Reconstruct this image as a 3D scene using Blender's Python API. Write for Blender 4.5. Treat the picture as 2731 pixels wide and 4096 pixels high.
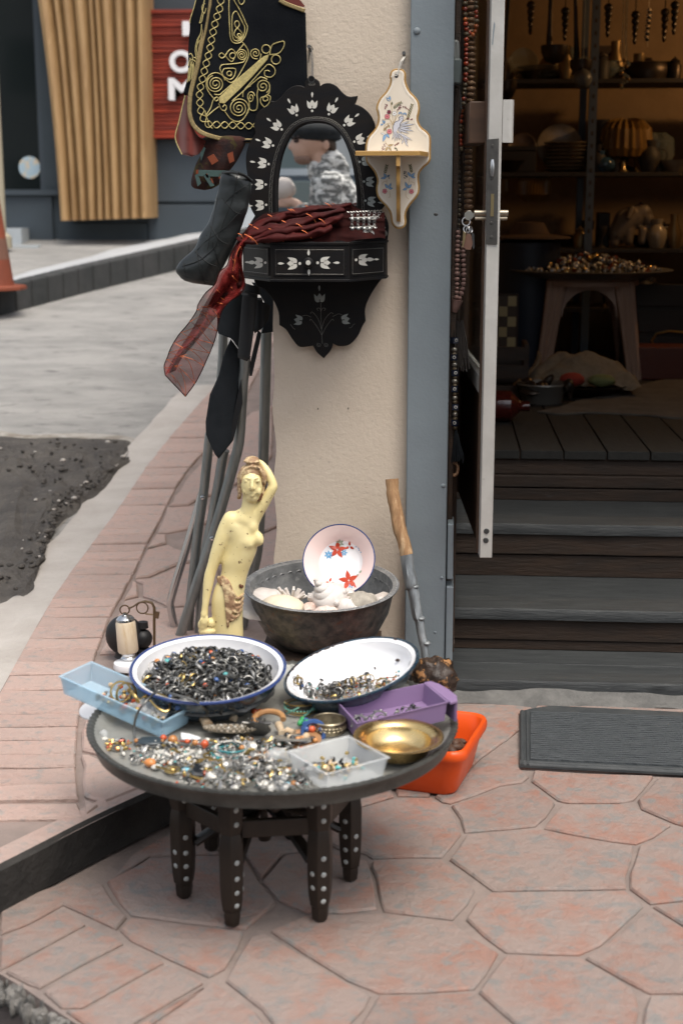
import bpy, bmesh, math, random
from mathutils import Vector, Matrix, Euler, noise
from mathutils.geometry import tessellate_polygon
R = math.radians
random.seed(7)
V = Vector
for o in list(bpy.data.objects): bpy.data.objects.remove(o)
scn = bpy.context.scene
col = scn.collection
# ---------------------------------------------------------------- camera, sky, sun, exposure
EYE, PITCH, YAW, LENS = V((0,0,1.4)), R(12.3), R(4.1),50.0
cam_d = bpy.data.cameras.new('camera'); cam = bpy.data.objects.new('camera', cam_d); col.objects.link(cam)
cam.location = EYE; cam.rotation_euler = (R(90) - PITCH,0, YAW)
cam_d.sensor_fit = 'VERTICAL'; cam_d.sensor_height = 36; cam_d.lens = LENS
cam_d.clip_start = .05; cam_d.clip_end = 500
cam_d.dof.use_dof = True; cam_d.dof.focus_distance = 3.95; cam_d.dof.aperture_fstop = 3.6
scn.camera = cam
SUN_EL, SUN_AZ = R(66), R(148)      # azimuth from +Y (north) clockwise
w = bpy.data.worlds.new('World'); scn.world = w; w.use_nodes = True
nt = w.node_tree; sky = nt.nodes.new('ShaderNodeTexSky'); sky.sky_type = 'NISHITA'; sky.sun_disc = False
sky.sun_elevation = SUN_EL; sky.sun_rotation = SUN_AZ; sky.dust_density = 4; sky.air_density = 1.2; sky.ozone_density = 1
hs = nt.nodes.new('ShaderNodeHueSaturation'); hs.inputs['Saturation'].default_value = .42      # a milky, hazed-over sky
nt.links.new(sky.outputs[0], hs.inputs['Color']); nt.links.new(hs.outputs[0], nt.nodes['Background'].inputs[0]); nt.nodes['Background'].inputs[1].default_value = .135
sun_d = bpy.data.lights.new('sun', 'SUN'); sun_d.energy = 1.4; sun_d.angle = R(32); sun_d.color = (1,.92,.80)
sun = bpy.data.objects.new('sun', sun_d); col.objects.link(sun)
sd = V((math.sin(SUN_AZ)*math.cos(SUN_EL), math.cos(SUN_AZ)*math.cos(SUN_EL), math.sin(SUN_EL)))
sun.rotation_euler = sd.to_track_quat('Z', 'Y').to_euler(); sun.location = (4,-6,9)
scn.view_settings.view_transform = 'Standard'; scn.view_settings.look = 'None'
scn.view_settings.exposure = .78; scn.view_settings.gamma = 1; scn.view_settings.use_curve_mapping = False
scn.cycles.use_denoising = True
scn.cycles.max_bounces = 8; scn.cycles.diffuse_bounces = 4; scn.cycles.transparent_max_bounces = 16
scn.cycles.caustics_reflective = False; scn.cycles.caustics_refractive = False; scn.cycles.sample_clamp_indirect = 6
# ---------------------------------------------------------------- survey: sight lines of the photograph (2731 x 4096) to real points
FPX, PCX, PCY = 4096*LENS/36,1365.5,2048
_cr = cam.rotation_euler.to_matrix()
def ray(x, y): return _cr @ V(((x - PCX)/FPX,(PCY - y)/FPX,-1))
def at_y(p, Y): d = ray(*p); return EYE + d*((Y - EYE.y)/d.y)
def at_z(p, Z): d = ray(*p); return EYE + d*((Z - EYE.z)/d.z)
def at_x(p, X): d = ray(*p); return EYE + d*((X - EYE.x)/d.x)
UP = .105                                              # level of the upper pavement
def hill(y): t = y - 6.0; return UP + .128*(t if t > 1.5 else (0 if t < -1.5 else (t + 1.5) ** 2/6))
def at_g(p, dz=0.0):
    d = ray(*p); a, b = 1.0,60.0
    f = lambda t: (EYE + d*t).z - hill((EYE + d*t).y) - dz
    for i in range(60):
        m = (a + b)/2
        if f(m) > 0: a = m
        else: b = m
    return EYE + d*a
def crop(ox, oy, s): return lambda *pts: [(ox + q[0]*s, oy + q[1]*s) + tuple(q[2:]) for q in pts]
cA, cB, cC, cD = crop(900,250,.574), crop(700,0,.7015), crop(600,1000,.6803), crop(900,1900,.6378)
cE, cF, cG, cH = crop(200,2350,.6378), crop(1000,2450,.6378), crop(550,3050,.6378), crop(1700,0,.6575)
cI, cJ, cK, cL = crop(1700,1300,.6575), crop(0,0,.6378), crop(0,3000,1.7417), crop(0,1600,.8502)
cV, cW, cX, cY = crop(700,0,.3571), crop(1400,250,.2892), crop(780,1780,.3315), crop(640,800,.3401)
cTL, cTR, cN, cO = crop(350,2800,.5102), crop(1050,2700,.5102), crop(1960,0,.4917), crop(1960,700,.4917)
cP, cQ, cR_, cS, cOV = crop(0,1200,.7015), crop(1780,0,.4249), crop(1780,900,.468), crop(1500,2600,.7851), crop(0,0,1.7417)
# ---------------------------------------------------------------- mesh helpers
def frame_of(t, up=V((0,0,1))):
    t = t.normalized()
    if abs(t.dot(up)) > .95: up = V((0,1,0))
    a = up.cross(t).normalized(); return a, t.cross(a).normalized()
def spline(pts, n=6, closed=False):
    """Catmull-Rom through 2d/3d points; a point with a trailing 'c' is a corner."""
    P = [V(q[:-1]) if q[-1] == 'c' else V(q) for q in pts]; C = [q[-1] == 'c' for q in pts]
    N = len(P); out = []
    for i in range(N if closed else N - 1):
        p1, p2 = P[i], P[(i + 1) % N]
        p0 = p1*2 - p2 if (C[i] or (not closed and i == 0)) else P[i - 1]
        j = (i + 1) % N
        p3 = p2*2 - p1 if (C[j] or (not closed and i == N - 2)) else P[(i + 2) % N]
        for k in range(n):
            t = k/n
            out.append(.5*((2*p1) + (p2 - p0)*t + (2*p0 - 5*p1 + 4*p2 - p3)*t*t + (3*p1 - p0 - 3*p2 + p3)*t ** 3))
    if not closed: out.append(P[-1])
    return out
class B:
    def __init__(s): s.v, s.f, s.m = [],[],[]
    def add(s, vs, fs, mi=0):
        o = len(s.v); s.v += [V(q) for q in vs]; s.f += [tuple(i + o for i in f) for f in fs]; s.m += [mi]*len(fs); return s
    def box(s, c, size, rot=None, mi=0):
        M = rot.to_matrix() if isinstance(rot, Euler) else (rot or Matrix.Identity(3)); h = V(size)/2; c = V(c)
        vs = [c + M @ V((x*h.x, y*h.y, z*h.z)) for z in (-1,1) for x, y in ((-1,-1),(1,-1),(1,1),(-1,1))]
        return s.add(vs,[(3,2,1,0),(4,5,6,7),(0,1,5,4),(1,2,6,5),(2,3,7,6),(3,0,4,7)], mi)
    def mm(s, lo, hi, mi=0): lo, hi = V(lo), V(hi); return s.box((lo + hi)/2, hi - lo, None, mi)
    def tube(s, path, r, n=8, mi=0, cap=True, closed=False, flat=1.0, up=V((0,0,1))):
        path = [V(q) for q in path]; N = len(path)
        rs = r if isinstance(r,(list, tuple)) else [r]*N
        vs = []; a = None
        for i, p in enumerate(path):
            t = (path[(i + 1) % N] - path[i - 1]) if closed else (path[min(i + 1, N - 1)] - path[max(i - 1,0)])
            if t.length < 1e-9: t = V((0,0,1))
            t.normalize()
            if a is None: a, b = frame_of(t, up)
            else:
                a = (a - t*a.dot(t))
                if a.length < 1e-6: a, b = frame_of(t, up)
                a.normalize(); b = t.cross(a)
            vs += [p + (a*math.cos(k*2*math.pi/n) + b*math.sin(k*2*math.pi/n)*flat)*rs[i] for k in range(n)]
        fs = [(i*n + k, i*n + (k + 1) % n,((i + 1) % N)*n + (k + 1) % n,((i + 1) % N)*n + k) for i in range(N if closed else N - 1) for k in range(n)]
        if cap and not closed: fs += [tuple(reversed(range(n))), tuple(range((N - 1)*n, N*n))]
        return s.add(vs, fs, mi)
    def lathe(s, prof, n=32, c=(0,0,0), M=None, mi=0, mis=None, ph=0.0, wob=None):
        c = V(c); vs = []; L = len(prof)
        for k in range(n):
            a = ph + 2*math.pi*k/n
            for r, z in prof:
                q = V((r*math.cos(a), r*math.sin(a), z))
                if wob: q = wob(q, a)
                vs.append(c + (M @ q if M else q))
        o = len(s.v); s.v += vs
        for k in range(n):
            k2 = (k + 1) % n
            for j in range(L - 1):
                s.f.append((o + k*L + j, o + k2*L + j, o + k2*L + j + 1, o + k*L + j + 1)); s.m.append(mis[j] if mis else mi)
        return s
    def ell(s, c, rad, M=None, nu=12, nv=8, mi=0, fn=None):
        rad = V((rad, rad, rad)) if not hasattr(rad, '__len__') else V(rad); c = V(c); vs = []
        for j in range(1, nv):
            b = math.pi*j/nv
            for i in range(nu):
                a = 2*math.pi*i/nu; q = V((math.cos(a)*math.sin(b), math.sin(a)*math.sin(b), math.cos(b)))
                if fn: q = q*fn(q)
                q = V((q.x*rad.x, q.y*rad.y, q.z*rad.z)); vs.append(c + (M @ q if M else q))
        for zz in (1,-1):
            q = V((0,0, zz*rad.z)); vs.append(c + (M @ q if M else q))
        T, Bt = len(vs) - 2, len(vs) - 1; fs = []
        for j in range(nv - 2):
            for i in range(nu): fs.append((j*nu + i,(j + 1)*nu + i,(j + 1)*nu + (i + 1) % nu, j*nu + (i + 1) % nu))
        for i in range(nu): fs += [(T, i,(i + 1) % nu),(Bt,(nv - 2)*nu + (i + 1) % nu,(nv - 2)*nu + i)]
        return s.add(vs, fs, mi)
    def torus(s, c, Rr, r, M=None, n=20, m=6, mi=0, arc=2*math.pi, flat=1.0):
        M = M or Matrix.Identity(3); full = arc > 6.28; N = n if full else n + 1
        p = [V(c) + M @ V((Rr*math.cos(arc*i/n), Rr*math.sin(arc*i/n),0)) for i in range(N)]
        return s.tube(p, r, m, mi, True, full, flat, M @ V((0,0,1)))
    def poly(s, outer, nv, depth, mi=0, holes=(), cham=0.0, back=True, side_mi=None):
        """closed flat outline (3d points) -> slab; nv = unit normal of its face, it extends back by depth"""
        nv = V(nv).normalized(); loops = [[V(q) for q in outer]] + [[V(q) for q in h] for h in holes]
        u = frame_of(nv)[0]; w2 = nv.cross(u); smi = mi if side_mi is None else side_mi
        fl = []
        for li, L in enumerate(loops):
            P = [V((q.dot(u), q.dot(w2))) for q in L]; N = len(P)
            ar = sum(P[i].x*P[(i + 1) % N].y - P[(i + 1) % N].x*P[i].y for i in range(N))
            if (ar < 0) == (li == 0): L.reverse()
            if cham:
                P = [V((q.dot(u), q.dot(w2))) for q in L]; Q = []
                for i in range(N):
                    d1 = (P[i] - P[i - 1]); d2 = (P[(i + 1) % N] - P[i])
                    t = (d1.normalized() + d2.normalized()) if d1.length > 1e-9 and d2.length > 1e-9 else d1 + d2
                    t = t.normalized() if t.length > 1e-6 else V((1,0)); off = V((-t.y, t.x))*cham
                    Q.append(L[i] + u*off.x + w2*off.y)
                fl.append(Q)
            else: fl.append(L)
        flat2 = [[V((q.dot(u), q.dot(w2),0)) for q in L] for L in fl]
        tris = tessellate_polygon(flat2); allf = [q for L in fl for q in L]
        fs = []
        for t in tris:
            a, b, c = (allf[i] for i in t); fs.append(t if (b - a).cross(c - a).dot(nv) > 0 else (t[2], t[1], t[0]))
        s.add(allf, fs, mi)
        if depth:
            for L, Q in zip(loops, fl):
                N = len(L)
                if cham:
                    mid = [q - nv*cham for q in L]
                    s.add(Q + mid,[(i, N + i, N + (i + 1) % N,(i + 1) % N) for i in range(N)], smi)
                else: mid = Q
                s.add(mid + [q - nv*depth for q in L],[(i, N + i, N + (i + 1) % N,(i + 1) % N) for i in range(N)], smi)
            if back:
                al = [q - nv*depth for L in loops for q in L]
                s.add(al,[tuple(reversed(f)) for f in fs], mi)
        return s
    def grid(s, fn, nu, nv, mi=0, closed=False):
        vs = [fn(i/nu, j/nv) for i in range(nu + (0 if closed else 1)) for j in range(nv + 1)]; w_ = nv + 1; nn = nu if closed else nu + 1
        return s.add(vs,[(i*w_ + j,((i + 1) % nn)*w_ + j,((i + 1) % nn)*w_ + j + 1, i*w_ + j + 1) for i in range(nu) for j in range(nv)], mi)
ORG = {}
def world_org(o): return V((0,0,0)) if o is None else ORG.get(o.name, V((0,0,0)))
def mesh_of(name, b, mats, smooth=35, org=V((0,0,0))):
    me = bpy.data.meshes.new(name); me.from_pydata([tuple(q - org) for q in b.v],[], b.f)
    for m in (mats if isinstance(mats,(list, tuple)) else [mats]): me.materials.append(m)
    me.polygons.foreach_set('material_index', b.m)
    me.polygons.foreach_set('use_smooth',[smooth > 0]*len(b.f)); me.update()
    if 0 < smooth < 180: me.set_sharp_from_angle(angle=R(smooth))
    return me
def obj(name, b, mats, parent=None, label=None, cat=None, group=None, kind=None, org=None, smooth=35, bevel=0, sub=0, solid=0):
    """links one mesh object; its vertices are given in world metres"""
    if parent is not None: org = world_org(parent)
    elif org is None:
        xs = [q.x for q in b.v]; ys = [q.y for q in b.v]; zs = [q.z for q in b.v]
        org = V(((min(xs) + max(xs))/2,(min(ys) + max(ys))/2, min(zs)))
    o = bpy.data.objects.new(name, mesh_of(name, b, mats, smooth, org)); col.objects.link(o)
    if parent is not None: o.parent = parent
    else: o.location = org
    ORG[o.name] = V(org)
    if solid: md = o.modifiers.new('solid', 'SOLIDIFY'); md.thickness = solid; md.offset = 0
    if bevel: md = o.modifiers.new('bevel', 'BEVEL'); md.width = bevel; md.segments = 2; md.limit_method = 'ANGLE'; md.angle_limit = R(40)
    if sub: md = o.modifiers.new('sub', 'SUBSURF'); md.levels = sub; md.render_levels = sub
    return tag(o, label, cat, group, kind)
def tag(o, label=None, cat=None, group=None, kind=None):
    for k, x in (('label', label),('category', cat),('group', group),('kind', kind)):
        if x: o[k] = x
    return o
def thing(name, loc, label, cat, group=None, kind=None):
    o = bpy.data.objects.new(name, None); col.objects.link(o); o.location = loc; o.empty_display_size = .05
    ORG[o.name] = V(loc); return tag(o, label, cat, group, kind)
def copy_tree(o, parent=None):
    c = o.copy(); col.objects.link(c)
    if parent: c.parent = parent; c.matrix_parent_inverse = o.matrix_parent_inverse
    for ch in list(o.children): copy_tree(ch, c)
    return c
def inst(name, me, loc, rot, parent=None, scale=1.0, **k):
    o = bpy.data.objects.new(name, me); col.objects.link(o); o.location = V(loc) - (world_org(parent) if parent else V((0,0,0)))
    o.rotation_euler = rot; o.scale = (scale,)*3
    if parent: o.parent = parent
    return tag(o, **k)
def rz(a): return Matrix.Rotation(a,3, 'Z')
def rx(a): return Matrix.Rotation(a,3, 'X')
def ry(a): return Matrix.Rotation(a,3, 'Y')
def axes(x, y, z): return Matrix((x, y, z)).transposed()
# ---------------------------------------------------------------- materials
MATS = {}
def mat(name, c, rough=.6, metal=0.0, c2=None, ns=12.0, fac=(.35,.65), bump=0.0, bs=60.0, stretch=None, spec=.5, trans=0.0, alpha=1.0, c3=None, n3=40.0, f3=(.6,.72), emis=None, es=0.0, rnd=0.0, rvar=0.0, coat=0.0, sheen=0.0, ior=1.45, voro=0.0):
    if name in MATS: return MATS[name]
    m = bpy.data.materials.new(name); m.use_nodes = True; n = m.node_tree.nodes; l = m.node_tree.links; p = n['Principled BSDF']
    p.inputs['Roughness'].default_value = rough; p.inputs['Metallic'].default_value = metal; p.inputs['Specular IOR Level'].default_value = spec
    p.inputs['Base Color'].default_value = (*c,1); p.inputs['Transmission Weight'].default_value = trans; p.inputs['Alpha'].default_value = alpha
    p.inputs['Coat Weight'].default_value = coat; p.inputs['Sheen Weight'].default_value = sheen; p.inputs['IOR'].default_value = ior
    if emis: p.inputs['Emission Color'].default_value = (*emis,1); p.inputs['Emission Strength'].default_value = es
    if c2 or bump or rnd or rvar or c3:
        tc = n.new('ShaderNodeTexCoord'); src = tc.outputs['Object']
        mp = n.new('ShaderNodeMapping'); l.new(src, mp.inputs['Vector']); src = mp.outputs[0]
        if stretch: mp.inputs['Scale'].default_value = stretch
        oi = n.new('ShaderNodeObjectInfo'); vm = n.new('ShaderNodeVectorMath'); vm.operation = 'MULTIPLY_ADD'
        l.new(oi.outputs['Random'], vm.inputs[0]); vm.inputs[1].default_value = (7.3,3.1,5.7); l.new(src, vm.inputs[2]); src = vm.outputs[0]
        def nz(scale, detail=5, dist=0.0):
            q = n.new('ShaderNodeTexNoise'); q.inputs['Scale'].default_value = scale; q.inputs['Detail'].default_value = detail
            q.inputs['Distortion'].default_value = dist; q.inputs['Roughness'].default_value = .62; l.new(src, q.inputs['Vector']); return q.outputs['Fac']
        def mr(x, a, b, c_=0.0, d=1.0):
            q = n.new('ShaderNodeMapRange'); l.new(x, q.inputs[0]); q.inputs[1].default_value = a; q.inputs[2].default_value = b; q.inputs[3].default_value = c_; q.inputs[4].default_value = d; return q.outputs[0]
        cur = None
        def mix(f, a, b):
            q = n.new('ShaderNodeMix'); q.data_type = 'RGBA'; l.new(f, q.inputs[0])
            for i, x in ((6, a),(7, b)):
                if isinstance(x, tuple): q.inputs[i].default_value = (*x,1)
                else: l.new(x, q.inputs[i])
            return q.outputs[2]
        cur = c
        if c2: cur = mix(mr(nz(ns,6,.3), *fac), c, c2)
        if c3: cur = mix(mr(nz(n3,4,.2), *f3), cur, c3)
        if rnd:
            h = n.new('ShaderNodeHueSaturation'); h.inputs['Saturation'].default_value = 1
            l.new(mr(oi.outputs['Random'],0,1,1 - rnd,1 + rnd), h.inputs['Value'])
            if isinstance(cur, tuple): h.inputs['Color'].default_value = (*cur,1)
            else: l.new(cur, h.inputs['Color'])
            cur = h.outputs[0]
        if not isinstance(cur, tuple): l.new(cur, p.inputs['Base Color'])
        if rvar: l.new(mr(nz(ns*1.7),.3,.7, max(0, rough - rvar), min(1, rough + rvar)), p.inputs['Roughness'])
        if bump:
            bp = n.new('ShaderNodeBump'); bp.inputs['Strength'].default_value = 1.0; bp.inputs['Distance'].default_value = bump
            if voro:
                vo = n.new('ShaderNodeTexVoronoi'); vo.inputs['Scale'].default_value = voro; l.new(src, vo.inputs['Vector']); l.new(vo.outputs['Distance'], bp.inputs['Height'])
            else: l.new(nz(bs,6), bp.inputs['Height'])
            l.new(bp.outputs[0], p.inputs['Normal'])
    MATS[name] = m; return m
# ================================================================ THE SETTING
M_stone = mat('stamped_red_stone',(.262,.203,.178),.8, c2=(.285,.155,.118), ns=10, fac=(.45,.68), c3=(.205,.19,.178), n3=26, f3=(.50,.66), bump=.008, bs=40, rnd=.08)
M_brick = mat('border_brick',(.375,.285,.25),.8, c2=(.40,.28,.24), ns=9, c3=(.29,.255,.235), n3=34, f3=(.54,.68), bump=.010, bs=30, rnd=.07)
M_mortar = mat('grey_mortar',(.20,.162,.145),.9, c2=(.265,.21,.185), ns=9, bump=.004, bs=60)
M_pinkbase = mat('pavement_concrete',(.38,.29,.26),.88, c2=(.33,.26,.235), ns=6, bump=.003, bs=50)
M_joint = mat('dusty_joint',(.22,.175,.155),.9, c2=(.29,.225,.20), ns=9, bump=.003, bs=60)
M_road = mat('pale_road_concrete',(.305,.295,.28),.85, c2=(.225,.22,.21), ns=1.9, fac=(.4,.62), c3=(.14,.137,.132), n3=6, f3=(.56,.74), bump=.016, bs=18, stretch=(1,2.2,1))
M_kerbc = mat('kerb_concrete',(.43,.40,.37),.88, c2=(.36,.33,.3), ns=5, bump=.006, bs=40)
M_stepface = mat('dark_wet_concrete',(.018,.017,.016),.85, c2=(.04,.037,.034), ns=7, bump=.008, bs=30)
M_dirt = mat('dark_soil',(.06,.054,.05),.95, c2=(.10,.09,.08), ns=5, c3=(.17,.15,.13), n3=26, f3=(.6,.75), bump=.03, bs=30)
M_asph = mat('asphalt',(.06,.06,.062),.85, c2=(.035,.035,.037), ns=8, bump=.006, bs=90)
M_white_edge = mat('broken_pale_concrete',(.26,.245,.225),.9, c2=(.07,.068,.064), ns=14, bump=.012, bs=30)

def stone_piece(name, outline, parent, m, gap=.007, z0=None, depth=.03, lift=0.0, cham=.006, seg=.07):
    P = [V((q.x, q.y)) for q in outline]; N = len(P)
    if sum(P[i].x*P[(i + 1) % N].y - P[(i + 1) % N].x*P[i].y for i in range(N)) < 0: P.reverse(); outline = list(reversed(outline))
    c = sum(P, V((0,0)))/N; Q = []
    for i in range(N):
        a, b2 = P[i], P[(i + 1) % N]; k = max(1, int((b2 - a).length/seg))
        for j in range(k):
            q = a.lerp(b2, j/k)
            if j: q += V((noise.noise((q.x*9, q.y*9,1)), noise.noise((q.x*9, q.y*9,5))))*.009
            Q.append(q)
    out = []; n = len(Q)
    for i in range(n):
        t = ((Q[i] - Q[i - 1]).normalized() + (Q[(i + 1) % n] - Q[i]).normalized())
        t = t.normalized() if t.length > 1e-5 else V((1,0)); q = Q[i] + V((-t.y, t.x))*gap
        out.append(V((q.x, q.y,(z0 if z0 is not None else hill(q.y)) + lift)))
    return obj(name, B().poly(out,(0,0,1), depth,0, cham=cham, back=False), m, parent, smooth=50)

# lower terrace: mortar bed with one raised piece per stamped stone
terrace = thing('terrace',(0,2.5,0), 'lower terrace of big irregular red stamped stones in front of the shop', 'terrace', kind='structure')
step_a, step_b = at_z((0,3453), UP), at_z((638,3139), UP)
sdir = (step_b - step_a).normalized()
def step_pt(t): return step_a + sdir*t
YW = 3.93                                              # front plane of the shop pillar
COLX0, COLX1 = at_y((1628,1500), YW).x, at_y((1795,1500), YW).x
PILX0 = at_y((1094,1500), YW).x
tl = (COLX1 - step_a.x)/sdir.x
edge_px = cK((-200,375),(0,505),(60,540),(130,590),(190,629),(300,700),(600,900))
edge = [at_z(q,0) for q in edge_px]
bed = [V((q.x, q.y,-.008)) for q in edge] + [V((3.2, edge[-1].y,-.008)), V((3.2,4.6,-.008)), V((COLX1,4.6,-.008)), V((step_pt(-1.2).x,4.6,-.008))]
obj('mortar_bed', B().poly(bed,(0,0,1),.2,0), M_mortar, terrace, smooth=0)
e = B()
for i in range(150):
    t = i/150*(len(edge) - 1); k = int(t); q = edge[k].lerp(edge[k + 1], t - k)
    e.ell(q + V((random.uniform(-.02,.012), random.uniform(-.02,.012),-.035)),(random.uniform(.006,.016), random.uniform(.006,.016), random.uniform(.012,.03)), rz(random.random()*3),7,5, fn=lambda v: 1 + .35*noise.noise(v*2 + q*9))
obj('broken_edge', e, M_white_edge, terrace, smooth=30)['kind'] = 'stuff'
K_st = [
 [(1035,125),(1120,100),(1205,75),(1245,95),(1275,120),(1255,150),(1230,172),(1150,180),(1065,186),(1055,155)],
 [(1225,45),(1330,52),(1500,58),(1480,85),(1455,112),(1420,118),(1300,118),(1278,112),(1248,90),(1218,68)],
 [(1290,124),(1420,122),(1470,135),(1540,170),(1500,198),(1460,213),(1400,206),(1300,188),(1247,176),(1262,155)],
 [(1070,192),(1150,186),(1240,180),(1300,192),(1400,210),(1455,218),(1450,250),(1437,285),(1438,315),(1250,318),(1130,320),(1075,280),(1030,248),(1050,222)],
 [(1465,218),(1510,200),(1568,178),(1660,200),(1660,330),(1560,343),(1492,350),(1444,315),(1444,280),(1457,245)],
 [(1125,325),(1250,322),(1435,321),(1478,355),(1430,400),(1380,445),(1330,467),(1240,465),(1160,461),(1110,425),(1068,385),(1090,350)],
 [(1497,356),(1568,347),(1660,335),(1660,440),(1568,400)],
 [(1488,366),(1568,405),(1660,448),(1660,560),(1568,555),(1490,555),(1440,530),(1342,474),(1390,442),(1440,402)],
 [(1160,468),(1330,473),(1400,510),(1458,550),(1468,590),(1460,629),(1452,720),(1310,720),(1200,642),(1097,552),(1122,515)],
 [(1490,562),(1660,565),(1660,720),(1470,720),(1472,629),(1478,590)],
 [(855,252),(935,248),(1015,251),(1060,285),(1092,318),(1075,350),(1040,386),(960,377),(880,367),(868,330),(862,290),(850,265)],
 [(815,135),(915,108),(992,108),(1030,127),(1052,160),(1060,190),(1040,215),(1015,243),(935,243),(855,246),(838,235),(780,225),(740,205),(720,170),(760,150)],
 [(245,300),(345,247),(440,243),(560,240),(598,300),(636,347),(565,408),(430,394),(300,376),(272,345)],
 [(602,298),(650,240),(720,230),(845,252),(858,300),(866,362),(790,371),(705,369),(642,343)],
 [(620,412),(705,376),(790,376),(870,373),(1040,392),(1090,430),(1145,463),(1118,510),(1090,545),(980,553),(870,555),(800,527),(700,465)],
 [(300,383),(430,400),(560,416),(548,450),(518,498),(480,518),(390,478),(300,434),(274,410)],
 [(575,425),(612,420),(700,472),(800,535),(852,561),(838,590),(800,629),(760,720),(690,720),(600,592),(517,527),(543,475)],
 [(868,562),(980,560),(1088,555),(1190,642),(1290,720),(780,720),(828,625)],
 [(488,528),(590,600),(676,720),(400,730),(355,629),(440,565)],
 [(0,360),(70,330),(150,300),(238,306),(262,345),(293,380),(268,408),(215,384),(145,352),(70,395),(0,420)],
 [(260,296),(345,240),(440,237),(560,234),(600,290),(650,234),(720,224),(740,205),(700,150),(560,90),(400,120),(385,190),(300,240)],
 [(145,362),(198,397),(78,462),(0,502),(0,430)],[(205,402),(285,440),(185,492),(92,543),(66,535),(12,506),(85,466)],
 [(292,446),(378,484),(290,532),(190,588),(140,588),(100,552),(190,498)],[(385,488),(468,531),(345,602),(270,645),(215,640),(150,595),(198,592),(297,537)],
 [(472,543),(432,570),(350,625),(385,720),(300,720),(225,645),(275,650),(350,608)]]
K_st += [[(400,118),(560,88),(690,148),(740,138),(760,146),(815,131),(905,104),(880,32),(765,-36),(600,24)],[(888,28),(912,102),(985,104),(1015,60),(1010,-20),(975,-85),(860,-70),(775,-40)],[(1508,62),(1700,66),(1700,205),(1660,196),(1572,172),(1545,164),(1470,132),(1462,112),(1488,86)]]
for pl in K_st: stone_piece('stone',[at_z(q,0) for q in cK(*pl)], terrace, M_stone, gap=.0018, z0=0, depth=.02, cham=.0042)
for pl in ([(385,775),(500,738),(640,683),(750,668),(785,640),(740,600),(732,520),(680,478),(655,466),(540,552),(430,650),(300,740),(340,768)],
           [(668,456),(735,400),(735,325),(800,290),(700,278),(560,272),(440,282),(330,330),(250,420),(240,560),(330,730),(540,545),(655,462)],
           [(820,280),(1100,282),(1700,305),(1700,630),(1500,625),(1430,625),(1100,612),(820,600),(740,595),(738,400),(740,320),(800,305)]):
    stone_piece('stone',[at_z(q,0) for q in cS(*pl)], terrace, M_stone, gap=.0018, z0=0, depth=.02, cham=.0042)
ZT0 = .05; lip = B()                                              # crumbled concrete along the foot of the entrance steps
def lipf(u, v):
    x = COLX1 - .02 + u*1.75; y0 = at_z((2200,2726), ZT0).y + .045; nz_ = noise.noise((x*9, v*3,2))
    return V((x, y0 - .03 - .07*(1 - v) + .025*noise.noise((x*5,0,0)),-.006 + .036*v ** 1.2 + .010*nz_))
lip.grid(lipf,90,8)
obj('crumbled_lip', lip, mat('grey_crumbled_mortar',(.17,.165,.155),.9, c2=(.10,.098,.094), ns=10, bump=.008, bs=34), terrace, smooth=60)

# upper pavement: pink slab whose front is the step, border bricks, stones
LEFT = cP((1240,470),(1170,545),(1000,735),(850,920),(760,1050),(590,1290),(430,1500),(280,1720)) + [(0,2752),(-270,3230),(-520,3700)]
INNER = cP((1290,760),(1165,865),(1080,960),(1000,1080),(910,1270),(850,1380),(770,1550),(700,1680),(640,1790)) + cL((455,1195),(392,1430),(366,1640),(374,1830),(392,1985),(410,2150))
LW = spline([at_g(q) for q in LEFT],8); IW = spline([at_g(q) for q in INNER],8)
def on_line(L, y):
    for a, b2 in zip(L, L[1:]):
        if (a.y - y)*(b2.y - y) <= 0 and abs(a.y - b2.y) > 1e-9:
            t = (y - a.y)/(b2.y - a.y); return a.lerp(b2, t)
    q = L[0] if abs(L[0].y - y) < abs(L[-1].y - y) else L[-1]; return V((q.x, y, hill(y)))
pavement = thing('pavement',(-.6,4.5, UP), 'raised pavement of pink border bricks and flagstones running up the street', 'pavement', kind='structure')
pb = B(); ys = [2.2 + .25*i for i in range(52)]
for j, y in enumerate(ys[:-1]):
    q = []
    for yy in (y, ys[j + 1]):
        xl = on_line(LW, yy).x; xr = COLX1 + .03
        q.append((xl, xr, yy))
    def clip(x, yy):      # keep the sheet behind the step line
        t = (x - step_a.x)/sdir.x; return max(yy,(step_a + sdir*t).y)
    vs = [V((q[0][0], clip(q[0][0], q[0][2]),0)), V((q[0][1], clip(q[0][1], q[0][2]),0)), V((q[1][1], clip(q[1][1], q[1][2]),0)), V((q[1][0], clip(q[1][0], q[1][2]),0))]
    for v in vs: v.z = hill(v.y) - .012
    pb.add(vs,[(0,1,2,3)])
obj('mortar_bed', pb, M_joint, pavement, smooth=0)
fb = B(); n = 60; rows = []
for i in range(n + 1):
    p = step_pt(-1.2 + (tl + 1.2)*i/n); wob = .012*noise.noise((p.x*6,3,1)); nn = V((sdir.y,-sdir.x,0))
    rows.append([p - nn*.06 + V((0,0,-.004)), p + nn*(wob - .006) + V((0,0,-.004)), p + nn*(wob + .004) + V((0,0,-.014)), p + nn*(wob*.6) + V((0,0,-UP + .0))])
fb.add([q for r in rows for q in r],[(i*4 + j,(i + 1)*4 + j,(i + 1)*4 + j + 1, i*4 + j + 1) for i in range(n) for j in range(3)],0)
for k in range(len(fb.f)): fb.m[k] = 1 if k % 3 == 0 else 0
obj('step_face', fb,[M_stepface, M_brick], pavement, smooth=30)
y = 2.45; nb = 0
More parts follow.
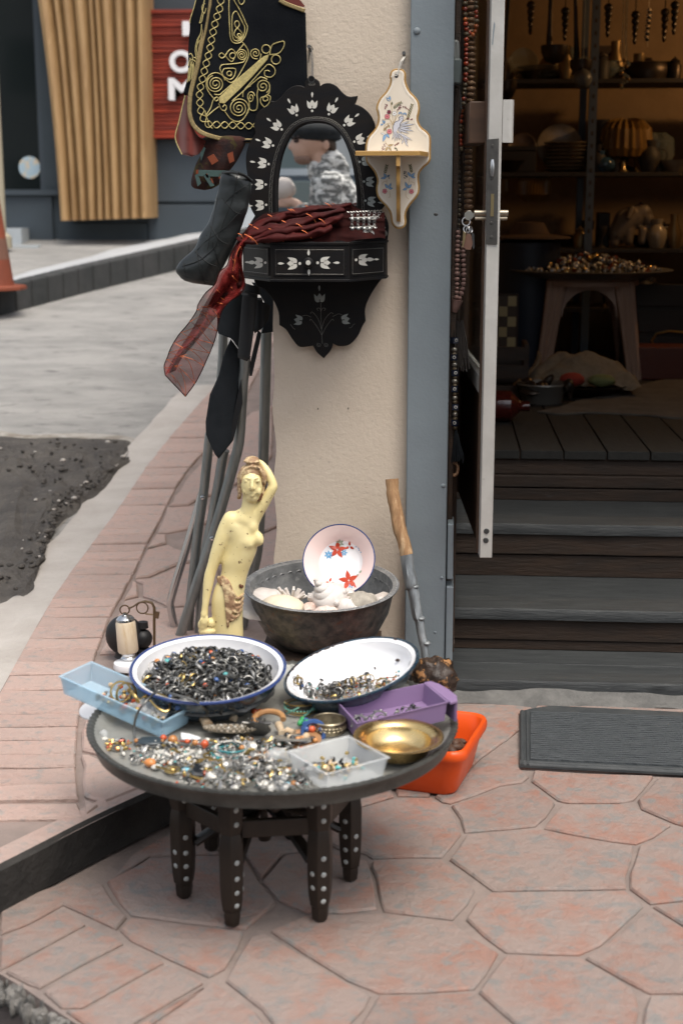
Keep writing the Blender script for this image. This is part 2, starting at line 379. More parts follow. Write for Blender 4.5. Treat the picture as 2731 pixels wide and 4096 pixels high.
while y < 9.2:
    h = random.uniform(.085,.125)*(1 if y < 5.5 else 1.25); tl_ = random.uniform(-.012,.012)
    a0, a1 = on_line(LW, y), on_line(LW, y + h); b0, b1 = on_line(IW, y + tl_ + .03), on_line(IW, y + h + tl_ + .03)
    if a0.x < -1.75: a0.x = a1.x = max(a0.x,-2.1)
    q = [a0, b0, b1, a1]
    sl = lambda p: (p.y - (step_a + sdir*((p.x - step_a.x)/sdir.x)).y)
    if min(sl(p) for p in q) < .03:
        for p in q:
            if sl(p) < .03: p.y += .03 - sl(p)
    if max(p.y for p in q[2:]) - max(p.y for p in q[:2]) > .03:
        stone_piece('brick', q, pavement, M_brick, gap=.0045 + random.random()*.004, depth=.016, cham=.005, lift=random.uniform(-.003,.002), seg=.09); nb += 1
    y += h
for pl in ([(1085,985),(1170,890),(1300,880),(1330,1060),(1200,1110),(1120,1140),(1080,1163),(960,1168),(990,1110)],
           [(945,1180),(1080,1172),(1195,1165),(1230,1240),(1120,1290),(962,1322),(892,1322),(915,1265)],
           [(885,1330),(955,1330),(958,1380),(905,1393),(838,1410),(855,1370)],
           [(830,1420),(965,1392),(1015,1415),(1110,1440),(1130,1480),(1020,1500),(850,1573),(765,1578),(790,1500)],
           [(765,1590),(850,1582),(1020,1508),(1130,1490),(1260,1520),(1260,1720),(960,1740),(860,1697),(805,1680),(803,1610)],
           [(752,1597),(795,1608),(797,1680),(705,1702)],
           [(700,1712),(800,1690),(860,1704),(955,1752),(1260,1740),(1260,2000),(560,2010),(645,1815)],
           [(1210,1165),(1320,1070),(1450,1010),(1600,1050),(1600,1280),(1450,1340),(1240,1310),(1245,1240)],
           [(1130,1440),(1245,1318),(1440,1350),(1600,1290),(1600,1560),(1440,1600),(1270,1510),(1140,1480)],
           [(1180,870),(1290,765),(1420,640),(1560,600),(1560,880),(1440,1000),(1330,1050),(1310,880)]):
    stone_piece('stone',[at_g(q) for q in cP(*pl)], pavement, M_brick, gap=.007, depth=.014)
for pl in ([(378,1640),(374,1560),(402,1440),(640,1290),(1000,1400),(1000,1650),(780,1770),(430,1652)],[(374,1662),(430,1662),(740,1792),(500,1890),(400,1862),(384,1850)],[(390,1872),(480,1902),(402,1950)]):
    stone_piece('stone',[at_g(q) for q in cL(*pl)], pavement, M_brick, gap=.006, depth=.014)

# the street: pale concrete rising to the far side, a patch of soil, the far kerb and pavement
rd = B(); offs = (-44,-24,-14,-9,-6,-4,-3,-2.2,-1.6,-1.1,-.7,-.4,-.15,.03); rows = []
for i in range(90):
    y = 3.0 + .3*i; xl = on_line(LW, y).x; rows.append([V((xl + o_, y, hill(y) - .03)) for o_ in offs] + [V((xl + .03, y, hill(y) - .3))])
rows.insert(0,[V((q.x, q.y - .05,-.3)) for q in rows[0]]); nO = len(offs) + 1
rd.add([q for r in rows for q in r],[(i*nO + j, i*nO + j + 1,(i + 1)*nO + j + 1,(i + 1)*nO + j) for i in range(len(rows) - 1) for j in range(nO - 1)])
obj('road', rd, M_road, None, 'pale worn concrete road rising away beside the pavement', 'road', kind='structure', smooth=60)
gr = B(); gr.add([(-200,-200,-.16),(200,-200,-.16),(200,200,-.16),(-200,200,-.16)],[(0,1,2,3)])
obj('ground', gr, M_asph, None, 'dark asphalt ground around the street', 'ground', kind='structure', smooth=0)
ks = B()                                              # smooth concrete strip beside the bricks
L2 = [q for q in LW if 2.2 < q.y < 12]
for a, b2 in zip(L2, L2[1:]):
    wa = .13 + .03*noise.noise(a*3); wb = .13 + .03*noise.noise(b2*3)
    ks.add([a + V((0,0,-.014)), a + V((-wa - .05,0,-.02)), b2 + V((-wb - .05,0,-.02)), b2 + V((0,0,-.014))],[(0,1,2,3)])
obj('kerb', ks, M_kerbc, None, 'smooth pale concrete strip between the pink bricks and the road', 'kerb', kind='structure', smooth=60)
dp = spline([at_g(q) for q in cP((-300,755),(0,745),(150,760),(330,755),(560,762),(740,775),(770,830),(760,890),(690,950),(600,1040),(520,1120),(420,1170),(350,1240),(280,1290),(300,1350),(240,1400),(230,1500),(190,1560),(180,1640),(120,1720),(0,1755),(-400,1800))],4, True)
cx = sum((q for q in dp), V())/len(dp); db = B(); rings = 16; N = len(dp)
vs = []
for r in range(rings + 1):
    for q in dp:
        p = cx.lerp(q,1 - r/rings); f = min(1, r/5)
        p = V((p.x + .03*noise.noise(p*7), p.y + .03*noise.noise(p*7 + V((3,1,1))), hill(p.y) - .026 + f*(.02 + .035*abs(noise.noise(p*5)) + .02*noise.noise(p*17)))); vs.append(p)
db.add(vs,[(r*N + i, r*N + (i + 1) % N,(r + 1)*N + (i + 1) % N,(r + 1)*N + i) for r in range(rings) for i in range(N)])
db2 = B(); vs = []
for f_ in (1.0,1.07):
    for i, q in enumerate(dp): p = cx.lerp(q, f_ + (.05*noise.noise(q*3) if f_ > 1 else -.04)); vs.append(V((p.x, p.y, hill(p.y) - .0265)))
db2.add(vs,[(i,(i + 1) % N, N + (i + 1) % N, N + i) for i in range(N)])
obj('dust_fringe', db2, mat('brown_dust',(.20,.175,.145),.95, c2=(.34,.32,.29), ns=9, fac=(.4,.6), bump=.01, bs=40), None, 'brown dusty fringe around the soil patch', 'dust', kind='stuff')
obj('soil_patch', db, M_dirt, None, 'dark patch of loose soil and rubble dug out of the pale road', 'soil patch', kind='stuff', smooth=0)
rb = B()
for i in range(260):
    t = random.random(); q = cx.lerp(dp[random.randrange(N)], random.random() ** .8*.9); s_ = random.uniform(.003,.012)
    rb.ell(V((q.x, q.y, hill(q.y) + .012)),(s_*1.4, s_, s_*.8), rz(random.random()*6),5,4, random.choice((0,)*14 + (1,)))
obj('rubble', rb,[M_dirt, M_kerbc], None, 'small pale stones and rubble scattered on the soil patch', 'rubble', kind='stuff', smooth=0)

fk = [at_g(q,.0) for q in cJ((-420,2075),(0,1955),(590,1800),(1190,1655),(1700,1530),(2300,1400))]
fkb = B()
for i in range(len(fk) - 1):
    n_ = 6
    for j in range(n_):
        a, b2 = fk[i].lerp(fk[i + 1], j/n_ + .004), fk[i].lerp(fk[i + 1],(j + 1)/n_ - .004)
        t = (b2 - a).normalized(); nn = V((-t.y, t.x,0)).normalized()*.16
        lo, hi = V((0,0,-.1)), V((0,0,.17))
        fkb.add([a + lo, b2 + lo, b2 + lo + nn, a + lo + nn, a + hi, b2 + hi, b2 + hi + nn, a + hi + nn],[(4,5,6,7),(0,1,5,4),(1,2,6,5),(2,3,7,6),(3,0,4,7)])
M_farkerb = mat('far_kerb',(.03,.033,.033),.85, c2=(.05,.05,.05), ns=3, bump=.006, bs=20)
obj('far_kerb', fkb, M_farkerb, None, 'dark stone kerb along the far side of the road', 'kerb', kind='structure', smooth=0, bevel=.012)
fp = B(); pts = [q + V((-.03,.12,.16)) for q in fk]
fp.add(pts + [V((q.x - 1.5,17, hill(q.y) + .20)) for q in pts],[(i, i + 1, len(pts) + i + 1, len(pts) + i) for i in range(len(pts) - 1)])
M_farpav = mat('far_pavement',(.44,.45,.46),.75, c2=(.38,.39,.40), ns=2, bump=.003, bs=12)
obj('far_pavement', fp, M_farpav, None, 'pale paved forecourt beyond the dark kerb', 'pavement', kind='structure', smooth=0)
# ================================================================ SHOP BUILDING
M_plaster = mat('cream_plaster',(.60,.51,.41),.82, c2=(.55,.46,.365), ns=3, c3=(.38,.325,.27), n3=30, f3=(.70,.8), bump=.0022, bs=95)
M_bluesteel = mat('blue_grey_paint',(.20,.235,.255),.45, c2=(.185,.215,.235), ns=8, c3=(.11,.12,.13), n3=60, f3=(.74,.8), bump=.0008, bs=120)
M_darkwood = mat('dark_stained_wood',(.032,.022,.016),.6, c2=(.055,.03,.017), ns=6, stretch=(1,1,6), bump=.002, bs=40)
M_inwall = mat('ochre_inner_wall',(.30,.20,.11),.85, c2=(.22,.145,.08), ns=3, bump=.003, bs=30)
M_tread = mat('worn_grey_tread',(.046,.050,.051),.62, c2=(.027,.030,.032), ns=7, stretch=(1,7,7), c3=(.10,.105,.107), n3=20, f3=(.62,.8), bump=.003, bs=18)
M_riser = mat('brown_riser',(.020,.013,.009),.7, c2=(.034,.019,.011), ns=5, stretch=(1,6,6), c3=(.05,.047,.046), n3=9, f3=(.66,.85), bump=.003, bs=16)
M_floorw = mat('shop_floorboards',(.017,.017,.015),.8, c2=(.011,.011,.010), ns=6, stretch=(7,1,7), bump=.002, bs=14)
M_steel = mat('steel',(.5,.5,.5),.3,1.0)
M_dkiron = mat('dark_iron',(.06,.06,.06),.5,.6)
RX = 1.75                                              # right side of the doorway (outside the picture)
bld = thing('shop_building',(PILX0 + .3, YW, UP), 'cream plastered corner pillar and blue grey steel door post of the shop', 'shop')
pl = B()
def pf(u, v):                                          # pillar face, slightly rough at its left corner
    z = UP - .02 + 2.9*v; x = PILX0 + (COLX0 - PILX0)*u; e_ = (1 - u) ** 14
    return V((x + e_*.008*noise.noise((z*9,1,2)), YW + e_*(.008 + .006*noise.noise((z*14,4,2))) + .0015*noise.noise((x*6, z*6,0)), z))
pl.grid(lambda v, u: pf(u, v),130,16)
pl.mm((PILX0 + .012, YW + .012, UP - .02),(COLX0, YW + .42,3.0))
obj('plaster_pillar', pl, M_plaster, bld, smooth=60)
cb = B(); cb.mm((COLX0 + .001, YW - .04, UP),(COLX1, YW + .10,3.0)); cb.mm((COLX0 + .02, YW + .101, UP),(COLX1 - .004, YW + .42,3.0))
cl = obj('steel_post', cb, M_bluesteel, bld, bevel=.003)
for p, r in ((cB((1378,177))[0],.0095),(cD((1367,68))[0],.006),(cI((108,978))[0],.006),(cI((100,1537))[0],.005),(cI((60,1870))[0],.004)):
    q = at_y(p, YW - .04); obj('bolt_head', B().ell(q,(r, r*.6, r), None,12,8), M_bluesteel, cl)
st = B()
for p in (cH((65,1305))[0], cA((1468,1058))[0]):
    q = at_y(p, YW - .0402); st.ell(q,(.006,.001,.0035), None,8,5)
obj('paint_chip', st, M_dkiron, cl)
wl = B()
wl.mm((PILX0, YW + .43, UP - .1),(PILX0 + .2,8.6,3.0)); wl.mm((PILX0,8.6, UP - .1),(3.3,8.8,3.0)); wl.mm((3.1, YW,-.1),(3.3,8.6,3.0))
wl.mm((RX, YW,-.1),(3.1, YW + .2,3.0))
obj('wall', wl, M_plaster, bld, smooth=0)
obj('lintel', B().mm((COLX1 + .002, YW - .012,2.55),(RX, YW + .2,3.0)), M_bluesteel, bld, smooth=0)
obj('roof', B().mm((PILX0 - .25, YW - .05,3.002),(3.4,8.9,3.2)), M_plaster, bld, smooth=0)
obj('ceiling', B().mm((PILX0 + .2, YW + .43,2.85),(3.1,8.6,2.99)), M_inwall, bld, smooth=0)
iw = B(); iw.mm((COLX1 - .35,8.45,.3),(3.1,8.6,2.85)); iw.mm((COLX1 - .03, YW + .43,-.1),(COLX1 + .012,4.95,2.85),1); iw.mm((COLX1 - .37,4.96,.3),(COLX1 - .34,8.45,2.85))
iw.mm((3.02,4.2,-.1),(3.09,8.45,2.85))
obj('inner_wall', iw,[M_inwall, M_darkwood], bld, smooth=0)
nl = B()
for p in (cB((770,285))[0], cB((1305,322))[0]):
    q = at_y(p, YW); nl.tube([q + V((0,.03,0)), q + V((0,-.012,.002)), q + V((0,-.03,.006))],[.0035,.0035,.005],8)
obj('wall_hook', nl, M_dkiron, bld)
for p in ((1272,1631),(1393,1630)):
    q = at_y(p, YW); obj('pin', B().tube([q + V((0,.01,.006)), q + V((0,-.004,-.004))],.0012,5), M_dkiron, bld)
# dark wooden reveal between the post and the door, with its mouldings
rv = B(); X0 = COLX1
for i,(dx, y0, y1) in enumerate(((.0, YW + .02, YW + .09),(.012, YW + .10, YW + .30),(.0, YW + .31, YW + .42))):
    rv.mm((X0 + .001, y0,.1),(X0 + .016 + dx, y1,2.55))
obj('door_lining', rv, M_darkwood, bld, smooth=0, bevel=.003)
bs_ = B(); bs_.mm((X0 + .002, YW - .045,.02),(X0 + .022, YW + .08,.34)); bs_.mm((X0 + .003, YW - .042,.36),(X0 + .02, YW + .06,.52))
obj('base_block', bs_, M_bluesteel, bld, smooth=0, bevel=.003)

# entrance steps
steps = thing('entrance_steps',(.9,3.9,0), 'worn wooden entrance steps with grey treads and brown risers', 'steps')
Zt = ZT0; yn = at_z((2200,2726), Zt).y; XL = X0 + .018
geo = []
for nose, back in ((2726,2604),(2438,2308),(2098,2003)):
    z = at_y((2200, nose), yn).z; yb = at_z((2200, back), z).y; geo.append((yn, yb, z)); yn = yb - .015
ZF = at_y((2200,1803), yn).z; YF = yn
for i,(y0, y1, z) in enumerate(geo):
    nb_ = 1 if i else 2; wdt = (y1 - y0 + .03)/nb_
    for k in range(nb_):
        a = y0 + k*wdt; b2 = a + wdt - .003
        t = B(); n_ = 40; ed = lambda x, s_: .004*noise.noise((x*7, i*3 + k, s_))
        sec = []
        for j in range(n_ + 1):
            x = XL + (RX - XL)*j/n_; f0 = ed(x,1) - (.006*max(0, noise.noise((x*3, i,7))) if k == 0 else 0)
            sec += [V((x, a + f0 + .004, z + ed(x,3)*.4)), V((x, b2, z + ed(x,3)*.4)), V((x, b2, z - .035)), V((x, a + f0 + .002, z - .035)), V((x, a + f0, z - .006))]
        t.add(sec,[(j*5 + m_, j*5 + (m_ + 1) % 5,(j + 1)*5 + (m_ + 1) % 5,(j + 1)*5 + m_) for j in range(n_) for m_ in range(5)])
        obj('tread_plank', t, M_tread, steps, smooth=40)
    znx = (geo[i + 1][2] if i < 2 else ZF) - .036; h = znx - z; cuts = ((0,.3),(.32,1)) if i == 0 else (((0,.5),(.53,1)) if i == 1 else ((0,.3),(.33,.62),(.65,1)))
    for c0, c1 in cuts:
        obj('riser_board', B().mm((XL, y1 - .004 + .006*(c0 == 0) + random.uniform(0,.006), z + h*c0),(RX, y1 + .03, z + h*c1)), M_riser, steps, smooth=0, bevel=.003)
obj('riser_board', B().mm((XL, geo[0][0] + .02,-.01),(RX, geo[0][0] + .05, geo[0][2] - .036)), M_riser, steps, smooth=0, bevel=.004)
# shop floor: boards running inwards
floor = thing('shop_floor',(1.0,6, ZF), 'dim wooden floor inside the shop', 'floor', kind='structure')
x = X0 - .34
bx_ = [at_z(q, ZF).x for q in cI((640,700),(790,700),(1300,720),(1500,740))]
obj('floor_base', B().mm((X0 - .34, YF + .02, ZF - .1),(3.02,8.45, ZF - .012)), M_darkwood, floor, smooth=0)
while x < 2.4:
    wd = .15
    if x + wd > XL - .02: obj('floorboard', B().mm((max(x, XL), YF, ZF - .03),(x + wd - .006,8.45, ZF)), M_floorw, floor, smooth=0, bevel=.002)
    else: obj('floorboard', B().mm((x,4.97, ZF - .03),(x + wd - .006,8.45, ZF)), M_floorw, floor, smooth=0, bevel=.002)
    x += wd

# the glazed door standing open towards the street
M_alu = mat('worn_aluminium',(.50,.485,.455),.45,.25, c2=(.43,.415,.385), ns=9, c3=(.22,.21,.19), n3=50, f3=(.68,.82), bump=.0006, bs=80, rvar=.1)
M_bronze = mat('brown_door_wood',(.06,.032,.018),.45, c2=(.085,.045,.025), ns=8, stretch=(1,1,5))
M_glass = mat('door_glass',(.9,.95,.95),.03, trans=1.0, ior=1.1, spec=.5)
M_lock = mat('lock_plate',(.13,.125,.115),.45,.85, c2=(.09,.085,.08), ns=30)
M_brass = mat('brass',(.50,.38,.2),.32,1.0)
DY = 3.74
d0, d1 = at_y((1917,2232), DY), at_y((1967,2232), DY)
dn = V((-.064,1,0)).normalized(); dr = V((dn.y,-dn.x,0))      # along the leaf/across it
TH = (d1 - d0).x; zb = d0.z; LEAF = .95
door = thing('glass_door', d0, 'open glazed shop door seen edge on with worn aluminium stile and brown frame', 'door')
def dp_(a, l, z): return V((d0.x, d0.y,0)) + dr*a + dn*l + V((0,0, z))
def dbox(b_, a0, a1, l0, l1, z0, z1, mi=0):
    b_.add([dp_(a, l, z) for z in (z0, z1) for a, l in ((a0, l0),(a1, l0),(a1, l1),(a0, l1))],[(3,2,1,0),(4,5,6,7),(0,1,5,4),(1,2,6,5),(2,3,7,6),(3,0,4,7)], mi)
b_ = B(); dbox(b_,0, TH,0,.045, zb,2.5)
stile = obj('stile', b_, M_alu, door, bevel=.002)
b_ = B(); dbox(b_,-.004, TH - .004,.046,.085, zb + .002,2.5); dbox(b_,0, TH, LEAF - .07, LEAF, zb,2.5); dbox(b_,0, TH,.086, LEAF - .071,2.42,2.499)
obj('frame', b_, M_bronze, door, bevel=.002)
gz = at_y((1916,1527), DY).z
b_ = B(); dbox(b_,.001, TH - .001,.086, LEAF - .071, gz - .05, gz)
obj('rail', b_, M_alu, door, bevel=.003)
b_ = B(); dbox(b_,.008, TH - .008,.086, LEAF - .071, zb, gz - .051)
obj('lower_panel', b_, M_bronze, door)
b_ = B(); dbox(b_, TH*.42, TH*.58,.086, LEAF - .071, gz + .001,2.419)
obj('glass_pane', b_, M_glass, door, smooth=0)
# pull handle: bent aluminium plate on the right face, brown block on the left
hz0, hz1 = at_y((2010,570), DY).z, at_y((2010,398), DY).z
W = (at_y((2053,480), DY) - at_y((2005,480), DY)).x
b_ = B(); n_ = 10; prof = [(TH + .001,.0),(TH + W - .014,.0)] + [(TH + W - .014 + .014*math.sin(t*math.pi/2/n_),.014 - .014*math.cos(t*math.pi/2/n_)) for t in range(1, n_ + 1)] + [(TH + W,.05),(TH + W - .004,.05),(TH + W - .004,.016),(TH + W - .015,.005),(TH + .001,.005)]
b_.poly([dp_(a, l, hz1) for a, l in prof],(0,0,1), hz1 - hz0)
obj('pull_handle', b_, M_alu, door, smooth=40)
q0 = at_y((1890,480), DY); b_ = B(); dbox(b_,-.045,-.001,.06,.24, hz0, hz1)
obj('handle_block', b_, M_bronze, door, bevel=.003)
lp = [at_y(q, DY - .003) for q in cH((372,848),(447,842),(438,1486),(368,1486))]
b_ = B().poly(lp,(0,-1,0),.0025,0, cham=.0006)
lock = obj('lock', b_, M_lock, door)
def onp(q, d_=.003): return at_y(q, DY - d_)
for q in cH((408,887),(403,1085),(402,1357),(402,1443)):
    obj('screw', B().lathe([(0,.001),(.0035,.0009),(.0042,0)],10, onp(q,.0032), rx(R(90))), M_lock, lock)
b_ = B(); c = onp(cH((407,1022))[0]); b_.lathe([(0,-.021),(.004,-.021),(.0065,-.01),(.0072,0),(.0065,.01),(.004,.021),(0,.021)],12, c + V((0,-.001,0)))
obj('latch_roller', b_, M_steel, lock)
b_ = B(); b_.box(onp(cH((407,1248))[0],.0035),(.008,.002,.056))
obj('bolt_slot', b_, M_brass, lock)
kz = at_y((1985,853), DY).z; b_ = B()
M90 = axes(dr.cross(V((0,0,1))) * -1, V((0,0,1)), dr)
def cylp(a0, a1): return [dp_(a0,.028, kz), dp_(a1,.028, kz)]
b_.tube(cylp(TH, TH + .023),.0085,14); b_.tube([q - V((0,0,.013)) for q in cylp(TH, TH + .021)],.0055,10); b_.tube(cylp(-.03,0),.0085,14); b_.tube([q - V((0,0,.013)) for q in cylp(-.028,0)],.0055,10)
obj('key_cylinder', b_, mat('dull_bronze',(.30,.26,.20),.4,.9), lock)
ht = B()
for q in cI((372,1254),(368,1310)):
    ht.lathe([(0,.0012),(.0062,.0012),(.0075,.0)],14, at_y(q, DY - .0005), rx(R(90)))
obj('drain_hole', ht, M_dkiron, stile)
sc_ = B()
for pts in ([(420,130),(425,150),(418,200),(412,270),(405,272),(410,200),(415,150)],):
    sc_.poly([at_y(q, DY - .0003) for q in cH(*pts)],(0,-1,0),.0002, back=False)
obj('blue_paint_smear', sc_, M_bluesteel, stile)
# keys
M_key = mat('nickel_key',(.62,.58,.5),.3,1.0)
ky = thing('key_bunch', at_y((1865,900), DY), 'bunch of keys on a ring hanging from the key in the door lock', 'keys')
kp = dp_(-.031,.026, kz)
def kpt(x, y): return at_y(cQ((x, y))[0], DY + .024)
out = [kpt(*q) for q in ((305,2000),(300,2042),(268,2040),(250,2058),(222,2076),(195,2066),(178,2035),(185,2003),(212,1984),(240,1985),(262,2008))]
k1 = obj('key', B().poly(out,(0,-1,0),.002, cham=.0004), M_key, ky)
kr = B(); kr.torus(kpt(195,2085),.0105,.0013, rx(R(80)) @ ry(.3),24,6)
obj('split_ring', kr, M_steel, ky)
for i,(x, y) in enumerate(((200,2160),(222,2168),(238,2160))):
    obj('key_ring', B().torus(kpt(x, y),.0085,.0011, rx(R(75)) @ ry(.35 + .3*i),20,6), M_steel, ky)
for i,(pts, m_) in enumerate((([(168,2180),(196,2190),(190,2240),(170,2330),(158,2326),(163,2240)], M_brass),([(200,2200),(240,2205),(258,2290),(240,2352),(190,2350),(170,2300)], mat('leather_fob',(.12,.06,.04),.6)),([(246,2190),(272,2200),(276,2330),(262,2350),(250,2300)], M_dkiron))):
    obj('key', B().poly([at_y(cQ(q)[0], DY + .014 + .004*i) for q in pts],(0,-1,0),.002, cham=.0005), m_, ky)
# ================================================================ ACROSS THE STREET
M_navy = mat('dark_navy_render',(.035,.048,.058),.7, c2=(.045,.06,.072), ns=2, bump=.002, bs=20)
M_navy2 = mat('dark_slate_panel',(.05,.065,.08),.6, c2=(.045,.058,.07), ns=2)
M_slat = mat('warm_oak_slat',(.36,.225,.105),.5, c2=(.27,.16,.07), ns=3, stretch=(4,4,.6), fac=(.4,.65), c3=(.42,.27,.13), n3=6, bump=.002, bs=14, rnd=.1)
M_red = mat('burnt_red_slat',(.30,.035,.012),.55, c2=(.16,.02,.01), ns=3, stretch=(1,1,6), rnd=.22)
M_white = mat('white_letter',(.75,.74,.75),.5)
M_dglass = mat('dark_window_glass',(.008,.011,.011),.06, spec=.5)
M_pale = mat('pale_stone_step',(.42,.45,.47),.7, c2=(.36,.39,.41), ns=4)
YB = 13.6
fb_ = thing('far_building', at_y((700,900), YB), 'dark navy building across the street with a fluted oak column and a red slatted sign', 'building')
def fq(*pts): return [at_y(q, YB) for q in cJ(*pts)]
z0f, z1f = at_y(cJ((500,1620))[0], YB).z,6.0
b_ = B(); xa, xb_ = at_y(cJ((-900,0))[0], YB).x,4.5
wx0, wx1 = fq((-420,0))[0].x, fq((235,0))[0].x; wz0 = fq((0,1190))[0].z
b_.mm((xa, YB, z0f - .6),(wx0, YB + .4, z1f)); b_.mm((wx1, YB, z0f - .6),(xb_, YB + .4, z1f)); b_.mm((wx0, YB, z0f - .6),(wx1, YB + .4, wz0)); b_.mm((wx0, YB,4.4),(wx1, YB + .4, z1f))
obj('wall', b_, M_navy, fb_, smooth=0)
win = obj('window', B().mm((wx0, YB + .15, wz0),(wx1, YB + .18,4.4)), M_dglass, fb_, smooth=0)
b_ = B(); a_, c_ = fq((260,0))[0].x - .0, fq((330,0))[0].x
b_.mm((wx1 - .05, YB + .02, wz0),(wx1 - .001, YB + .14,4.4)); b_.mm((wx0, YB - .07, wz0 - .05),(fq((330,0))[0].x, YB - .003, wz0))
obj('window_frame', b_, M_navy2, win, smooth=0)
q = at_y(cJ((188,1050))[0], YB + .145); obj('round_sticker', B().lathe([(0,.004),(.105,.004),(.105,0)],24, q, rx(R(90))), mat('pale_sticker',(.45,.58,.66),.5, c2=(.7,.6,.45), ns=14, fac=(.5,.6)), win)
for (x0, y0, x1, y1), m_ in (((940,870,2600,1265), M_navy2),((940,1285,2600,1560), M_navy2),((20,1225,330,1520), M_navy2),((380,1400,930,1600), M_navy)):
    A, C2 = fq((x0, y1),(x1, y0)); obj('panel', B().mm((A.x, YB - .03, A.z),(C2.x, YB - .002, C2.z)), m_, fb_, smooth=0, bevel=.006)
A, C2 = fq((10,1640),(330,1530)); obj('doorstep', B().mm((A.x, YB - .5, A.z - .4),(C2.x, YB - .04, C2.z)), M_pale, fb_, smooth=0)
A, C2 = fq((40,1530),(190,1430)); obj('doorstep', B().mm((A.x, YB - .3, A.z),(C2.x, YB - .04, C2.z)), M_pale, fb_, smooth=0)
A, C2 = fq((1500,1420),(1600,1190)); obj('pale_door', B().mm((A.x, YB - .05, A.z - .2),(C2.x + 1.2, YB - .032, C2.z)), M_pale, fb_, smooth=0)
# fluted column of slats, flaring at the top
sc_ = thing('slatted_column', at_y(cJ((640,1380))[0], YB - .45), 'column of curved vertical oak slats on the dark building', 'column cladding')
sb = (370,440,492,545,603,650,694,754,812,872,936); stp = (225,325,375,452,545,585,625,705,775,845,905); sm = [(a + b2)/2 + 15*(1 - i/10) for i,(a, b2) in enumerate(zip(sb, stp))]
xs_ = lambda i, v: (1 - v)*(1 - v)*sb[i] + 2*v*(1 - v)*(2*sm[i] - .5*sb[i] - .5*stp[i]) + v*v*stp[i]
for i in range(10):
    b_ = B(); n_ = 14; L_, R2 = [],[]
    for k in range(n_ + 1):
        v = k/n_*1.5; yy = 1385 - 1385*v; yo = (i/10) * -18
        L_.append(at_y(cJ((xs_(i, v), yy + yo))[0], YB - .45)); R2.append(at_y(cJ((xs_(i + 1, v), yy + yo - 2))[0], YB - .45))
    D = .10
    for k in range(n_):
        a, c, d, e2 = L_[k], R2[k], R2[k + 1], L_[k + 1]
        bk = V((0,.42,0)); pr = ((.0,.09),(.1,.03),(.38,0),(.66,.015),(.9,.06),(.985,.12))
        lo_ = [a.lerp(c, x) + V((0, y,0)) for x, y in pr]; hi_ = [e2.lerp(d, x) + V((0, y,0)) for x, y in pr]
        b_.add(lo_ + hi_ + [a + bk, c + bk, d + bk, e2 + bk],[(i_, i_ + 1,7 + i_,6 + i_) for i_ in range(5)] + [(12,0,6,15),(5,13,14,11),(13,12,15,14)] + ([(0,12,13,5,4,3,2,1)] if k == 0 else []))
    obj('slat', b_, M_slat, sc_, smooth=30)
# red sign of stacked slats with white letters
sg = thing('red_sign', at_y(cJ((1000,870))[0], YB - .1), 'orange red slatted sign with big white letters behind the hanging vest', 'sign')
A, C2 = fq((905,872),(2100,62)); hz = (C2.z - A.z)/30
for i in range(30):
    z = A.z + hz*i
    obj('slat', B().mm((A.x, YB - .14 - random.uniform(0,.025), z + .004),(C2.x, YB - .003, z + hz - .003)), M_red, sg, smooth=0)
def text_mesh(txt, x0, x1, z0, z1, Y, depth):
    cu = bpy.data.curves.new('letter', 'FONT'); cu.body = txt; cu.extrude = .5; cu.offset = .035; o = bpy.data.objects.new('letter', cu); col.objects.link(o)
    dg = bpy.context.evaluated_depsgraph_get(); me = o.evaluated_get(dg).to_mesh()
    vs = [v.co.copy() for v in me.vertices]; fs = [tuple(p.vertices) for p in me.polygons]; o.evaluated_get(dg).to_mesh_clear()
    bpy.data.objects.remove(o); bpy.data.curves.remove(cu)
    X = [v.x for v in vs]; Yy = [v.y for v in vs]
    return B().add([V((x0 + (v.x - min(X))/(max(X) - min(X))*(x1 - x0), Y - v.z*depth, z0 + (v.y - min(Yy))/(max(Yy) - min(Yy))*(z1 - z0))) for v in vs], fs)
for ch, bx in (('O',(1092,330,1232,468)),('M',(1086,500,1246,638)),('I',(1172,150,1215,240))):
    A, C2 = fq((bx[0], bx[3]),(bx[2], bx[1])); obj('letter', text_mesh(ch, A.x, C2.x, A.z, C2.z, YB - .19,.05), M_white, sg, smooth=30)
# traffic cone on the far pavement
M_cone = mat('faded_orange_plastic',(.23,.055,.024),.65, c2=(.17,.042,.02), ns=4)
M_band = mat('dusty_grey_band',(.16,.075,.05),.7)
cb_ = at_g((-16,1158),.165); sc1 = (cb_ - EYE).length/FPX
rr, hh = 118*sc1,440*sc1
cone = thing('traffic_cone', cb_, 'faded orange traffic cone with a grey band by the far kerb', 'traffic cone')
b_ = B(); rf = lambda t: rr*.62*(1 - t) + .16*rr*t
b_.lathe([(rf(0),.03)] + [(rf(t), hh*t) for t in (.08,.26,.44,.6,.8,1)] + [(.02, hh),(.0, hh)],28, cb_, None,0,[0,0,1,0,0,0,0,0])
obj('cone_body', b_,[M_cone, M_band], cone)
obj('base_plate', B().lathe([(0,.035),(rr*.95,.03),(rr,.02),(rr,0)],8, cb_, None, ph=.4), M_cone, cone, smooth=0)
# pale lamp post at the left edge
pp = at_y(cJ((2,1260))[0],12.9); b_ = B()
b_.tube([V((pp.x,12.9, hill(12.9))), V((pp.x,12.9,6))],.045,12); b_.lathe([(.09,0),(.09,.1),(.05,.14)],16, V((pp.x,12.9, hill(12.9))))
tag(obj('street_pole', b_, mat('beige_pole',(.34,.30,.22),.6)), 'slim beige street pole at the left edge behind the cone', 'pole')
